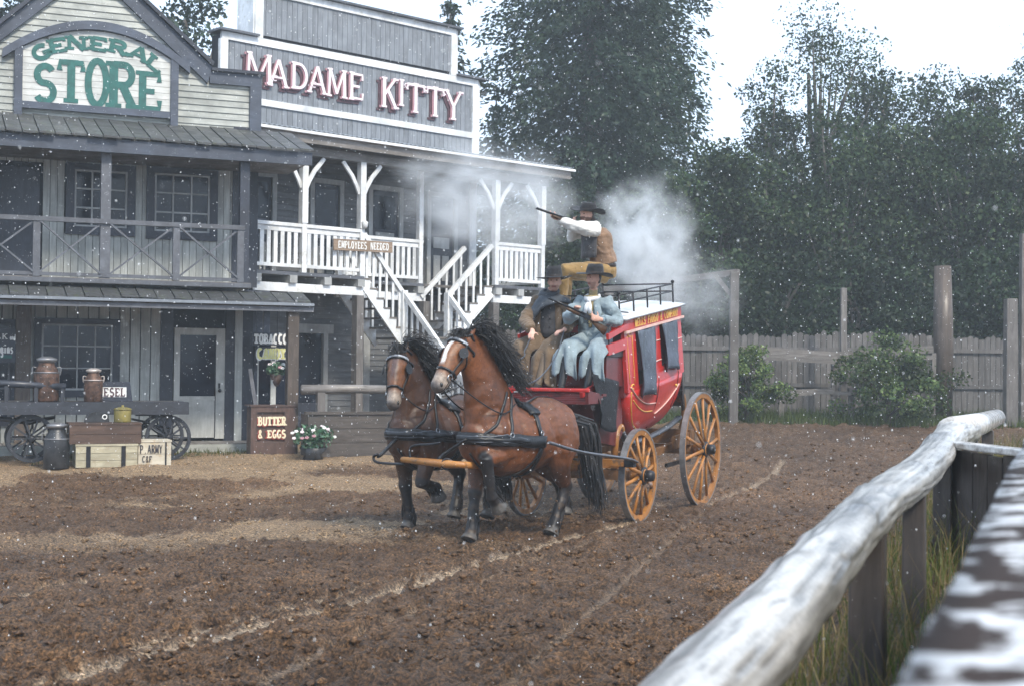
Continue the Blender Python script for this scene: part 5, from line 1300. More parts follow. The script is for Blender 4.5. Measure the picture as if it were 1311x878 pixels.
# ------------------------------------------------------------------ people
skin_m = vcol('skin_and_cloth', .55, .12, 40, .1, .003, .4)
def cloth(name, col, rough=.8, var=.35, scale=5.0):
    m, t, b, _ = nodes(name); v = coords(t, rand=False); n1 = noise(t, v, scale, 6, .65); n2 = noise(t, v, 130, 2, .5); n3 = noise(t, v, 14, 3, .5, .8)
    t.links.new(ramp(t, n1, [(.3, tuple(c*(1-var) for c in col)), (.7, tuple(min(1, c*(1+var*.7)) for c in col))]), b.inputs['Base Color'])
    b.inputs['Roughness'].default_value = rough; b.inputs['Sheen Weight'].default_value = .15; b.inputs['Specular IOR Level'].default_value = .3
    ad = N(t, 'ShaderNodeMath', operation='MULTIPLY_ADD'); ad.inputs[1].default_value = .15
    t.links.new(n2, ad.inputs[0]); t.links.new(n3, ad.inputs[2]); bump(t, b, ad.outputs[0], .5, .03); return m
blue_c = cloth('faded_blue_duster', (.235, .295, .325)); brown_c = cloth('worn_brown_duster', (.145, .098, .060)); grey_v = cloth('dark_grey_vest', (.060, .058, .062))
shawl_c = cloth('slate_shawl', (.060, .070, .085)); hat_c = cloth('black_felt', (.014, .014, .017), .85, .4, 8); vest_c = cloth('brown_vest', (.24, .15, .095)); shirt_c = cloth('white_shirt', (.66, .65, .62), .8, .15)
scarf_c = cloth('white_scarf', (.70, .70, .71), .8, .15); must_c = cloth('mustard_shirt', (.33, .26, .13)); trouser_c = cloth('mustard_trousers', (.27, .17, .065)); belt_c = plain('dark_belt', (.03, .022, .02), .5)
gun_wood = wood('gun_stock', (.09, .045, .022), (.04, .02, .01), grain=(9, 9, 9), rough=(.3, .5), vary=.1)
gun_steel = plain('blued_steel', (.035, .037, .042), .3, .8, var=.3)
SKIN, SKIN2 = (.66, .39, .30), (.58, .33, .25)
def perp(a, d): a = Vector(a); d = Vector(d).normalized(); a = a-d*a.dot(d); return a.normalized()
def hand(mb, wrist, d, palm, thumb, grip=.8, s=1.0):
    """wrist, d towards the fingers, palm = palm normal, thumb = side of the thumb"""
    d = Vector(d).normalized(); palm = perp(palm, d); th = perp(thumb, d); w = Vector(wrist)
    mb.loft([w-d*.02, w+d*.03*s, w+d*.075*s, w+d*.095*s], [(.026, .022), (.038*s, .020), (.044*s, .018), (.040*s, .014)], th, 10)
    for i, (ln, off) in enumerate(((.070, .032), (.080, .011), (.074, -.011), (.058, -.031))):
        p = w+d*(.088*s)+th*(off*s); pts = [p-d*.02]; cur = d
        for k, f in enumerate((.45, .32, .23)):
            cur = (Matrix.Rotation(-grip*(1.1 if k else .8), 3, cur.cross(palm).normalized()) @ cur) if False else (cur*math.cos(grip*(.9 if k else .7))+palm*math.sin(grip*(.9 if k else .7))).normalized()
            palm2 = palm; p = p+cur*ln*f*s; pts.append(p); palm = (palm-cur*palm.dot(cur)).normalized() if abs(palm.dot(cur)) < .95 else -d
        mb.loft(pts, [.0105*s, .0105*s, .0095*s, .008*s], th, 8); palm = perp(palm2, d) if abs(palm2.dot(d)) < .9 else palm2
    t0 = w+d*.03*s+th*.03*s; mb.loft([t0, t0+(th*.6+d*.6+palm*.4).normalized()*.035*s, t0+(th*.4+d*.8+palm*.6).normalized()*.066*s], [.014*s, .012*s, .009*s], d, 8)
def person(name, label, J, f, colors, grip=(.8, .8), voxel=.0105):
    """J: joints in world coordinates; f: facing of the chest"""
    random.seed(len(label)); root = empty(name, J['pelvis'], label, 'person'); f = Vector(f).normalized(); lat = f.cross(Vector((0, 0, 1))).normalized()   # person's right
    mb = MB(); cols = []                                     # (a, b, r, colour)
    def tube(pts, rad, col, side=None, n=12):
        mb.loft(pts, rad, side, n)
        for i in range(len(pts)-1):
            r = rad[i]; cols.append((np.array(pts[i]), np.array(pts[i+1]), max(r) if isinstance(r, tuple) else r, np.array(col)))
    pel, ch, nk, hd = (Vector(J[k]) for k in ('pelvis', 'chest', 'neck', 'head')); hf = perp(J.get('look', f), (0, 0, 1)); up = Vector(J.get('headup', (0, 0, 1))).normalized()
    w = pel.lerp(ch, .5)
    tube([pel-(ch-pel).normalized()*.10, pel, w, ch, ch.lerp(nk, .75)], [(.13, .10), (.165, .125), (.150, .112), (.180, .125), (.09, .075)], colors['torso'], lat, 16)
    tube([ch.lerp(nk, .8), nk, nk.lerp(hd, .5)], [.062, .056, .056], colors['skin'], lat, 10)
    hl_ = hf.cross(up).normalized()
    tube([hd-up*.118+hf*.030, hd-up*.085+hf*.024, hd-up*.03+hf*.01, hd+up*.035, hd+up*.085, hd+up*.118], [(.030, .036), (.052, .070), (.070, .092), (.078, .100), (.064, .082), (.025, .035)], colors['skin'], hl_, 16)
    mb.loft([hd+hf*.085+up*.022, hd+hf*.103-up*.008, hd+hf*.112-up*.032, hd+hf*.086-up*.040], [.010, .014, .019, .012], hl_, 8)     # nose
    mb.loft([hd+hf*.084+up*.034-hl_*.05, hd+hf*.094+up*.036, hd+hf*.084+up*.034+hl_*.05], [.012, .013, .012], None, 8)                  # brow
    for sg in (-1, 1):
        mb.ball(hd+hl_*(sg*.077)-hf*.008-up*.008, (.014, .016, .030), 8, 6)
    mb.loft([hd+hf*.082-up*.064-hl_*.022, hd+hf*.091-up*.063, hd+hf*.082-up*.064+hl_*.022], [.008, .011, .008], None, 8)
    for k, sg in (('R', 1), ('L', -1)):
        sh, el, wr = (Vector(J[q+k]) for q in ('sh', 'el', 'wr'))
        tube([ch.lerp(nk, .55), sh+Vector((0, 0, .01)), sh.lerp(el, .35), el, el.lerp(wr, .35), wr.lerp(el, .12)], [(.07, .07), .074, .060, .048, .046, .033], colors['sleeve'], None, 12)
        tube([wr.lerp(el, .14), wr], [.031, .028], colors['skin'], None, 10)
        hdirs = J['hand'+k]; hand(mb, wr, *hdirs, grip=grip[0 if k == 'R' else 1]); cols.append((np.array(wr), np.array(wr+Vector(hdirs[0]).normalized()*.16), .06, np.array(colors['skin'])))
        hp, kn, an = (Vector(J[q+k]) for q in ('hip', 'kn', 'an')); td = perp(J.get('toe', f), (0, 0, 1))
        tube([hp, hp.lerp(kn, .3), kn.lerp(hp, .2), kn, kn.lerp(an, .3), an.lerp(kn, .15), an], [.105, .098, .075, .066, .062, .046, .046], colors['leg'], None, 12)
        tube([an-td*.07-Vector((0, 0, .045)), an-Vector((0, 0, .035)), an+td*.10-Vector((0, 0, .052)), an+td*.18-Vector((0, 0, .062))], [(.035, .03), (.048, .046), (.05, .032), (.03, .018)], colors['boot'], td.cross(Vector((0, 0, 1))), 12)
    me = fuse(mb, voxel, 3, .45); V = mverts(me); best = np.full(len(V), 99.); Cc = np.zeros((len(V), 3))
    for a, b, r, c in cols:
        ab = b-a; t = np.clip(((V-a)@ab)/(ab@ab+1e-9), 0, 1); d = np.linalg.norm(V-a-t[:, None]*ab, axis=1)/max(r, .02); u = d < best; best[u] = d[u]; Cc[u] = c
    rel = V-np.array(hd); q = rel@np.array(up); fr = rel@np.array(hf); la = rel@np.array(hl_); onh = np.linalg.norm(rel, axis=1) < .16
    stub = onh & (fr > .02) & (q < -.045) & (q > -.125); Cc[stub] = Cc[stub]*.62
    m = onh & (fr > .06) & (np.abs(q+.063) < .012) & (np.abs(la) < .03); Cc[m] = (.22, .08, .065)
    hr = onh & ((fr < -.015) & (q > -.06) | (q > .06)); Cc[hr] = colors.get('hair', (.03, .02, .015))
    if colors.get('beard'): bd = onh & (fr > -.01) & (q < -.028) & ~((np.abs(q+.063) < .01) & (fr > .07)); Cc[bd] = colors['beard']
    put('body', me, skin_m, root, Cc)
    for sg in (-1, 1): MB().ball(hd+hf*.083+up*.014+hl_*(sg*.032), (.012, .012, .009), 8, 6).build('eye', eye_m, root, True)
    return root, f, lat
def hat(root, hd, up, fwd, col, crown=.125, brim=.205, curl=.055, dent=.02, tilt=0.0):
    up = Vector(up).normalized(); fwd = perp(fwd, up); sd_ = fwd.cross(up); c = Vector(hd)+up*.055; mb = MB(); n = 32; vs = []
    rings = [(brim, 'b', 1.0), (brim*.86, 'b', .6), (.125, 'b', .12), (.103, 0, .0), (.100, 0, .03), (.093, 0, crown*.7), (.080, 0, crown), (.045, 0, crown-dent), (.005, 0, crown-dent*1.4)]
    for r, kd, z in rings:
        for j in range(n):
            a = 2*math.pi*j/n; ca, sa = math.cos(a), math.sin(a); ex = 1.12
            zz = (curl*(sa*sa)-.018*ca*ca)*z+.004*math.sin(a*3+1)*z if kd == 'b' else z-(.012*(ca > 0)*ca if z > .05 else 0)
            vs.append(c+fwd*(r*ca*ex)+sd_*(r*sa)+up*zz)
    k = len(rings); mb.add(vs, [(i*n+j, i*n+(j+1) % n, (i+1)*n+(j+1) % n, (i+1)*n+j) for i in range(k-1) for j in range(n)])
    o = mb.build('hat', col, root, True, solid=.006)
    bd = MB(); vs = []
    for z in (.008, .034):
        for j in range(24):
            a = 2*math.pi*j/24; vs.append(c+fwd*(.1045*math.cos(a)*1.12)+sd_*(.1045*math.sin(a))+up*z)
    bd.add(vs, [(j, (j+1) % 24, 24+(j+1) % 24, 24+j) for j in range(24)]); bd.build('hat_band', belt_c, o, True)
def garment(root, name, lofts, mat, voxel=.012, smooth=4, fold=1.0):
    mb = MB()
    for pts, rad, side in lofts: mb.loft(pts, rad, side, 14)
    me = fuse(mb, voxel, smooth); V = mverts(me); Nn = mnormals(me); k = len(name)+len(root.name)
    fo = (fbm(V[:, 0]*7+V[:, 1]*5, V[:, 2]*15+V[:, 0]*4, k, 3)-.44)*.05+(1-np.abs(2*fbm(V[:, 0]*5-V[:, 1]*4, V[:, 2]*9+V[:, 1]*6, k+9, 2)/.75-1)-.5)*.022
    V = V+Nn*(fo*fold)[:, None].astype(np.float32); me.vertices.foreach_set('co', V.ravel()); me.update(); return put(name, me, mat, root)
def drape(root, name, path, across, width, droop, mat, nu=16, nv=17, wave=.032, flare=.28, th=.012):
    """cloth laid along path, hanging down at both sides by droop"""
    c = catmull(path, 5); n = len(c); pts = []; ac = Vector(across).normalized()
    for i, p in enumerate(c):
        u = i/(n-1); ww = width*(1+flare*u)
        for j in range(nv):
            v = j/(nv-1)*2-1; pts.append(p+ac*(v*ww/2)+Vector((0, 0, -droop*(abs(v)**1.7)*(1-.3*u)))+Vector((0, 0, 1))*wave*(math.sin(v*6+i*.6)+.5*math.sin(v*13+i*.9))*u+ac.cross(Vector((0, 0, 1)))*(wave*1.6*math.sin(v*7+1)*u*u))
    return MB().grid(pts, n, nv).build(name, mat, root, True, solid=th)
# ---- the guard in the blue duster, gun across his lap
FW = -FC.u; LF = FC.n                                 # coach forward and left
g = dict(pelvis=C(-.24, .28, 2.26), chest=C(-.30, .28, 2.60), neck=C(-.33, .28, 2.80), head=P(761, 357, 17.62),
         shR=C(-.30, .09, 2.71), shL=C(-.30, .48, 2.71), elR=P(727, 408, 17.50), elL=P(791, 412, 17.62), wrR=P(737, 399, 17.32), wrL=P(768, 409, 17.33),
         hipR=C(-.28, .18, 2.24), hipL=C(-.28, .39, 2.24), knR=C(-.74, .12, 2.16), knL=C(-.74, .48, 2.14), anR=C(-.90, .12, 1.70), anL=C(-.90, .46, 1.70), look=FW*.8-LF*.5)
gunv = (P(776, 415, 17.42)-P(704, 383, 17.05)); gd = gunv.normalized()
g['handR'] = (gd*-.2+Vector((.3, -.6, .5)), Vector((0, .3, -1)), gd*-1); g['handL'] = (Vector((-.8, -.4, .1)), Vector((0, 0, 1)), -gd)
guard, f_, l_ = person('person', 'seated person in pale blue duster and black hat with white neckerchief, long gun in hands', g, FW, dict(torso=(.30, .235, .12), skin=SKIN2, sleeve=(.2, .27, .31), leg=(.012, .013, .016), boot=(.014, .013, .012), hair=(.05, .04, .035)))
c0, p0, n0 = g['chest'], g['pelvis'], g['neck']
garment(guard, 'coat', [([p0-Vector((0, 0, .10)), p0, p0.lerp(c0, .5)-FW*.012, c0-FW*.02, c0.lerp(n0, .55)-FW*.03, n0-FW*.045-Vector((0, 0, .03))], [(.21, .15), (.225, .155), (.205, .14), (.225, .14), (.16, .105), (.085, .06)], l_)]+
        [([c0.lerp(n0, .3), g['sh'+k]+Vector((0, 0, .005)), g['sh'+k].lerp(g['el'+k], .5), g['el'+k], g['el'+k].lerp(g['wr'+k], .55), g['wr'+k].lerp(g['el'+k], .18)], [.10, .098, .088, .080, .068, .060], None) for k in 'RL'], blue_c)
fr_ = perp(FW, (0, 0, 1))
def front_patch(root, name, mat, c, up_, lat_, f_, poly, off, bulge=.05):
    pts = []; nu, nv = 8, 9
    for i in range(nu):
        u = i/(nu-1); half = poly(u)
        for j in range(nv):
            v = j/(nv-1)*2-1; pts.append(c+up_*(u-.5)+lat_*(v*half)+f_*(off-bulge*v*v))
    return MB().grid(pts, nu, nv).build(name, mat, root, True, solid=.012)
front_patch(guard, 'shirt_front', must_c, c0+Vector((0, 0, .02)), Vector((0, 0, .40)), l_, fr_, lambda u: .02+.075*u, .130)
nkc = n0+fr_*.02
MB().loft([nkc+(-l_*math.cos(a)*.085+fr_*math.sin(a)*.085)+Vector((0, 0, .0-.03*math.sin(a))) for a in np.linspace(-.6, math.pi+.6, 14)], [(.03, .02)]*14, (0, 0, 1), 8).build('neckerchief', scarf_c, guard, True)
for q, dx in ((0, -.03), (1, .04)):
    s0 = nkc+fr_*.10-Vector((0, 0, .05)); MB().loft([s0, s0+fr_*.03+l_*dx*.5-Vector((0, 0, .07)), s0+fr_*.035+l_*dx-Vector((0, 0, .16))], [(.020, .014), (.034, .012), (.022, .008)], l_, 8).build('scarf_end', scarf_c, guard, True)
MB().ball(nkc+fr_*.11-Vector((0, 0, .045)), .026, 8, 6).build('scarf_knot', scarf_c, guard, True)
for sg in (1, -1):
    a = c0.lerp(n0, .8)+l_*(sg*.07)+fr_*.075; MB().loft([n0+l_*(sg*.075)-fr_*.03, a, c0+l_*(sg*.12)+fr_*.145, c0+l_*(sg*.10)+fr_*.15-Vector((0, 0, .14))], [(.03, .012), (.045, .014), (.05, .014), (.02, .012)], l_, 8, sq=.8).build('lapel', blue_c, guard, True)
for k, sg in (('R', 1), ('L', -1)):
    h, kn = g['hip'+k], g['kn'+k]
    drape(guard, 'coat_skirt', [h+Vector((0, 0, .125)), h.lerp(kn, .45)+Vector((0, 0, .13)), kn+Vector((0, 0, .105))-FW*.04, kn+FW*.09+Vector((0, 0, .02)), kn+FW*.12-Vector((0, 0, .13)), kn+FW*.115-Vector((0, 0, .27))], l_, .27, .17, blue_c)
hat(guard, g['head'], Vector((.06, -.04, 1)), FW*.8-LF*.5, hat_c, .13, .215, .02)
# ---- the driver in brown with a grey shawl
d = dict(pelvis=C(-.20, -.30, 2.27), chest=C(-.26, -.32, 2.62), neck=C(-.30, -.33, 2.83), head=P(710, 361, 17.86),
         shR=C(-.27, -.53, 2.74), shL=C(-.27, -.13, 2.73), elR=P(672, 411, 17.95), elL=P(734, 411, 17.85), wrR=P(682, 424, 17.62), wrL=P(722, 423, 17.55),
         hipR=C(-.24, -.41, 2.25), hipL=C(-.24, -.20, 2.25), knR=C(-.66, -.56, 2.18), knL=C(-.68, -.18, 2.16), anR=C(-.86, -.56, 1.72), anL=C(-.88, -.20, 1.72), look=FW+LF*.35)
d['handR'] = (FW*.7+Vector((.1, 0, -.5)), Vector((.3, .2, -.9)), LF); d['handL'] = (FW*.8-LF*.5+Vector((0, 0, -.2)), Vector((0, .2, -1)), -LF)
driver, f_, l_ = person('person', 'seated coach driver in brown duster, slate shawl and black hat holding the reins', d, FW, dict(torso=(.07, .066, .07), skin=SKIN, sleeve=(.15, .10, .06), leg=(.12, .085, .055), boot=(.025, .02, .018), hair=(.06, .035, .02)))
c0, p0, n0 = d['chest'], d['pelvis'], d['neck']
garment(driver, 'coat', [([p0-Vector((0, 0, .10)), p0, p0.lerp(c0, .5)-FW*.03, c0-FW*.04, c0.lerp(n0, .5)-FW*.04], [(.215, .14), (.225, .14), (.205, .125), (.215, .12), (.15, .09)], l_)]+
        [([c0.lerp(n0, .3), d['sh'+k], d['sh'+k].lerp(d['el'+k], .5), d['el'+k], d['el'+k].lerp(d['wr'+k], .55), d['wr'+k].lerp(d['el'+k], .16)], [.10, .098, .086, .080, .066, .060], None) for k in 'RL'], brown_c)
vf = front_patch(driver, 'vest', grey_v, c0-Vector((0, 0, .03)), Vector((0, 0, .58)), l_, fr_, lambda u: .125, .128)
for sg in (-1, 1):
    for i in range(4): MB().ball(c0+Vector((0, 0, .14-.11*i))+l_*(sg*.045)+fr_*.140, .010, 6, 5).build('button', metal_dark, driver, True)
for sg in (1, -1):
    MB().loft([n0+l_*(sg*.08), c0+l_*(sg*.145)+fr_*.10, c0+l_*(sg*.155)+fr_*.11-Vector((0, 0, .2)), p0+l_*(sg*.15)+fr_*.15], [(.03, .014), (.05, .016), (.05, .016), (.05, .016)], l_, 8, sq=.8).build('lapel', brown_c, driver, True)
# shawl: a cape of rings round the neck and over the right shoulder
rings = []; nn = 22
for r_, z_, dn in ((.085, .02, 0), (.12, .0, .0), (.17, -.05, .02), (.225, -.12, .06), (.255, -.22, .11), (.25, -.27, .12)):
    for j in range(nn):
        a = 2*math.pi*j/nn; sd_ = math.cos(a); k = 1+.12*math.sin(a*5+r_*20); lower = dn*1.5*max(0, sd_); z_k = z_*(.40+.60*max(0, sd_+.25)/1.25)
        rings.append(n0+l_*(r_*sd_*1.08*k)+fr_*(r_*.70*math.sin(a)*k+.01)+Vector((0, 0, z_k-lower+.02*math.sin(a*4+r_*15))))
mb = MB(); mb.add(rings, [(i*nn+j, i*nn+(j+1) % nn, (i+1)*nn+(j+1) % nn, (i+1)*nn+j) for i in range(5) for j in range(nn)]); mb.build('shawl', shawl_c, driver, True, solid=.016)
MB().loft([n0+(l_*math.cos(a)*.10+fr_*math.sin(a)*.095)+Vector((0, 0, .035-.035*math.sin(a))) for a in np.linspace(0, 2*math.pi, 20)], [(.040, .034)]*20, (0, 0, 1), 8).build('shawl_roll', shawl_c, driver, True)
for k, sg in (('R', 1), ('L', -1)):
    h, kn = d['hip'+k], d['kn'+k]
    drape(driver, 'coat_skirt', [h+Vector((0, 0, .125)), h.lerp(kn, .45)+Vector((0, 0, .13)), kn+Vector((0, 0, .10))-FW*.04, kn+FW*.09+Vector((0, 0, .0)), kn+FW*.13-Vector((0, 0, .17)), kn+FW*.16-Vector((0, 0, .40))], l_, .30, .18, brown_c)
hat(driver, d['head'], Vector((-.06, 0, 1)), FW+LF*.35, hat_c, .15, .225, .012)
# ---- the shooter kneeling on the roof
sv = (P(690, 268, 18.0)-P(752, 284, 18.5)).normalized(); SFc = Vector((sv.x, sv.y, 0)).normalized(); sl_ = SFc.cross(Vector((0, 0, 1)))
sh_ = dict(pelvis=P(774, 345, 18.52), chest=P(764, 303, 18.48), neck=P(760, 287, 18.46), head=P(752, 276, 18.42), look=SFc,
           shL=P(762, 292, 18.28), shR=P(753, 293, 18.66), elL=P(734, 290, 18.22), elR=P(730, 303, 18.60), wrL=P(714, 280, 18.26), wrR=P(737, 286, 18.46),
           hipL=P(774, 348, 18.42), hipR=P(774, 348, 18.62), knL=P(723, 346, 18.24), knR=P(727, 351, 18.66), anL=P(717, 400, 18.40), anR=P(722, 402, 18.70), headup=Vector((.05, 0, 1)))
sh_['handL'] = (sv+Vector((0, 0, .15)), Vector((0, .6, .8)), Vector((0, .5, .8))); sh_['handR'] = (sv*.5+Vector((0, -.5, .3)), Vector((0, -.9, .2)), Vector((0, 0, 1)))
shooter, f_, l_ = person('person', 'kneeling shooter on the coach roof in brown vest, white shirt and mustard trousers', sh_, SFc, dict(torso=(.055, .050, .055), skin=SKIN, sleeve=(.64, .63, .60), leg=(.33, .20, .06), boot=(.05, .035, .025), hair=(.05, .03, .02), beard=(.16, .085, .06)))
c0, p0, n0 = sh_['chest'], sh_['pelvis'], sh_['neck']; bk = -SFc
garment(shooter, 'vest', [([p0.lerp(c0, .15)+bk*.01, p0.lerp(c0, .6)+bk*.005, c0+bk*.01, c0.lerp(n0, .6)+bk*.025], [(.205, .160), (.195, .152), (.215, .160), (.14, .11)], l_)], vest_c, fold=.55)
front_patch(shooter, 'shirt_front', grey_v, c0-Vector((0, 0, .06)), Vector((0, 0, .46)), l_, SFc, lambda u: .15, .178, .045)
garment(shooter, 'shirt_sleeve', [([c0.lerp(n0, .4), sh_['shL']-Vector((0, 0, .005)), sh_['shL'].lerp(sh_['elL'], .5)-Vector((0, 0, .02)), sh_['elL'], sh_['elL'].lerp(sh_['wrL'], .5), sh_['wrL'].lerp(sh_['elL'], .1)], [.07, .098, .095, .075, .062, .046], None)], shirt_c)
garment(shooter, 'shirt_sleeve', [([c0.lerp(n0, .4), sh_['shR'], sh_['shR'].lerp(sh_['elR'], .5), sh_['elR'], sh_['elR'].lerp(sh_['wrR'], .5), sh_['wrR'].lerp(sh_['elR'], .1)], [.07, .095, .09, .078, .06, .046], None)], shirt_c)
pe = p0.lerp(c0, .12)
garment(shooter, 'trousers', [([pe, p0-Vector((0, 0, .02)), p0+bk*.03-Vector((0, 0, .12))], [(.165, .12), (.185, .145), (.15, .12)], l_)]+[([sh_['hip'+k]-Vector((0, 0, .02))+bk*.03, sh_['hip'+k].lerp(sh_['kn'+k], .4), sh_['kn'+k], sh_['kn'+k].lerp(sh_['an'+k], .4), sh_['an'+k].lerp(sh_['kn'+k], .15)], [.135, .122, .092, .074, .062], None) for k in 'LR'], trouser_c, fold=.45)
MB().loft([pe+(l_*math.cos(a)*.178+SFc*math.sin(a)*.13) for a in np.linspace(0, 2*math.pi, 24)], [(.012, .028)]*24, None, 8).build('belt', belt_c, shooter, True)
hat(shooter, sh_['head'], Vector((.12, -.12, 1)), SFc, hat_c, .115, .215, .05)
# ---- guns and reins
def gun(label, muzzle, butt, up_=(0, 0, 1), ln=1.0, double=False):
    a, b = Vector(muzzle), Vector(butt); dd = (b-a); u = perp(up_, dd); root = empty('long_gun', a.lerp(b, .5), label, 'gun'); L = dd.length
    sd_ = dd.normalized().cross(u)
    for o in ((-.011, .011) if double else (0,)): MB().loft([a+sd_*o, a+dd*.60+sd_*o], [.0115, .014], None, 10).build('barrel', gun_steel, root, True)
    if not double: MB().loft([a+dd*.04-u*.024, a+dd*.50-u*.026], [.010, .012], None, 8).build('magazine_tube', gun_steel, root, True)
    MB().loft([a+dd*.30-u*.022, a+dd*.52-u*.026], [(.018, .020), (.020, .026)], sd_, 8).build('forestock', gun_wood, root, True)
    MB().bar(a+dd*.52-u*.012, a+dd*.70-u*.016, .034, .062, u).build('receiver', gun_steel, root, bevel=.006)
    MB().loft([a+dd*.69-u*.018, a+dd*.76-u*.040, a+dd*.86-u*.062, b-u*.085], [(.016, .022), (.016, .024), (.018, .040), (.020, .060)], sd_, 10).build('stock', gun_wood, root, True)
    MB().torus(a+dd*.70-u*.062, .026, .005, sd_.to_track_quat('Z', 'Y').to_matrix(), 14, 5).build('trigger_guard', gun_steel, root, True)
    MB().ball(a+dd*.02+u*.016, .006, 6, 4).build('front_sight', gun_steel, root, True)
gun('long double-barrelled gun held across the lap of the blue-coated guard', P(703, 382, 17.05), P(778, 416, 17.42), double=True)
gun('long double-barrelled gun raised to the left by the kneeling shooter', P(687, 267, 18.02), P(753, 290, 18.42), double=True)
def rein(label, pts): MB().loft(catmull(pts, 8), [(.012, .006)]*80, (0, 0, 1), 6).build('rein', leather_hi, None, True, label, 'rein')
rein('pale leather rein drooping from the driver to the nearer horse', [P(722, 424, 17.5), P(712, 455, 17.2), P(690, 484, 16.7), P(664, 496, 16.2), hl(MA, .05, .12, 1.60)])
rein('dark leather rein loop hanging from the right hand of the driver', [P(682, 426, 17.6), P(672, 448, 17.4), P(662, 462, 17.2), hl(MBm, .1, .1, 1.6)])
# ------------------------------------------------------------------ yard clutter by the store
random.seed(21)
rust = plain('rusty_can', (.085, .045, .030), .55, .3, var=.9, scale=13, bumpy=.5)
rusty_rim = plain('pale_rusted_lid', (.42, .37, .34), .5, .4, var=.5, scale=9, bumpy=.4)
can_dark = plain('dark_dented_can', (.045, .046, .05), .4, .5, var=.5, scale=6, bumpy=.3)
can_grey = plain('grey_can_neck', (.22, .22, .23), .4, .6, var=.3)
wag = wood('dark_wagon_timber', (.032, .036, .048), (.014, .015, .02), (.065, .072, .09), grain=(6, 6, 16), rough=(.35, .65), vary=.2)
crate_w = wood('pale_crate_planks', (.47, .43, .31), (.30, .26, .17), (.56, .53, .42), grain=(3, 3, 20), rough=(.45, .75), vary=.12, wear=(.34, .29, .2))
armyw = wood('cream_painted_box', (.58, .53, .43), (.46, .40, .30), (.66, .62, .53), grain=(3, 3, 12), rough=(.45, .7), vary=.05, wear=(.44, .34, .22))
trunkw = wood('brown_trunk_timber', (.095, .055, .038), (.045, .025, .018), (.14, .085, .06), grain=(3, 3, 16), rough=(.4, .7), vary=.15)
brownp = wood('brown_panel', (.105, .062, .05), (.055, .032, .026), (.15, .095, .078), grain=(14, 14, 3), rough=(.4, .7), vary=.1)
yellowm = plain('dull_yellow_pail', (.20, .165, .045), .5, .1, var=.4, scale=7, bumpy=.3)
WZ = gz(*FS.at(-1.5, 2.3, 0)[:2])
wagon = empty('freight_wagon', FS.at(-2.5, 2.3, WZ), 'dark flatbed freight wagon with spoked wheels in front of the store', 'wagon')
wz = Z(FS, 120, 515, 2.75); ws0, ws1 = S(FS, -60, 520, 2.75), S(FS, 243, 520, 2.75)
for i in range(5):
    a = 1.75+i*.2; part(FS, 'bed_plank', wag if i else oldgrey_h, wagon, ws0, ws1+random.uniform(-.06, .03), a+.004, a+.196, wz-.05, wz+random.uniform(0, .008))
part(FS, 'bed_side', wag, wagon, ws0, ws1-.02, 2.752, 2.80, wz-.20, wz+.01); part(FS, 'bed_side', wag, wagon, ws0, ws1-.02, 1.70, 1.748, wz-.20, wz+.01)
MB().prism([(0, 0), (.30, .10), (.30, .19), (-.5, .19), (-.5, 0)], FS.u, (0, 0, 1), FS.n, .10, FS.at(ws1-.34, 2.2, wz-.24)).build('bolster', wag, wagon)
def wagon_wheel(s_, t_, r, parent, n=10):
    M4 = FS.mat(s_, t_, WZ+r) @ Matrix.Rotation(R(90), 4, 'X'); k = 30; vs = []
    for i in range(k):
        a = 2*math.pi*i/k
        for rr, zz in ((r, -.03), (r, .03), (r-.06, .03), (r-.06, -.03)): vs.append(M4 @ Vector((rr*math.cos(a), rr*math.sin(a), zz)))
    o = MB().add(vs, [(4*i+j, 4*((i+1) % k)+j, 4*((i+1) % k)+(j+1) % 4, 4*i+(j+1) % 4) for i in range(k) for j in range(4)]).build('wheel', wag, parent)
    for i in range(n):
        a = 2*math.pi*i/n; dd = Vector((math.cos(a), math.sin(a), 0)); MB().bar(M4 @ (dd*.05), M4 @ (dd*(r-.05)), .035, .03).build('spoke', wag, o)
    MB().lathe([(.05, -.09), (.07, -.04), (.07, .05), (.045, .11), (.02, .11)], M4, 12).build('hub', metal_dark, o, True)
rw = .39
for px in (215, 40):
    for t_ in (2.62, 1.86): wagon_wheel(S(FS, px, 565, 2.62), t_, rw, wagon)
for px in (215, 40): part(FS, 'axle', wag, wagon, S(FS, px, 565, 2.62)-.05, S(FS, px, 565, 2.62)+.05, 1.9, 2.6, WZ+rw-.05, WZ+rw+.05)
sx = S(FS, 215, 565, 2.62)
for a, b_ in (((sx-.75, wz-.25), (sx+.05, WZ+rw+.02)), ((sx-.6, WZ+rw+.12), (sx+.1, WZ+rw+.15))): MB().loft([FS.at(a[0], 2.5, a[1]), FS.at((a[0]+b_[0])/2, 2.55, (a[1]+b_[1])/2+.08), FS.at(b_[0], 2.5, b_[1])], [.022]*3, None, 6).build('iron_brace', metal_dark, wagon, True)
MB().loft([FS.at(S(FS, -30, 488, 2.5), 2.5, wz+.33), FS.at(S(FS, 84, 496, 2.5), 2.5, wz+.26)], [.06, .055], None, 8).build('draw_bar', wag, wagon, True)
for px in (8, 46, 80): s_ = S(FS, px, 500, 2.5); part(FS, 'bar_post', wag, wagon, s_-.03, s_+.03, 2.46, 2.54, wz+.005, wz+.30)
s_ = S(FS, 30, 540, 2.6); MB().loft([FS.at(s_-.6, 2.5, wz-.24), FS.at(s_+.1, 2.55, wz-.33), FS.at(s_+.5, 2.5, wz-.25)], [.04, .05, .03], None, 6).build('spring', metal_dark, wagon, True)
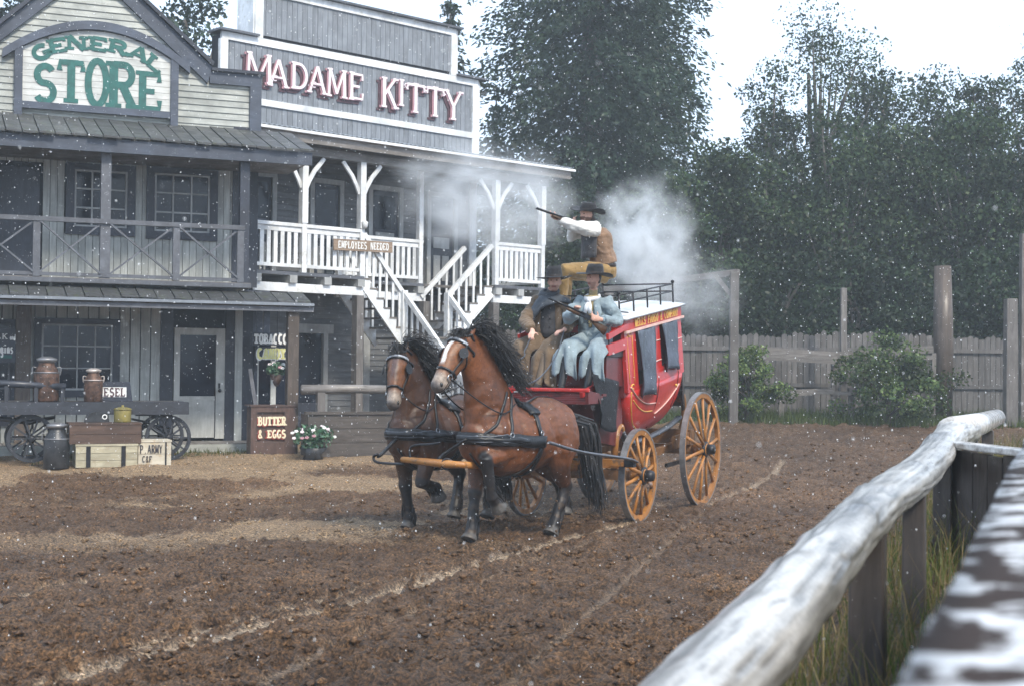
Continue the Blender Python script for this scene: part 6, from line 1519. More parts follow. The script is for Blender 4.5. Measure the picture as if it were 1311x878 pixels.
def can(px, py_top, py_bot, t_, label, body, neck, zb=None):
    sc_, zt = FS.hit(px, py_top, t_); zb_ = FS.hit(px, py_bot, t_)[1] if zb is None else zb; h = zt-zb_; r = h*.275; M = FS.mat(sc_, t_, zb_)
    root = empty('milk_can', FS.at(sc_, t_, zb_), label, 'milk can', 'milk cans by the wagon')
    MB().lathe([(r*.96, 0), (r, .02*h), (r, .60*h), (r*.95, .66*h), (r*.64, .80*h), (r*.62, .86*h)], M, 20).build('can_body', body, root, True)
    MB().lathe([(r*.61, .862*h), (r*.80, .90*h), (r*.82, .95*h), (r*.60, .97*h), (r*.3, 1.0*h), (r*.05, h)], M, 20).build('lid', neck, root, True)
    MB().torus(M @ Vector((0, 0, .64*h)), r*.99, .012, Matrix.Identity(3), 24, 6).build('shoulder_band', neck, root, True)
    for sg in (1, -1):
        p = [M @ Vector((sg*r*.72, 0, .74*h)), M @ Vector((sg*r*1.08, 0, .76*h)), M @ Vector((sg*r*1.08, 0, .62*h)), M @ Vector((sg*r*.98, 0, .58*h))]; MB().loft(catmull(p, 3), [.010]*10, None, 6).build('handle', neck, root, True)
can(60, 456, 515, 2.35, 'rusty milk can on the wagon bed, left of the two', rust, can_grey, wz+.01)
can(120, 471, 515, 2.5, 'rusty milk can with pale lid on the wagon bed, beside the lettered board', rust, rusty_rim, wz+.01)
gy_ = gz(*FS.at(-2.6, 3.1, 0)[:2])
can(73, 540, 604, 3.15, 'dark tall milk can standing on the ground before the wagon', can_dark, can_grey, gy_)
# board with white letters on the wagon bed
bs = empty('lettered_board', FS.at(-1.6, 2.3, wz), 'small dark board reading DIESEL behind the rusty can', 'sign')
a = sz(FS, 112, 488, 170, 512, 2.3); fpoly(FS, [(a[0], wz+.01), (a[1], wz+.01), (a[1]-.05, a[3]), (a[0], a[3])], 2.27, 2.30, 'board', darkblue, bs)
l0 = sz(FS, 118, 496, 161, 507, 2.3); du = FS.u*((l0[1]-l0[0])/6)
part(FS, 'letter_strip', whitel, bs, l0[0]-.01, l0[1]+.01, 2.301, 2.305, l0[2]-.01, l0[3]+.01)
text_line('lettering', 'DIESEL', FS.at(l0[0], 2.307, l0[2]), du, Vector((0, 0, l0[3]-l0[2])), FS.n*.004, maroon, bs, weight=.2)
# trunk, pail, crates
def px_box(name, mat, x0, y0, x1, y1, t_, depth, label, cat, zb=None, parts=True, th=.02, straps=(), nplank=4, pm=None):
    a = sz(FS, x0, y0, x1, y1, t_); z0 = a[2] if zb is None else zb
    root = empty(name, FS.at((a[0]+a[1])/2, t_-depth/2, z0), label, cat); hgt = a[3]-z0
    part(FS, 'side', pm or mat, root, a[0], a[0]+th, t_-depth, t_-th, z0, a[3]-.03); part(FS, 'side', pm or mat, root, a[1]-th, a[1], t_-depth, t_-th, z0, a[3]-.03)
    part(FS, 'back', mat, root, a[0], a[1], t_-depth-th, t_-depth, z0, a[3]-.03)
    for i in range(nplank):
        b0, b1 = z0+(hgt-.03)*i/nplank, z0+(hgt-.03)*(i+1)/nplank; part(FS, 'plank', mat, root, a[0], a[1], t_-th, t_+random.uniform(0, .004), b0+.003, b1-.003)
    part(FS, 'lid', pm or mat, root, a[0]-.01, a[1]+.01, t_-depth-.01, t_+.012, a[3]-.03, a[3])
    for px in straps:
        q = S(FS, px, (y0+y1)/2, t_); part(FS, 'strap', metal_dark, root, q-.035, q+.035, t_+.006, t_+.016, z0+.01, a[3]-.035)
    return root, a
gy2 = gz(*FS.at(-1.5, 3.3, 0)[:2])
cr, ca = px_box('crate', crate_w, 97, 568, 176, 606, 3.35, .55, 'pale plank crate with two dark iron straps on the ground', 'crate', gy2, straps=(113, 158), nplank=3)
ar, aa = px_box('army_box', armyw, 177, 563, 219, 603, 3.25, .5, 'cream wooden box lettered P.ARMY C&F beside the strapped crate', 'crate', gy2, nplank=2)
aa = (aa[0], aa[1], gy2, aa[3]); vz = aa[3]-aa[2]; du = FS.u*((aa[1]-aa[0])*.70/6)
text_line('lettering', 'P.ARMY', FS.at(aa[0]+.02, 3.258, aa[2]+vz*.50), du, Vector((.0, 0, vz*.32)), FS.n*.004, darkl, ar, weight=.15, serif=False)
text_line('lettering', 'C&F', FS.at(aa[0]+.06, 3.258, aa[2]+vz*.16), du*.9, Vector((.0, 0, vz*.24)), FS.n*.004, darkl, ar, weight=.17, serif=False)
part(FS, 'edge_strap', metal_dark, ar, aa[1]-.10, aa[1]-.075, 3.258, 3.266, aa[2], aa[3]-.03)
trk, ta = px_box('trunk', trunkw, 89, 541, 181, 567, 3.30, .5, 'dark brown timber trunk lying on top of the pale crate', 'trunk', ca[3]+.002, nplank=2)
M = FS.mat(S(FS, 157, 530, 3.05), 3.05, ta[3]+.002); pr = .14; ph = .27
pail = empty('pail', M.translation, 'dull yellow lidded pail on the brown trunk', 'pail')
MB().lathe([(pr*.95, 0), (pr, .02), (pr, ph*.72), (pr*.97, ph*.76)], M, 20).build('pail_body', yellowm, pail, True); MB().lathe([(pr*1.06, ph*.762), (pr*1.06, ph*.82), (pr*.5, ph*.92), (pr*.15, ph*.94), (pr*.15, ph*1.05), (pr*.05, ph*1.06)], M, 20).build('lid', yellowm, pail, True)
sr = S(FS, 124, 535, 3.0); rr_ = [(math.cos(a)*.2, math.sin(a)*.17) for a in np.linspace(0, math.pi, 12)]
tub = empty('tub', FS.at(sr, 3.0, ta[3]), 'black rounded tub leaning beside the yellow pail', 'tub')
MB().prism(rr_, FS.u, (0, 0, 1), FS.n, .12, FS.at(sr, 2.92, ta[3]+.003)).build('tub_body', can_dark, tub); MB().torus(FS.at(sr+.12, 3.05, ta[3]+.09), .035, .009, FS.mat().to_3x3() @ Matrix.Rotation(R(90), 3, 'X'), 16, 6).build('ring', whitel, tub, True)
# painted words in and on the store windows
def word_board(name, label, txt, x0, y0, x1, y1, t_, board, letters, weight=.24, pad=.03, serif=True, shadow=None):
    a = sz(FS, x0, y0, x1, y1, t_); root = empty(name, FS.at(a[0], t_, a[2]), label, 'sign')
    part(FS, 'board', board, root, a[0]-pad, a[1]+pad, t_-.03, t_, a[2]-pad, a[3]+pad)
    du = FS.u*((a[1]-a[0])/len(txt))
    if shadow: text_line('l', txt, FS.at(a[0]-.012, t_+.001, a[2]-.014), du, Vector((0, 0, a[3]-a[2])), FS.n*.003, shadow, root, weight=weight*1.5, serif=serif)
    text_line('l', txt, FS.at(a[0], t_+.009, a[2]), du, Vector((0, 0, a[3]-a[2])), FS.n*.004, letters, root, weight=weight, serif=serif); return root
word_board('tobacco_sign', 'white TOBACCO letters on a slate board by the store window', 'TOBACCO', 325, 428, 368, 440, .55, bluegrey, whitel, .26, shadow=darkl)
word_board('candy_sign', 'CANDY in pale yellow letters on a dark board under the tobacco sign', 'CANDY', 329, 446, 366, 459, .55, darkblue, plain('pale_yellow_letter', (.74, .70, .30), .5), .28, shadow=whitel)
ms = empty('milk_sign', FS.at(-4, .4, 1.8), 'dark board with white lettering at the left edge of the store', 'sign')
a = sz(FS, -45, 420, 20, 464, .45); part(FS, 'board', darkblue, ms, a[0], a[1], .40, .45, a[2], a[3])
l1 = sz(FS, -22, 427, 10, 434, .45); text_line('l', 'MILK', FS.at(l1[0], .455, l1[2]), FS.u*((l1[1]-l1[0])/4), Vector((0, 0, l1[3]-l1[2])), FS.n*.005, whitel, ms, weight=.22)
l2 = sz(FS, 12.5, 428, 20, 435, .45); text_line('l', 'and', FS.at(l2[0], .455, l2[2]), FS.u*((l2[1]-l2[0])/3), Vector((0, 0, l2[3]-l2[2])), FS.n*.005, whitel, ms, weight=.3, serif=False)
l3 = sz(FS, -4, 442, 17, 452, .45); text_line('l', 'ggins', FS.at(l3[0], .455, l3[2]), FS.u*((l3[1]-l3[0])/5), Vector((0, 0, (l3[3]-l3[2])*1.3)), FS.n*.005, whitel, ms, weight=.3, serif=False)
part(FS, 'underline', green, ms, l3[0]-.3, l3[1]-.02, .451, .456, l3[2]-.09, l3[2]-.03)
# butter and eggs panel
bt = 2.08; a = sz(FS, 321, 520, 378, 577, bt); gb = gz(*FS.at(a[0], bt, 0)[:2])
bx = empty('butter_stand', FS.at((a[0]+a[1])/2, bt, gb), 'brown panelled stand lettered BUTTER & EGGS beside the porch post', 'stand')
part(FS, 'box', brownp, bx, a[0]+.02, a[1]-.02, bt-.45, bt-.03, gb, a[3]-.02)
for s0, s1, z0, z1 in ((a[0], a[0]+.11, gb, a[3]), (a[1]-.20, a[1], gb, a[3]), (a[0]+.11, a[1]-.20, a[3]-.10, a[3]), (a[0]+.11, a[1]-.20, gb, gb+.24)): part(FS, 'frame_board', brownp, bx, s0, s1, bt-.03, bt+.012, z0, z1)
part(FS, 'top', brownp, bx, a[0]-.02, a[1]+.02, bt-.47, bt+.03, a[3], a[3]+.025)
for txt, y0, y1 in (('BUTTER', 533, 544), ('& EGGS', 550, 560)):
    q = sz(FS, 330, y0, 366, y1, bt); du = FS.u*((q[1]-q[0])/6)
    text_line('l', txt, FS.at(q[0]-.012, bt+.001, q[2]-.012), du, Vector((0, 0, q[3]-q[2])), FS.n*.003, plain('red_shadow_letter', (.30, .05, .04), .5), bx, weight=.42); text_line('l', txt, FS.at(q[0], bt+.012, q[2]), du, Vector((0, 0, q[3]-q[2])), FS.n*.004, cherryl, bx, weight=.26)
lp_ = empty('leaning_plank', FS.at(S(FS, 327, 500, 1.9), 1.9, .6), 'dark narrow plank leaning upright behind the butter stand', 'plank')
MB().bar(FS.at(S(FS, 330, 520, 1.7), 1.75, a[3]-.3), FS.at(S(FS, 323, 470, 1.7), 1.5, Z(FS, 323, 472, 1.7)), .07, .02, FS.n).build('plank', darkblue, lp_)
# flowers
leaf_p = vcol('flower_leaves', .5, .3, 20, 0, spec=.4)
def leaf_cloud(c, r, n, size, pal, flat=1.0, seed=1):
    g = np.random.default_rng(seed); d_ = g.normal(size=(n, 3)); d_ /= np.linalg.norm(d_, axis=1)[:, None]; rad = g.random(n)**.45
    pos = np.array(c)+d_*rad[:, None]*np.array(r); return leaf_quads(g, pos, size, pal, 0)
def leaf_quads(g, pos, size, pal, droop=0.0, asp=.6):
    n = len(pos); a = g.normal(size=(n, 3)); a[:, 2] -= droop; a /= np.linalg.norm(a, axis=1)[:, None]; b = g.normal(size=(n, 3)); b -= (b*a).sum(1)[:, None]*a; b /= np.linalg.norm(b, axis=1)[:, None]
    s = size*(.6+.8*g.random(n))[:, None]; nrm = np.cross(a, b)
    v = np.stack([pos-a*s*.5, pos+b*s*asp*.5+nrm*s*.06, pos+a*s*.5, pos-b*s*asp*.5+nrm*s*.06], 1).reshape(-1, 3); f = np.arange(4*n).reshape(n, 4)
    pal = np.array(pal); c = pal[g.integers(0, len(pal), n)]*(.6+.8*g.random(n))[:, None]; return v, f, np.repeat(c, 4, 0)
def planter(name, label, M, r, h, pot_m, seed, cone=False):
    c = M.translation; root = empty(name, c, label, 'plant')
    MB().lathe([(r*(.25 if cone else .75), 0), (r*.6, h*.4), (r, h), (r*.9, h), (r*.8, h*.9)], M, 16).build('pot', pot_m, root, True)
    v, f, cc = leaf_cloud(c+Vector((0, 0, h+r*.7)), (r*1.5, r*1.4, r*1.0), 420, .085, [(.03, .09, .05), (.05, .13, .07), (.10, .17, .10)], seed=seed); npmesh('foliage', v, f, leaf_p, root, col=cc)
    g = np.random.default_rng(seed+5)
    for k in range(16):
        d_ = g.normal(size=3); d_ /= np.linalg.norm(d_); d_[2] = abs(d_[2])*.8; p_ = c+Vector((0, 0, h+r*.7))+Vector((d_[0]*r*1.6, d_[1]*r*1.5, d_[2]*r*1.1)); mb = MB()
        for q in range(5):
            a_ = q*1.2566; mb.ball(p_+Vector((math.cos(a_)*.022, math.sin(a_)*.018, math.sin(a_)*.014)), (.019, .019, .013), 6, 4)
        mb.build('flower', whitel if k % 3 == 0 else (pinkrim if k % 3 == 1 else pinkw), root, True)
s_ = S(FS, 401, 560, 3.05); planter('flower_planter', 'bushy green planter with pink and white flowers on the ground by the stand', FS.mat(s_, 3.05, gz(*FS.at(s_, 3.05, 0)[:2])), .25, .20, can_dark, 3)
s_, z_ = FS.hit(354, 494, 1.6); planter('hanging_basket', 'hanging cone basket of pink flowers in front of the candy sign', FS.mat(s_, 1.6, z_), .13, .22, brownp, 8, True)
MB().loft([FS.at(s_, 1.6, z_+.3), FS.at(s_, 1.6, 3.0)], [.006]*2, None, 5).build('hanger', metal_dark, bpy.data.objects['hanging_basket'])
# hitching rail and trough
hr = empty('hitching_rail', FS.at(1.9, 2.4, .3), 'grey log hitching rail on posts before the saloon wall', 'rail')
h0, h1 = FS.hit(386, 498, 2.4), FS.hit(520, 499, 2.4); z_ = (h0[1]+h1[1])/2
MB().loft([FS.at(h0[0], 2.4, z_), FS.at((h0[0]+h1[0])/2, 2.4, z_+.015), FS.at(h1[0], 2.4, z_)], [.085, .08, .078], None, 12, jit=.06).build('log', oldgrey_h, hr, True)
for px in (410, 505): s_ = S(FS, px, 540, 2.4); part(FS, 'post', oldgrey, hr, s_-.07, s_+.07, 2.33, 2.47, .15, z_-.05)
trw = wood('dark_trough_planks', (.085, .072, .064), (.04, .033, .03), (.14, .122, .11), grain=(2.2, 2.2, 18), rough=(.35, .65), vary=.2, strength=.5)
tr = empty('trough', FS.at(2.0, 2.7, .3), 'weathered plank trough on the ground below the hitching rail', 'trough')
t0, t1 = S(FS, 394, 550, 2.75), S(FS, 530, 550, 2.75); zb, zt = gz(*FS.at(t0, 2.7, 0)[:2]), Z(FS, 440, 530, 2.75)
for i in range(3): part(FS, 'side_plank', trw, tr, t0, t1, 2.72, 2.76+random.uniform(0, .008), zb+(zt-zb)*i/3+.004, zb+(zt-zb)*(i+1)/3-.004); part(FS, 'side_plank', trw, tr, t0, t1, 2.24, 2.28, zb+(zt-zb)*i/3+.004, zb+(zt-zb)*(i+1)/3-.004)
part(FS, 'end', trw, tr, t0, t0+.05, 2.28, 2.72, zb, zt); part(FS, 'end', trw, tr, t1-.05, t1, 2.28, 2.72, zb, zt); part(FS, 'rim', trw, tr, t0-.06, t1+.05, 2.69, 2.80, zt, zt+.05); part(FS, 'water', glass, tr, t0+.05, t1-.05, 2.28, 2.72, zt-.2, zt-.1)
# ------------------------------------------------------------------ log rail and spectator fence in front
random.seed(33)
def wet_wood(name, base, dark, pale, sc=9.0, rough=(.85, .35), grain=(3, 3, 3), wet=.5, psc=4.5):
    m, t, b, _ = nodes(name); v = coords(t, grain, rand=False); v1 = coords(t, (1, 1, 1), rand=False); g = noise(t, v, sc, 8, .7, .4); p = noise(t, v1, psc, 5, .65)
    c = ramp(t, g, [(.30, dark), (.52, base), (.74, pale)]); t.links.new(c, b.inputs['Base Color'])
    rr = N(t, 'ShaderNodeMapRange'); rr.inputs['From Min'].default_value = .35; rr.inputs['From Max'].default_value = .65; rr.inputs['To Min'].default_value = rough[0]; rr.inputs['To Max'].default_value = rough[1]
    t.links.new(p, rr.inputs['Value']); t.links.new(rr.outputs[0], b.inputs['Roughness']); b.inputs['Specular IOR Level'].default_value = .35; t.links.new(ramp(t, p, [(wet-.06, (0, 0, 0)), (wet+.04, (1, 1, 1))]), b.inputs['Coat Weight']); b.inputs['Coat Roughness'].default_value = .18
    bump(t, b, g, .55, .02); return m
logm = wet_wood('wet_pale_log', (.50, .48, .46), (.15, .135, .125), (.74, .73, .72), 6, grain=(2.2, 2.2, 2.2), wet=.44)
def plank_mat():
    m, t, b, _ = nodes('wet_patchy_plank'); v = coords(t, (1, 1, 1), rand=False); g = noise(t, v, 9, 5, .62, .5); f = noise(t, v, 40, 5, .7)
    k = ramp(t, g, [(.49, (0, 0, 0)), (.56, (1, 1, 1))]); t.links.new(mixc(t, k, (.035, .024, .020), (.70, .69, .69)), b.inputs['Base Color'])  # pale patches: worn wood plus sky glare of wet spots painted into base colour
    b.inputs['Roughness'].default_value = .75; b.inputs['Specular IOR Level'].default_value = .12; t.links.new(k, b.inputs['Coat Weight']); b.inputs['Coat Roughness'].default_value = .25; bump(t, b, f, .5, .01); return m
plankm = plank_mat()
postm = wood('wet_dark_post', (.075, .062, .056), (.028, .022, .02), (.13, .11, .10), grain=(16, 16, 2.5), rough=(.3, .6), vary=.2, strength=.6)
FL = Frame(LOGA[0], LOGA[1], LD[0], LD[1])            # n points right of the log
logr = empty('log_rail', FL.at(6, 0, gz(*FL.at(6, 0, 0)[:2])), 'wet pale log rail on short posts in the right foreground', 'fence')
cl = [(790, 1010, 180), (860, 935, 165), (925, 868, 150), (1010, 775, 118), (1062, 712, 92), (1125, 645, 70), (1180, 603, 56), (1215, 562, 46), (1240, 550, 38)]
pts, rad = [], []
for x, y, wd in cl:
    s_, z = FL.hit(x, y); p = FL.at(s_, 0, z); pts.append(p); rad.append(wd/2/FPX*p.y*.86)
cp = catmull(pts, 26); cr_ = np.interp(np.linspace(0, len(rad)-1, len(cp)), range(len(rad)), rad)
nn = 60; ln_ = len(cp); U, Vv = np.meshgrid(np.cumsum([0]+[(cp[i+1]-cp[i]).length for i in range(ln_-1)]), np.arange(nn)/nn*6.283, indexing='ij')
ci, si = np.cos(Vv), np.sin(Vv); lump = fbm(U*2.2+ci*.8, si*.8+5, 5, 3)-.45; fine = fbm(U*6+ci*2.5, si*2.5+7, 15, 4)-.45; crk = 1-np.abs(2*fbm(U*1.1, Vv*5.0, 25, 3)/.875-1)
knot = np.zeros_like(U)
for ku, ka, kr in ((1.9, 1.4, .10), (3.1, 2.2, .08), (3.75, 1.1, .12), (5.3, 1.9, .09), (7.2, 1.2, .11), (8.6, 2.4, .09), (9.9, 1.6, .1), (2.5, .4, .08)):
    knot += np.exp(-(((U-ku)/kr)**2+((((Vv-ka+3.14) % 6.283)-3.14)/.55)**2))
R_ = cr_[:, None]*(1+.20*lump+.07*fine+.16*knot-.05*sstep(.82, .97, crk)); vs = np.zeros((ln_, nn, 3))
for i, p_ in enumerate(cp):
    dd = (cp[min(i+1, ln_-1)]-cp[max(i-1, 0)]).normalized(); a_ = Vector((0, 0, 1)).cross(dd).normalized(); b_ = dd.cross(a_)
    vs[i] = np.array(p_)+(np.outer(ci[i], np.array(a_))+np.outer(si[i], np.array(b_)))*R_[i][:, None]
tone = np.clip(.37+.75*(fbm(U*1.0, Vv*3.2, 35, 4)-.45)+.35*fine, .14, .62); tone *= 1-.45*sstep(.88, .98, crk); tone *= 1-.4*np.clip(knot, 0, 1); colr = tone[..., None]*np.array((1, .97, .93))
ix = np.arange(ln_*nn).reshape(ln_, nn); fq = np.stack([ix[:-1], np.roll(ix, -1, 1)[:-1], np.roll(ix, -1, 1)[1:], ix[1:]], -1).reshape(-1, 4)
logv = vcol('wet_peeled_log', .42, .25, 60, .5, .01, .5); _b = [n_ for n_ in logv.node_tree.nodes if n_.type == 'BSDF_PRINCIPLED'][0]; _b.inputs['Coat Weight'].default_value = .5; _b.inputs['Coat Roughness'].default_value = .22
npmesh('log', vs.reshape(-1, 3), fq, logv, logr, True, col=colr.reshape(-1, 3))
e0, e1 = FL.hit(1222, 556), FL.hit(1274, 534)
MB().loft([FL.at(e0[0], -.02, e0[1]+.02), FL.at((e0[0]+e1[0])/2, 0, (e0[1]+e1[1])/2), FL.at(e1[0], .02, e1[1])], [.115, .11, .10], None, 18, jit=.05).build('log', logm, logr, True)
for x, y in ((1105, 700), (1166, 622), (1203, 580), (1240, 560), (1262, 548), (900, 930)):
    s_, z = FL.hit(x, y); p = FL.at(s_, 0, 0); g_ = gz(p.x, p.y); wv = .15 if x == 1105 else .125; z = min(cp, key=lambda q: (q.xy-p.xy).length).z if s_ < 11.6 else z
    MB().bar(FL.at(s_, .02, g_-.2), FL.at(s_, .02, z-.02), wv, wv*.8, FL.u, w1=wv*.92).build('post', postm, logr, bevel=.01)
# cross fence with a cap rail between the log and the spectators' fence
xf = empty('plank_fence', P(1255, 640, 9), 'short dark plank fence with pale capped rail behind the log rail', 'fence')
A_, B_ = P(1207, 581, 9.6), P(1330, 565, 8.4); A_.z = B_.z = (A_.z+B_.z)/2
FX = Frame(A_.x, A_.y, B_.x-A_.x, B_.y-A_.y); Lx = (B_-A_).length
MB().bar(A_, B_, .12, .045).build('cap_rail', logm, xf, bevel=.01)
n = 6
for i in range(n):
    a = .08+(Lx-.1)*i/n; p = FX.at(a, 0, 0); part(FX, 'plank', postm, xf, a+.006, a+(Lx-.1)/n-.006, -.02, .012+random.uniform(0, .012), gz(p.x, p.y)-.1, A_.z-.03-random.uniform(0, .02))
part(FX, 'backing_rail', postm, xf, .02, Lx, -.06, -.022, A_.z-.25, A_.z-.12)
# spectators' fence: broad weathered board right beside the camera
sfz = 1.675; Q0, Q1 = Vector((.30, 1.10, sfz)), Vector((1.80, 5.0, sfz)); qd = (Q1-Q0).normalized(); Fq = Frame(Q0.x, Q0.y, qd.x, qd.y)
sfn = empty('spectator_fence', Fq.at(2.5, .1, .5), 'broad wet weathered plank rail close to the camera at lower right', 'fence')
nseg = 40; pts = []
for i in range(nseg+1):
    for j, (t_, dz) in enumerate(((0, -.05), (.0, 0), (.05, .004), (.12, .006), (.2, .004), (.27, 0), (.27, -.05))):
        s_ = -1.2+7.4*i/nseg; k = float(vnoise(np.array([s_*3.0]), np.array([j*.7]), 9)[0])-.5; pts.append(Fq.at(s_, t_+k*.02, sfz+dz+k*.010))
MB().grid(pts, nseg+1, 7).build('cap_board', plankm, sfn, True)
for i in range(30):
    a = -1.2+i*.245; p = Fq.at(a, .1, 0); part(Fq, 'plank', postm, sfn, a+.006, a+.238, .10, .13+random.uniform(0, .008), gz(p.x, p.y)-.1, sfz-.052)
# ------------------------------------------------------------------ paling fence and posts at the end of the arena
pale_w = wood('grey_paling', (.135, .125, .12), (.07, .064, .06), (.20, .19, .185), grain=(14, 14, 2), rough=(.4, .75), vary=.3, strength=.5)
YF = 36.0; FF = Frame(0.0, YF, 1, 0.0)
fence = empty('paling_fence', (8, YF, .8), 'long grey weathered paling fence at the back of the arena', 'fence')
x = -1.5
while x < 17.5:
    wv = random.uniform(.125, .165); g_ = gz(x, YF); tp = 2.80+.05*math.sin(x*.9)+random.uniform(-.05, .05)
    pts = [(x, g_-.05), (x+wv-.012, g_-.05), (x+wv-.012, tp), (x+wv*.5, tp+random.uniform(0, .07)), (x, tp-random.uniform(0, .02))]
    MB().prism(pts, FF.u, (0, 0, 1), FF.n, .024, FF.at(0, random.uniform(-.012, .01), 0)).build('paling', pale_w, fence); x += wv
for z in (2.45, 1.55):
    part(FF, 'back_rail', pale_w, fence, -1.5, 17.4, .03, .08, z-.05, z+.05)
def far_post(name, label, px, py0, py1, w_, d_=35.2, mat=oldgrey, round_=False, taper=.9, cat='post'):
    a, b_ = P(px, py0, d_), P(px, py1, d_); g_ = gz(b_.x, b_.y); b_.x, b_.y = a.x, a.y; b_.z = min(b_.z, g_)-.1
    root = empty(name, (b_.x, b_.y, g_), label, cat)
    if round_: MB().loft([b_, b_.lerp(a, .5)+Vector((.02, 0, 0)), a], [w_/2, w_/2*1.02, w_/2*taper], None, 14, jit=.12).build('trunk', mat, root, True)
    else: MB().bar(b_, a, w_, w_, (0, 1, 0), w1=w_*taper, h1=w_*taper).build('shaft', mat, root, bevel=.012)
    return root
far_post('timber_post', 'slim pale square post standing before the middle of the paling fence', 1080, 369, 530, .16, 35.0)
far_post('trunk_post', 'thick brown tree-trunk post standing in front of the paling fence', 1207, 341, 540, .46, 34.6, brownpost, True)
far_post('timber_post', 'grey square post at the right end of the paling fence', 1294, 383, 548, .28, 33.0)
far_post('timber_post', 'tall grey post cut by the right edge of the picture', 1312, 300, 545, .22, 33.6)
# gallows-like frame behind the coach
fr = empty('gate_frame', P(940, 470, 33), 'open timber gate frame of two posts and a long beam behind the coach', 'gate')
a = P(940, 349, 33.0); g_ = gz(a.x, a.y); MB().bar(Vector((a.x, a.y, g_-.1)), a, .20, .20, (0, 1, 0)).build('post', oldgrey, fr, bevel=.012)
b_ = P(780, 372, 34.5); MB().bar(Vector((b_.x, b_.y, gz(b_.x, b_.y)-.1)), b_, .20, .20, (0, 1, 0)).build('post', oldgrey, fr, bevel=.012)
MB().bar(P(946, 349, 33.0), P(772, 372, 34.6), .18, .15).build('beam', oldgrey_h, fr, bevel=.01)
MB().bar(a+Vector((-.05, 0, -.55)), a+Vector((-.42, .1, -.07)), .08, .10).build('brace', oldgrey, fr)
# low rails in front of the palings
lr = empty('low_rail_fence', P(1075, 500, 34.4), 'weathered double plank rails on posts in front of the paling fence', 'fence')
for (x0, y0), (x1, y1), h_ in (((948, 447), (1072, 455), .17), ((1066, 455), (1195, 447), .17), ((948, 455), (1072, 463), .12), ((1070, 464), (1196, 457), .10), ((1000, 503), (1068, 500), .15), ((1062, 503), (1100, 503), .10)):
    MB().bar(P(x0, y0, 34.5), P(x1, y1, 34.4), .05, h_).build('rail_plank', oldgrey_h, lr)
for px in (950, 1068, 1196, 1000, 1090):
    a = P(px, 452 if px not in (1000, 1090) else 496, 34.55); MB().bar(Vector((a.x, a.y, gz(a.x, a.y)-.1)), a, .13, .13, (0, 1, 0)).build('rail_post', oldgrey, lr)
# ------------------------------------------------------------------ trees, bushes, grass
def foliage_mat(name, var=.35):
    m, t, b, out = nodes(name); a = t.nodes.new('ShaderNodeVertexColor'); a.layer_name = 'Col'
    t.nodes.remove(b); d_ = N(t, 'ShaderNodeBsdfDiffuse'); tr_ = N(t, 'ShaderNodeBsdfTranslucent'); gl = N(t, 'ShaderNodeBsdfGlossy', Roughness=.45)
    mx = N(t, 'ShaderNodeMixShader'); mx.inputs[0].default_value = .3; m2 = N(t, 'ShaderNodeMixShader'); m2.inputs[0].default_value = .02
    for q in (d_, tr_): t.links.new(a.outputs[0], q.inputs['Color'])
    t.links.new(d_.outputs[0], mx.inputs[1]); t.links.new(tr_.outputs[0], mx.inputs[2]); t.links.new(mx.outputs[0], m2.inputs[1]); t.links.new(gl.outputs[0], m2.inputs[2]); t.links.new(m2.outputs[0], out.inputs['Surface']); return m
fol = foliage_mat('tree_foliage'); bark = wood('grey_brown_bark', (.09, .075, .062), (.035, .028, .024), (.16, .14, .125), grain=(12, 12, 3), strength=.8)
birchbark = wood('pale_birch_bark', (.30, .29, .28), (.10, .09, .085), (.42, .41, .40), grain=(3, 3, 14), strength=.5)
def broadleaf(label, x, y, h, r, n=11000, size=.20, pal=((.035, .058, .022), (.045, .075, .028), (.065, .095, .035)), seed=1, sparse=0.0, low=.12, barkm=None, tk=.55, group='trees behind the fence', name='leafy_tree', nc=70, stretch=1.0):
    g = np.random.default_rng(seed); g0 = gz(x, y); root = empty(name, (x, y, g0), label, 'tree', group)
    # clumps on an uneven crown surface
    cs = []; k = 0
    while len(cs) < nc:
        u = g.normal(size=3); u /= np.linalg.norm(u); rr = (.35+.65*g.random()**.5)
        p_ = np.array((u[0]*r, u[1]*r*.8, u[2]*h*(1-low)*.5))*rr*(1+.25*(g.random()-.5)); p_[2] += h*(low+(1-low)*.5); taper = 1-tk*max(0, (p_[2]/h-.55))/.45
        p_[:2] *= taper*stretch; cs.append(p_)
    cs = np.array(cs); cr = (.10+.09*g.random(nc))*min(h, r*2.6)*(1-.35*sparse)
    ci = g.integers(0, nc, n); dd = g.normal(size=(n, 3)); dd /= np.linalg.norm(dd, axis=1)[:, None]
    pos = cs[ci]+dd*(cr[ci]*(g.random(n)**.4))[:, None]*np.array((1.15, 1.15, .8)); keep = pos[:, 2] > .15; pos, ci = pos[keep], ci[keep]
    tone = .38+1.15*g.random(nc)**1.3; v, f, c = leaf_quads(g, pos+np.array((x, y, g0)), size, pal, .3)
    c = c*np.repeat(tone[ci], 4)[:, None]; npmesh('crown', v, f, fol, root, col=c)
    random.seed(seed); mb = MB(); bend = [Vector((x+random.uniform(-.2, .2)*q*2, y, g0-.1+h*.86*q)) for q in np.linspace(0, 1, 7)]
    mb.loft(bend, [h*.020*(1-.85*q)+.02 for q in np.linspace(0, 1, 7)], None, 9, jit=.1); mb.build('trunk', barkm or bark, root, True)
    for i in g.choice(nc, size=min(nc, 16), replace=False):
        q = cs[i]; t0 = max(.1, min(.8, (q[2]/h)*.75)); a = bend[min(6, int(t0*6))]; e = Vector((x+q[0], y+q[1], g0+q[2])); MB().loft([a, a.lerp(e, .5)+Vector((0, 0, .15)), e], [h*.008+.01, h*.005+.008, .008], None, 6).build('limb', barkm or bark, root, True)
    return root
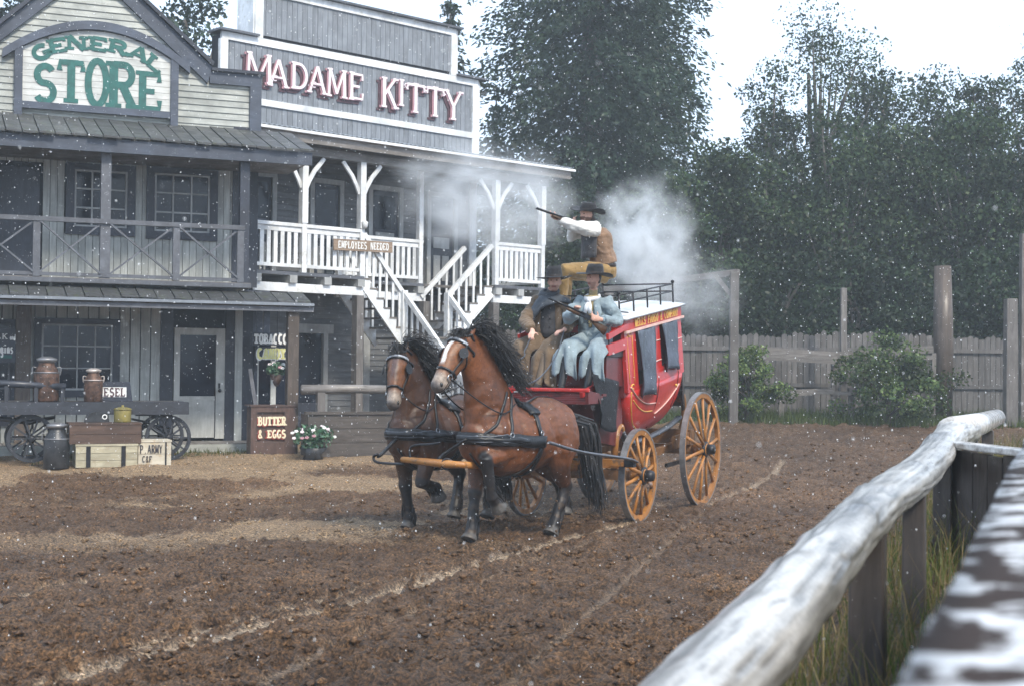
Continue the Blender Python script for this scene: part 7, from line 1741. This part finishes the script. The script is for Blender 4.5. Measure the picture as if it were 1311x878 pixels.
def conifer(label, x, y, h, r, n_whorl=46, pal=((.022, .040, .026), (.028, .050, .030), (.038, .060, .036)), seed=1, base=.04, dens=1.7, group='trees behind the buildings', name='spruce_tree', power=.75, size=.18):
    g = np.random.default_rng(seed); g0 = gz(x, y); root = empty(name, (x, y, g0), label, 'tree', group); P_ = []; D_ = []; T_ = []
    for w_ in range(n_whorl):
        q = base+(1-base)*(w_+g.random()*.6)/n_whorl; z = h*q; L = r*(1-q)**power*(.72+.5*g.random()); nb = int(7+3*g.random())
        a0 = g.random()*6.28
        for b_ in range(nb):
            a = a0+6.283*b_/nb+g.normal()*.25; ll = L*(.75+.4*g.random()); m = max(4, int(ll*9*dens)); t = np.linspace(.12, 1, m); tone = .6+.8*g.random()
            for k in range(3):
                px_ = np.cos(a)*t*ll; py_ = np.sin(a)*t*ll; pz = z+.12*ll*np.sin(t*2.2)-.34*ll*t**2; sp = .11*ll*(1-t*.6)+.05
                jj = g.normal(size=(m, 3))*np.stack([sp, sp, sp*.5], 1); P_.append(np.stack([px_, py_, pz], 1)+jj); D_.append(np.tile((np.cos(a)*.8, np.sin(a)*.8, -.45), (m, 1))+g.normal(size=(m, 3))*.45); T_.append(np.full(m, tone)*(.8+.4*g.random(m)))
    pos = np.concatenate(P_)+np.array((x, y, g0)); d_ = np.concatenate(D_); d_ /= np.linalg.norm(d_, axis=1)[:, None]; tn = np.concatenate(T_); n = len(pos)
    b = g.normal(size=(n, 3)); b -= (b*d_).sum(1)[:, None]*d_; b /= np.linalg.norm(b, axis=1)[:, None]; s = (size*(.6+.7*g.random(n)))[:, None]
    v = np.stack([pos-d_*s*.5, pos+b*s*.22, pos+d_*s*.55, pos-b*s*.22], 1).reshape(-1, 3); c = np.array(pal)[g.integers(0, len(pal), n)]*tn[:, None]
    npmesh('crown', v, np.arange(4*n).reshape(n, 4), fol, root, col=np.repeat(c, 4, 0))
    MB().loft([Vector((x, y, g0-.2)), Vector((x, y, g0+h*.5)), Vector((x, y, g0+h))], [h*.018, h*.011, .02], None, 10, jit=.1).build('trunk', bark, root, True); return root
def tx(px, d_): return (px-PCX)/FPX*d_
def th_(py, d_, x): return 1.92+(470-py)/FPX*d_-gz(x, d_)
conifer('huge dark spruce rising out of the picture behind the coach', tx(755, 48), 48, 30, 4.9, 96, seed=3, group='trees behind the fence', dens=2.5, power=.55, size=.20)
conifer('narrow dark spruce close behind the right flank of the huge spruce', tx(835, 52), 52, 21, 3.2, 60, seed=4, group='trees behind the fence', dens=1.7)
conifer('slim spruce top showing above the right end of the false front', tx(572, 47), 47, 14.5, 1.9, 44, seed=5)
broadleaf('tall loose pine with clumped crown behind the store gable', tx(232, 42), 42, th_(-60, 42, -9), 1.9, 5200, .17, ((.026, .044, .030), (.034, .056, .036)), 6, .55, .35, group='trees behind the buildings', name='pine_tree', nc=34)
broadleaf('dark pine crown in the upper left corner of the picture', tx(0, 42), 42, th_(-70, 42, -15), 1.35, 4500, .17, ((.024, .040, .028), (.03, .05, .032)), 7, .5, .35, group='trees behind the buildings', name='pine_tree', nc=30)
conifer('small spruce between the saloon front and the huge spruce', tx(632, 55), 55, 12.5, 1.6, 40, seed=8)
row = [  # label, px, depth, top py, radius, leaves, sparse, tone
 ('low round green tree right behind the saloon balcony', 715, 41, 262, 2.0, 7000, 0, 1.0),
 ('mid green leafy tree half hidden by the gun smoke', 800, 40.5, 250, 2.1, 8000, 0, 1.15),
 ('light green birch beside the foot of the huge spruce', 868, 41, 215, 1.7, 8000, .1, 1.35),
 ('bushy tree above the beam of the timber gate frame', 925, 42, 172, 2.0, 10000, 0, 1.0),
 ('light green leafy tree left of the slim pale post', 992, 42.5, 178, 2.0, 10000, 0, 1.3),
 ('dense dark leafy tree above the slim pale post', 1072, 42, 140, 2.2, 11000, 0, 1.0),
 ('broad dark leafy tree left of the trunk post', 1150, 43, 120, 2.3, 11000, 0, .95),
 ('broad dark leafy tree right of the trunk post', 1232, 42, 138, 2.2, 11000, 0, .9),
 ('dark leafy tree filling the right edge behind the fence end', 1306, 42, 120, 2.2, 11000, 0, .85),
 ('tall sparse birch whose open crown tops the tree line', 1046, 50, 16, 3.4, 9000, .6, 1.1),
 ('pointed crown just left of the sparse birch', 985, 49, 92, 1.8, 7500, .2, 1.0),
 ('rounded crown just right of the sparse birch', 1120, 50, 50, 2.2, 9000, .2, 1.05),
 ('flat dark crown third from the right edge', 1188, 51, 72, 2.2, 9000, .2, .9),
 ('tall crown second from the right edge', 1258, 50, 62, 1.9, 7500, .4, .95),
 ('tall sparse crown leaving the picture at the right edge', 1322, 49, 30, 2.0, 7500, .5, .95),
]
for i, (lb, px, dd, py, r_, n_, sp, tn) in enumerate(row):
    xx = tx(px, dd); pal = np.array(((.024, .044, .020), (.034, .058, .024), (.050, .074, .028)))*tn
    broadleaf(lb, xx, dd, th_(py, dd, xx), r_, int(n_*1.7), .135 if sp < .5 else .12, pal, 40+i, sp, .02 if dd < 45 else (.12 if sp < .5 else .25), bark, nc=80 if sp < .5 else 54, tk=.55 if sp < .5 else .05)
# dense undergrowth right behind the palings
for i, px in enumerate((690, 770, 850, 930, 1010, 1090, 1170, 1250, 1320)):
    dd = 38.6+.5*(i % 2); xx = tx(px, dd); where = ['below the saloon balcony', 'behind the seated driver', 'behind the coach roof', 'behind the timber gate frame', 'between gate frame and slim post', 'behind the slim pale post', 'left of the trunk post', 'right of the trunk post', 'at the right edge'][i]
    broadleaf('dark shady thicket bush over the palings '+where, xx, dd, 3.9+.4*(i % 3), 1.5, 8000, .13, ((.020, .036, .018), (.028, .048, .022)), 90+i, 0, .0, group='thicket behind the fence', name='thicket_bush', nc=44)
# two bushes in front of the palings
broadleaf('pale green leafy shrub in front of the fence behind the coach wheel', tx(958, 34), 34.0, 1.75, 1.05, 5600, .085, ((.11, .165, .05), (.15, .20, .065), (.065, .11, .04)), 120, 0, .0, group='shrubs before the fence', name='shrub', nc=44)
broadleaf('wide darker leafy shrub in front of the fence by the trunk post', tx(1138, 33.4), 33.4, 2.0, 1.5, 8600, .085, ((.085, .13, .045), (.12, .165, .055), (.05, .085, .035)), 121, 0, .0, group='shrubs before the fence', name='shrub', nc=60)
# grass: blades as one mass
def grass(name, label, pts, hmin, hmax, w_, pal, seed):
    g = np.random.default_rng(seed); n = len(pts); z = terrain(pts[:, 0], pts[:, 1])-.02; h = hmin+(hmax-hmin)*g.random(n)**2; a = g.random(n)*6.28; ln = g.normal(size=(n, 2))*h[:, None]*.30
    b0 = np.stack([pts[:, 0]-np.cos(a)*w_, pts[:, 1]-np.sin(a)*w_, z], 1); b1 = np.stack([pts[:, 0]+np.cos(a)*w_, pts[:, 1]+np.sin(a)*w_, z], 1)
    m0 = np.stack([pts[:, 0]+ln[:, 0]*.4-np.cos(a)*w_*.6, pts[:, 1]+ln[:, 1]*.4-np.sin(a)*w_*.6, z+h*.6], 1); m1 = np.stack([pts[:, 0]+ln[:, 0]*.4+np.cos(a)*w_*.6, pts[:, 1]+ln[:, 1]*.4+np.sin(a)*w_*.6, z+h*.6], 1); tp = np.stack([pts[:, 0]+ln[:, 0], pts[:, 1]+ln[:, 1], z+h*(.9+.1*g.random(n))], 1); tp2 = tp+np.array((.001, .001, 0))
    v = np.stack([b0, b1, m1, m0, tp, tp2], 1).reshape(-1, 3); i0 = np.arange(n)*6; f = np.concatenate([np.stack([i0, i0+1, i0+2, i0+3], 1), np.stack([i0+3, i0+2, i0+5, i0+4], 1)]); c = np.array(pal)[g.integers(0, len(pal), n)]*(.6+.7*g.random(n))[:, None]
    o = npmesh(name, v, f, fol, None, col=np.repeat(c, 6, 0)); tag(o, label, 'grass', None, 'stuff')
g = np.random.default_rng(5); n = 44000; s_ = g.random(n)*18-1; q_ = g.normal(size=n)*.75+.75; pts = LOGA+np.outer(s_, LD)+np.outer(q_, LN); cl_ = fbm(pts[:, 0]*1.5, pts[:, 1]*1.5, 33, 2); pts = pts[(cl_ > .32) & (q_ > -.45)]
grass('bank_grass', 'tall mixed dry and green grass under the log rail', pts, .10, .52, .004, ((.12, .13, .035), (.085, .12, .03), (.26, .19, .085), (.20, .145, .07)), 6)
n = 26000; pts = np.stack([g.random(n)*19-1.5, 32.6+g.random(n)*3.6], 1); e_ = fbm(pts[:, 0]*.6, pts[:, 1]*.6, 44, 3); pts = pts[(pts[:, 1] > 33.6-1.4*sstep(5, 11, pts[:, 0])+1.6*(e_-.45))]
grass('fence_grass', 'short green grass strip along the foot of the paling fence', pts, .08, .34, .010, ((.075, .105, .03), (.095, .125, .035), (.055, .08, .025)), 7)
n = 5000; sg_ = g.random(n)*9-6.5; tg = 1.2+np.abs(g.normal(size=n))*.6; pts = np.stack([FS.o.x+FS.u.x*sg_+FS.n.x*tg, FS.o.y+FS.u.y*sg_+FS.n.y*tg], 1); pts = pts[fbm(pts[:, 0]*1.3, pts[:, 1]*1.3, 55, 2) > .45]
grass('yard_grass', 'sparse green tufts along the foot of the store', pts, .03, .16, .007, ((.08, .10, .03), (.11, .12, .04)), 8)
# broad-leaved weeds below the log
g = np.random.default_rng(9); n = 60; vs_, fs_, cs_ = [], [], []; off = 0
for i in range(n):
    s0 = g.random()*9+1.5; q0 = .25+g.random()*1.1; p_ = LOGA+LD*s0+LN*q0; hh_ = .12+.3*g.random(); pos = np.stack([p_[0]+g.normal(size=26)*.05, p_[1]+g.normal(size=26)*.05, gz(*p_)+hh_*g.random(26)], 1)
    v, f, c = leaf_quads(g, pos, .055, ((.06, .12, .03), (.09, .15, .04), (.05, .09, .03))); vs_.append(v); fs_.append(f+off); cs_.append(c); off += len(v)
tag(npmesh('weeds', np.concatenate(vs_), np.concatenate(fs_), fol, None, col=np.concatenate(cs_)), 'low green leafy weeds among the grass under the log rail', 'weeds', None, 'stuff')
# clods of soil over the churned arena
g = np.random.default_rng(12); n = 24000; Yc = 7.2+26*g.random(n)**1.5; Xc = (g.random(n)-.5)*.86*(Yc+1.5)
q_ = (Xc-LOGA[0])*LN[0]+(Yc-LOGA[1])*LN[1]; wq = FS.at(0, 3.2, 0); dw = (Xc-wq.x)*FS.n.x+(Yc-wq.y)*FS.n.y; k_ = (q_ < -.9) & (dw > 0) & (fbm(Xc*.8, Yc*.8, 61, 3) > .36); Xc, Yc = Xc[k_], Yc[k_]; n = len(Xc)
hs_, cs2 = soil(Xc[None, :], Yc[None, :]); Zc = terrain(Xc, Yc)+hs_[0]; oc = np.array([(1, 0, 0), (-1, 0, 0), (0, 1, 0), (0, -1, 0), (0, 0, 1), (0, 0, -1), (.65, .65, .5), (-.65, .65, .45), (.65, -.65, .4), (-.6, -.65, .5)]); of = np.array([(4, 0, 6), (4, 6, 2), (4, 2, 7), (4, 7, 1), (4, 1, 9), (4, 9, 3), (4, 3, 8), (4, 8, 0), (5, 6, 0), (5, 2, 6), (5, 7, 2), (5, 1, 7), (5, 9, 1), (5, 3, 9), (5, 8, 3), (5, 0, 8)])
sz_ = (.007+.028*g.random(n)**3); vv = oc[None]*(sz_[:, None, None])*(.6+.8*g.random((n, 10, 3)))*np.array((1.2, 1.2, .8))+np.stack([Xc, Yc, Zc+sz_*.15], 1)[:, None]
cc = np.repeat(cs2[0]*(.9+1.0*g.random(n))[:, None], 10, 0); ff = (of[None]+(np.arange(n)*10)[:, None, None]).reshape(-1, 3)
tag(npmesh('soil_clods', vv.reshape(-1, 3), ff, MATS['churned_soil'], None, False, col=cc), 'loose brown clods scattered over the churned arena soil', 'soil', None, 'stuff')

fl.build('flying_clods', plain('thrown_soil', (.085, .05, .027), .8, var=.5), None, False, 'small clods of soil thrown up between the hooves', None, None, 'stuff')
# ------------------------------------------------------------------ gun smoke, falling wet snow, haze
def smoke(name, label, c, r, dens, seed, tilt=(0, 0, 0), scale=2.6, cut=.36):
    m = bpy.data.materials.new(name); m.use_nodes = True; t = m.node_tree; t.nodes.clear(); out = t.nodes.new('ShaderNodeOutputMaterial'); pv = t.nodes.new('ShaderNodeVolumePrincipled')
    pv.inputs['Color'].default_value = (.93, .95, .97, 1); tc = t.nodes.new('ShaderNodeTexCoord'); ln = N(t, 'ShaderNodeVectorMath', operation='LENGTH'); t.links.new(tc.outputs['Object'], ln.inputs[0])
    nb = noise(t, tc.outputs['Object'], 1.3+.1*seed, 3, .55, .6); ad = N(t, 'ShaderNodeMath', operation='MULTIPLY_ADD'); ad.inputs[1].default_value = 1.5; ad.inputs[2].default_value = -.72; t.links.new(nb, ad.inputs[0]); a2 = N(t, 'ShaderNodeMath', operation='ADD'); t.links.new(ln.outputs['Value'], a2.inputs[0]); t.links.new(ad.outputs[0], a2.inputs[1])
    fall = N(t, 'ShaderNodeMapRange'); fall.inputs['From Min'].default_value = .78; fall.inputs['From Max'].default_value = .1; t.links.new(a2.outputs[0], fall.inputs['Value'])
    mp = t.nodes.new('ShaderNodeMapping'); mp.inputs['Location'].default_value = (seed*3.1, seed*1.7, seed); t.links.new(tc.outputs['Object'], mp.inputs['Vector'])
    nz = noise(t, mp.outputs[0], scale, 5, .6, .9); mr = N(t, 'ShaderNodeMapRange'); mr.inputs['From Min'].default_value = cut; mr.inputs['From Max'].default_value = .72; t.links.new(nz, mr.inputs['Value'])
    mu = N(t, 'ShaderNodeMath', operation='MULTIPLY'); t.links.new(fall.outputs[0], mu.inputs[0]); t.links.new(mr.outputs[0], mu.inputs[1]); ed = N(t, 'ShaderNodeMapRange'); ed.inputs['From Min'].default_value = 1.0; ed.inputs['From Max'].default_value = .75; t.links.new(ln.outputs['Value'], ed.inputs['Value']); m3 = N(t, 'ShaderNodeMath', operation='MULTIPLY'); t.links.new(mu.outputs[0], m3.inputs[0]); t.links.new(ed.outputs[0], m3.inputs[1]); m2 = N(t, 'ShaderNodeMath', operation='MULTIPLY'); m2.inputs[1].default_value = dens; t.links.new(m3.outputs[0], m2.inputs[0]); t.links.new(m2.outputs[0], pv.inputs['Density']); t.links.new(pv.outputs[0], out.inputs['Volume'])
    o = MB().ball((0, 0, 0), 1.0, 16, 10).build('gun_smoke', m, None, True); o.location = c; o.scale = r; o.rotation_euler = tilt; tag(o, label, 'smoke', 'clouds of gun smoke', 'stuff')
smoke('smoke_a', 'thin white smoke drifting before the saloon balcony', P(620, 262, 25), (2.2, 1.2, 1.5), 3.6, 1)
smoke('smoke_b', 'dense white smoke puff behind the kneeling shooter', P(822, 318, 20.6), (1.15, .9, 1.3), 6.0, 2, (0, .3, 0))
smoke('smoke_c', 'faint smoke wisp above the rear of the coach', P(880, 375, 22), (1.2, .9, 1.0), 1.6, 3)
g = np.random.default_rng(77); n = 26000; Ys = 2.0+24*g.random(n)**.75; Xs = (g.random(n)-.5)*.95*(Ys+1); Zs = .1+g.random(n)*(1.9+.32*Ys); ok = Zs > terrain(Xs, Ys)+.05; Xs, Ys, Zs = Xs[ok], Ys[ok], Zs[ok]; n = len(Xs)
sz_ = np.clip(.0011*Ys**.55*(.29+1.15*g.random(n)**5), .0006, .012); oc = np.array([(1.2, 0, -.7), (-.7, 1.1, -.7), (-.7, -1.1, -.7), (0, 0, 1.4)], dtype=float); of = np.array([(0, 1, 3), (1, 2, 3), (2, 0, 3), (0, 2, 1)])
vv = oc[None]*sz_[:, None, None]+np.stack([Xs, Ys, Zs], 1)[:, None]; snow_m = plain('wet_snow', (.88, .90, .93), .4, var=.05, bumpy=0)
tag(npmesh('falling_snow', vv.reshape(-1, 3), (of[None]+(np.arange(n)*4)[:, None, None]).reshape(-1, 3), snow_m, None, True), 'white specks of falling wet snow in the air', 'snow', None, 'stuff')
hm = bpy.data.materials.new('haze'); hm.use_nodes = True; t = hm.node_tree; t.nodes.clear(); out = t.nodes.new('ShaderNodeOutputMaterial'); pv = t.nodes.new('ShaderNodeVolumePrincipled'); pv.inputs['Color'].default_value = (.84, .93, 1.0, 1); pv.inputs['Density'].default_value = .0017; t.links.new(pv.outputs[0], out.inputs['Volume'])
hz = MB().box((0, 100, 13.5), (820, 830, 31)).build('haze', hm, None); tag(hz, 'thin grey rain haze hanging in the air', 'haze', None, 'stuff')
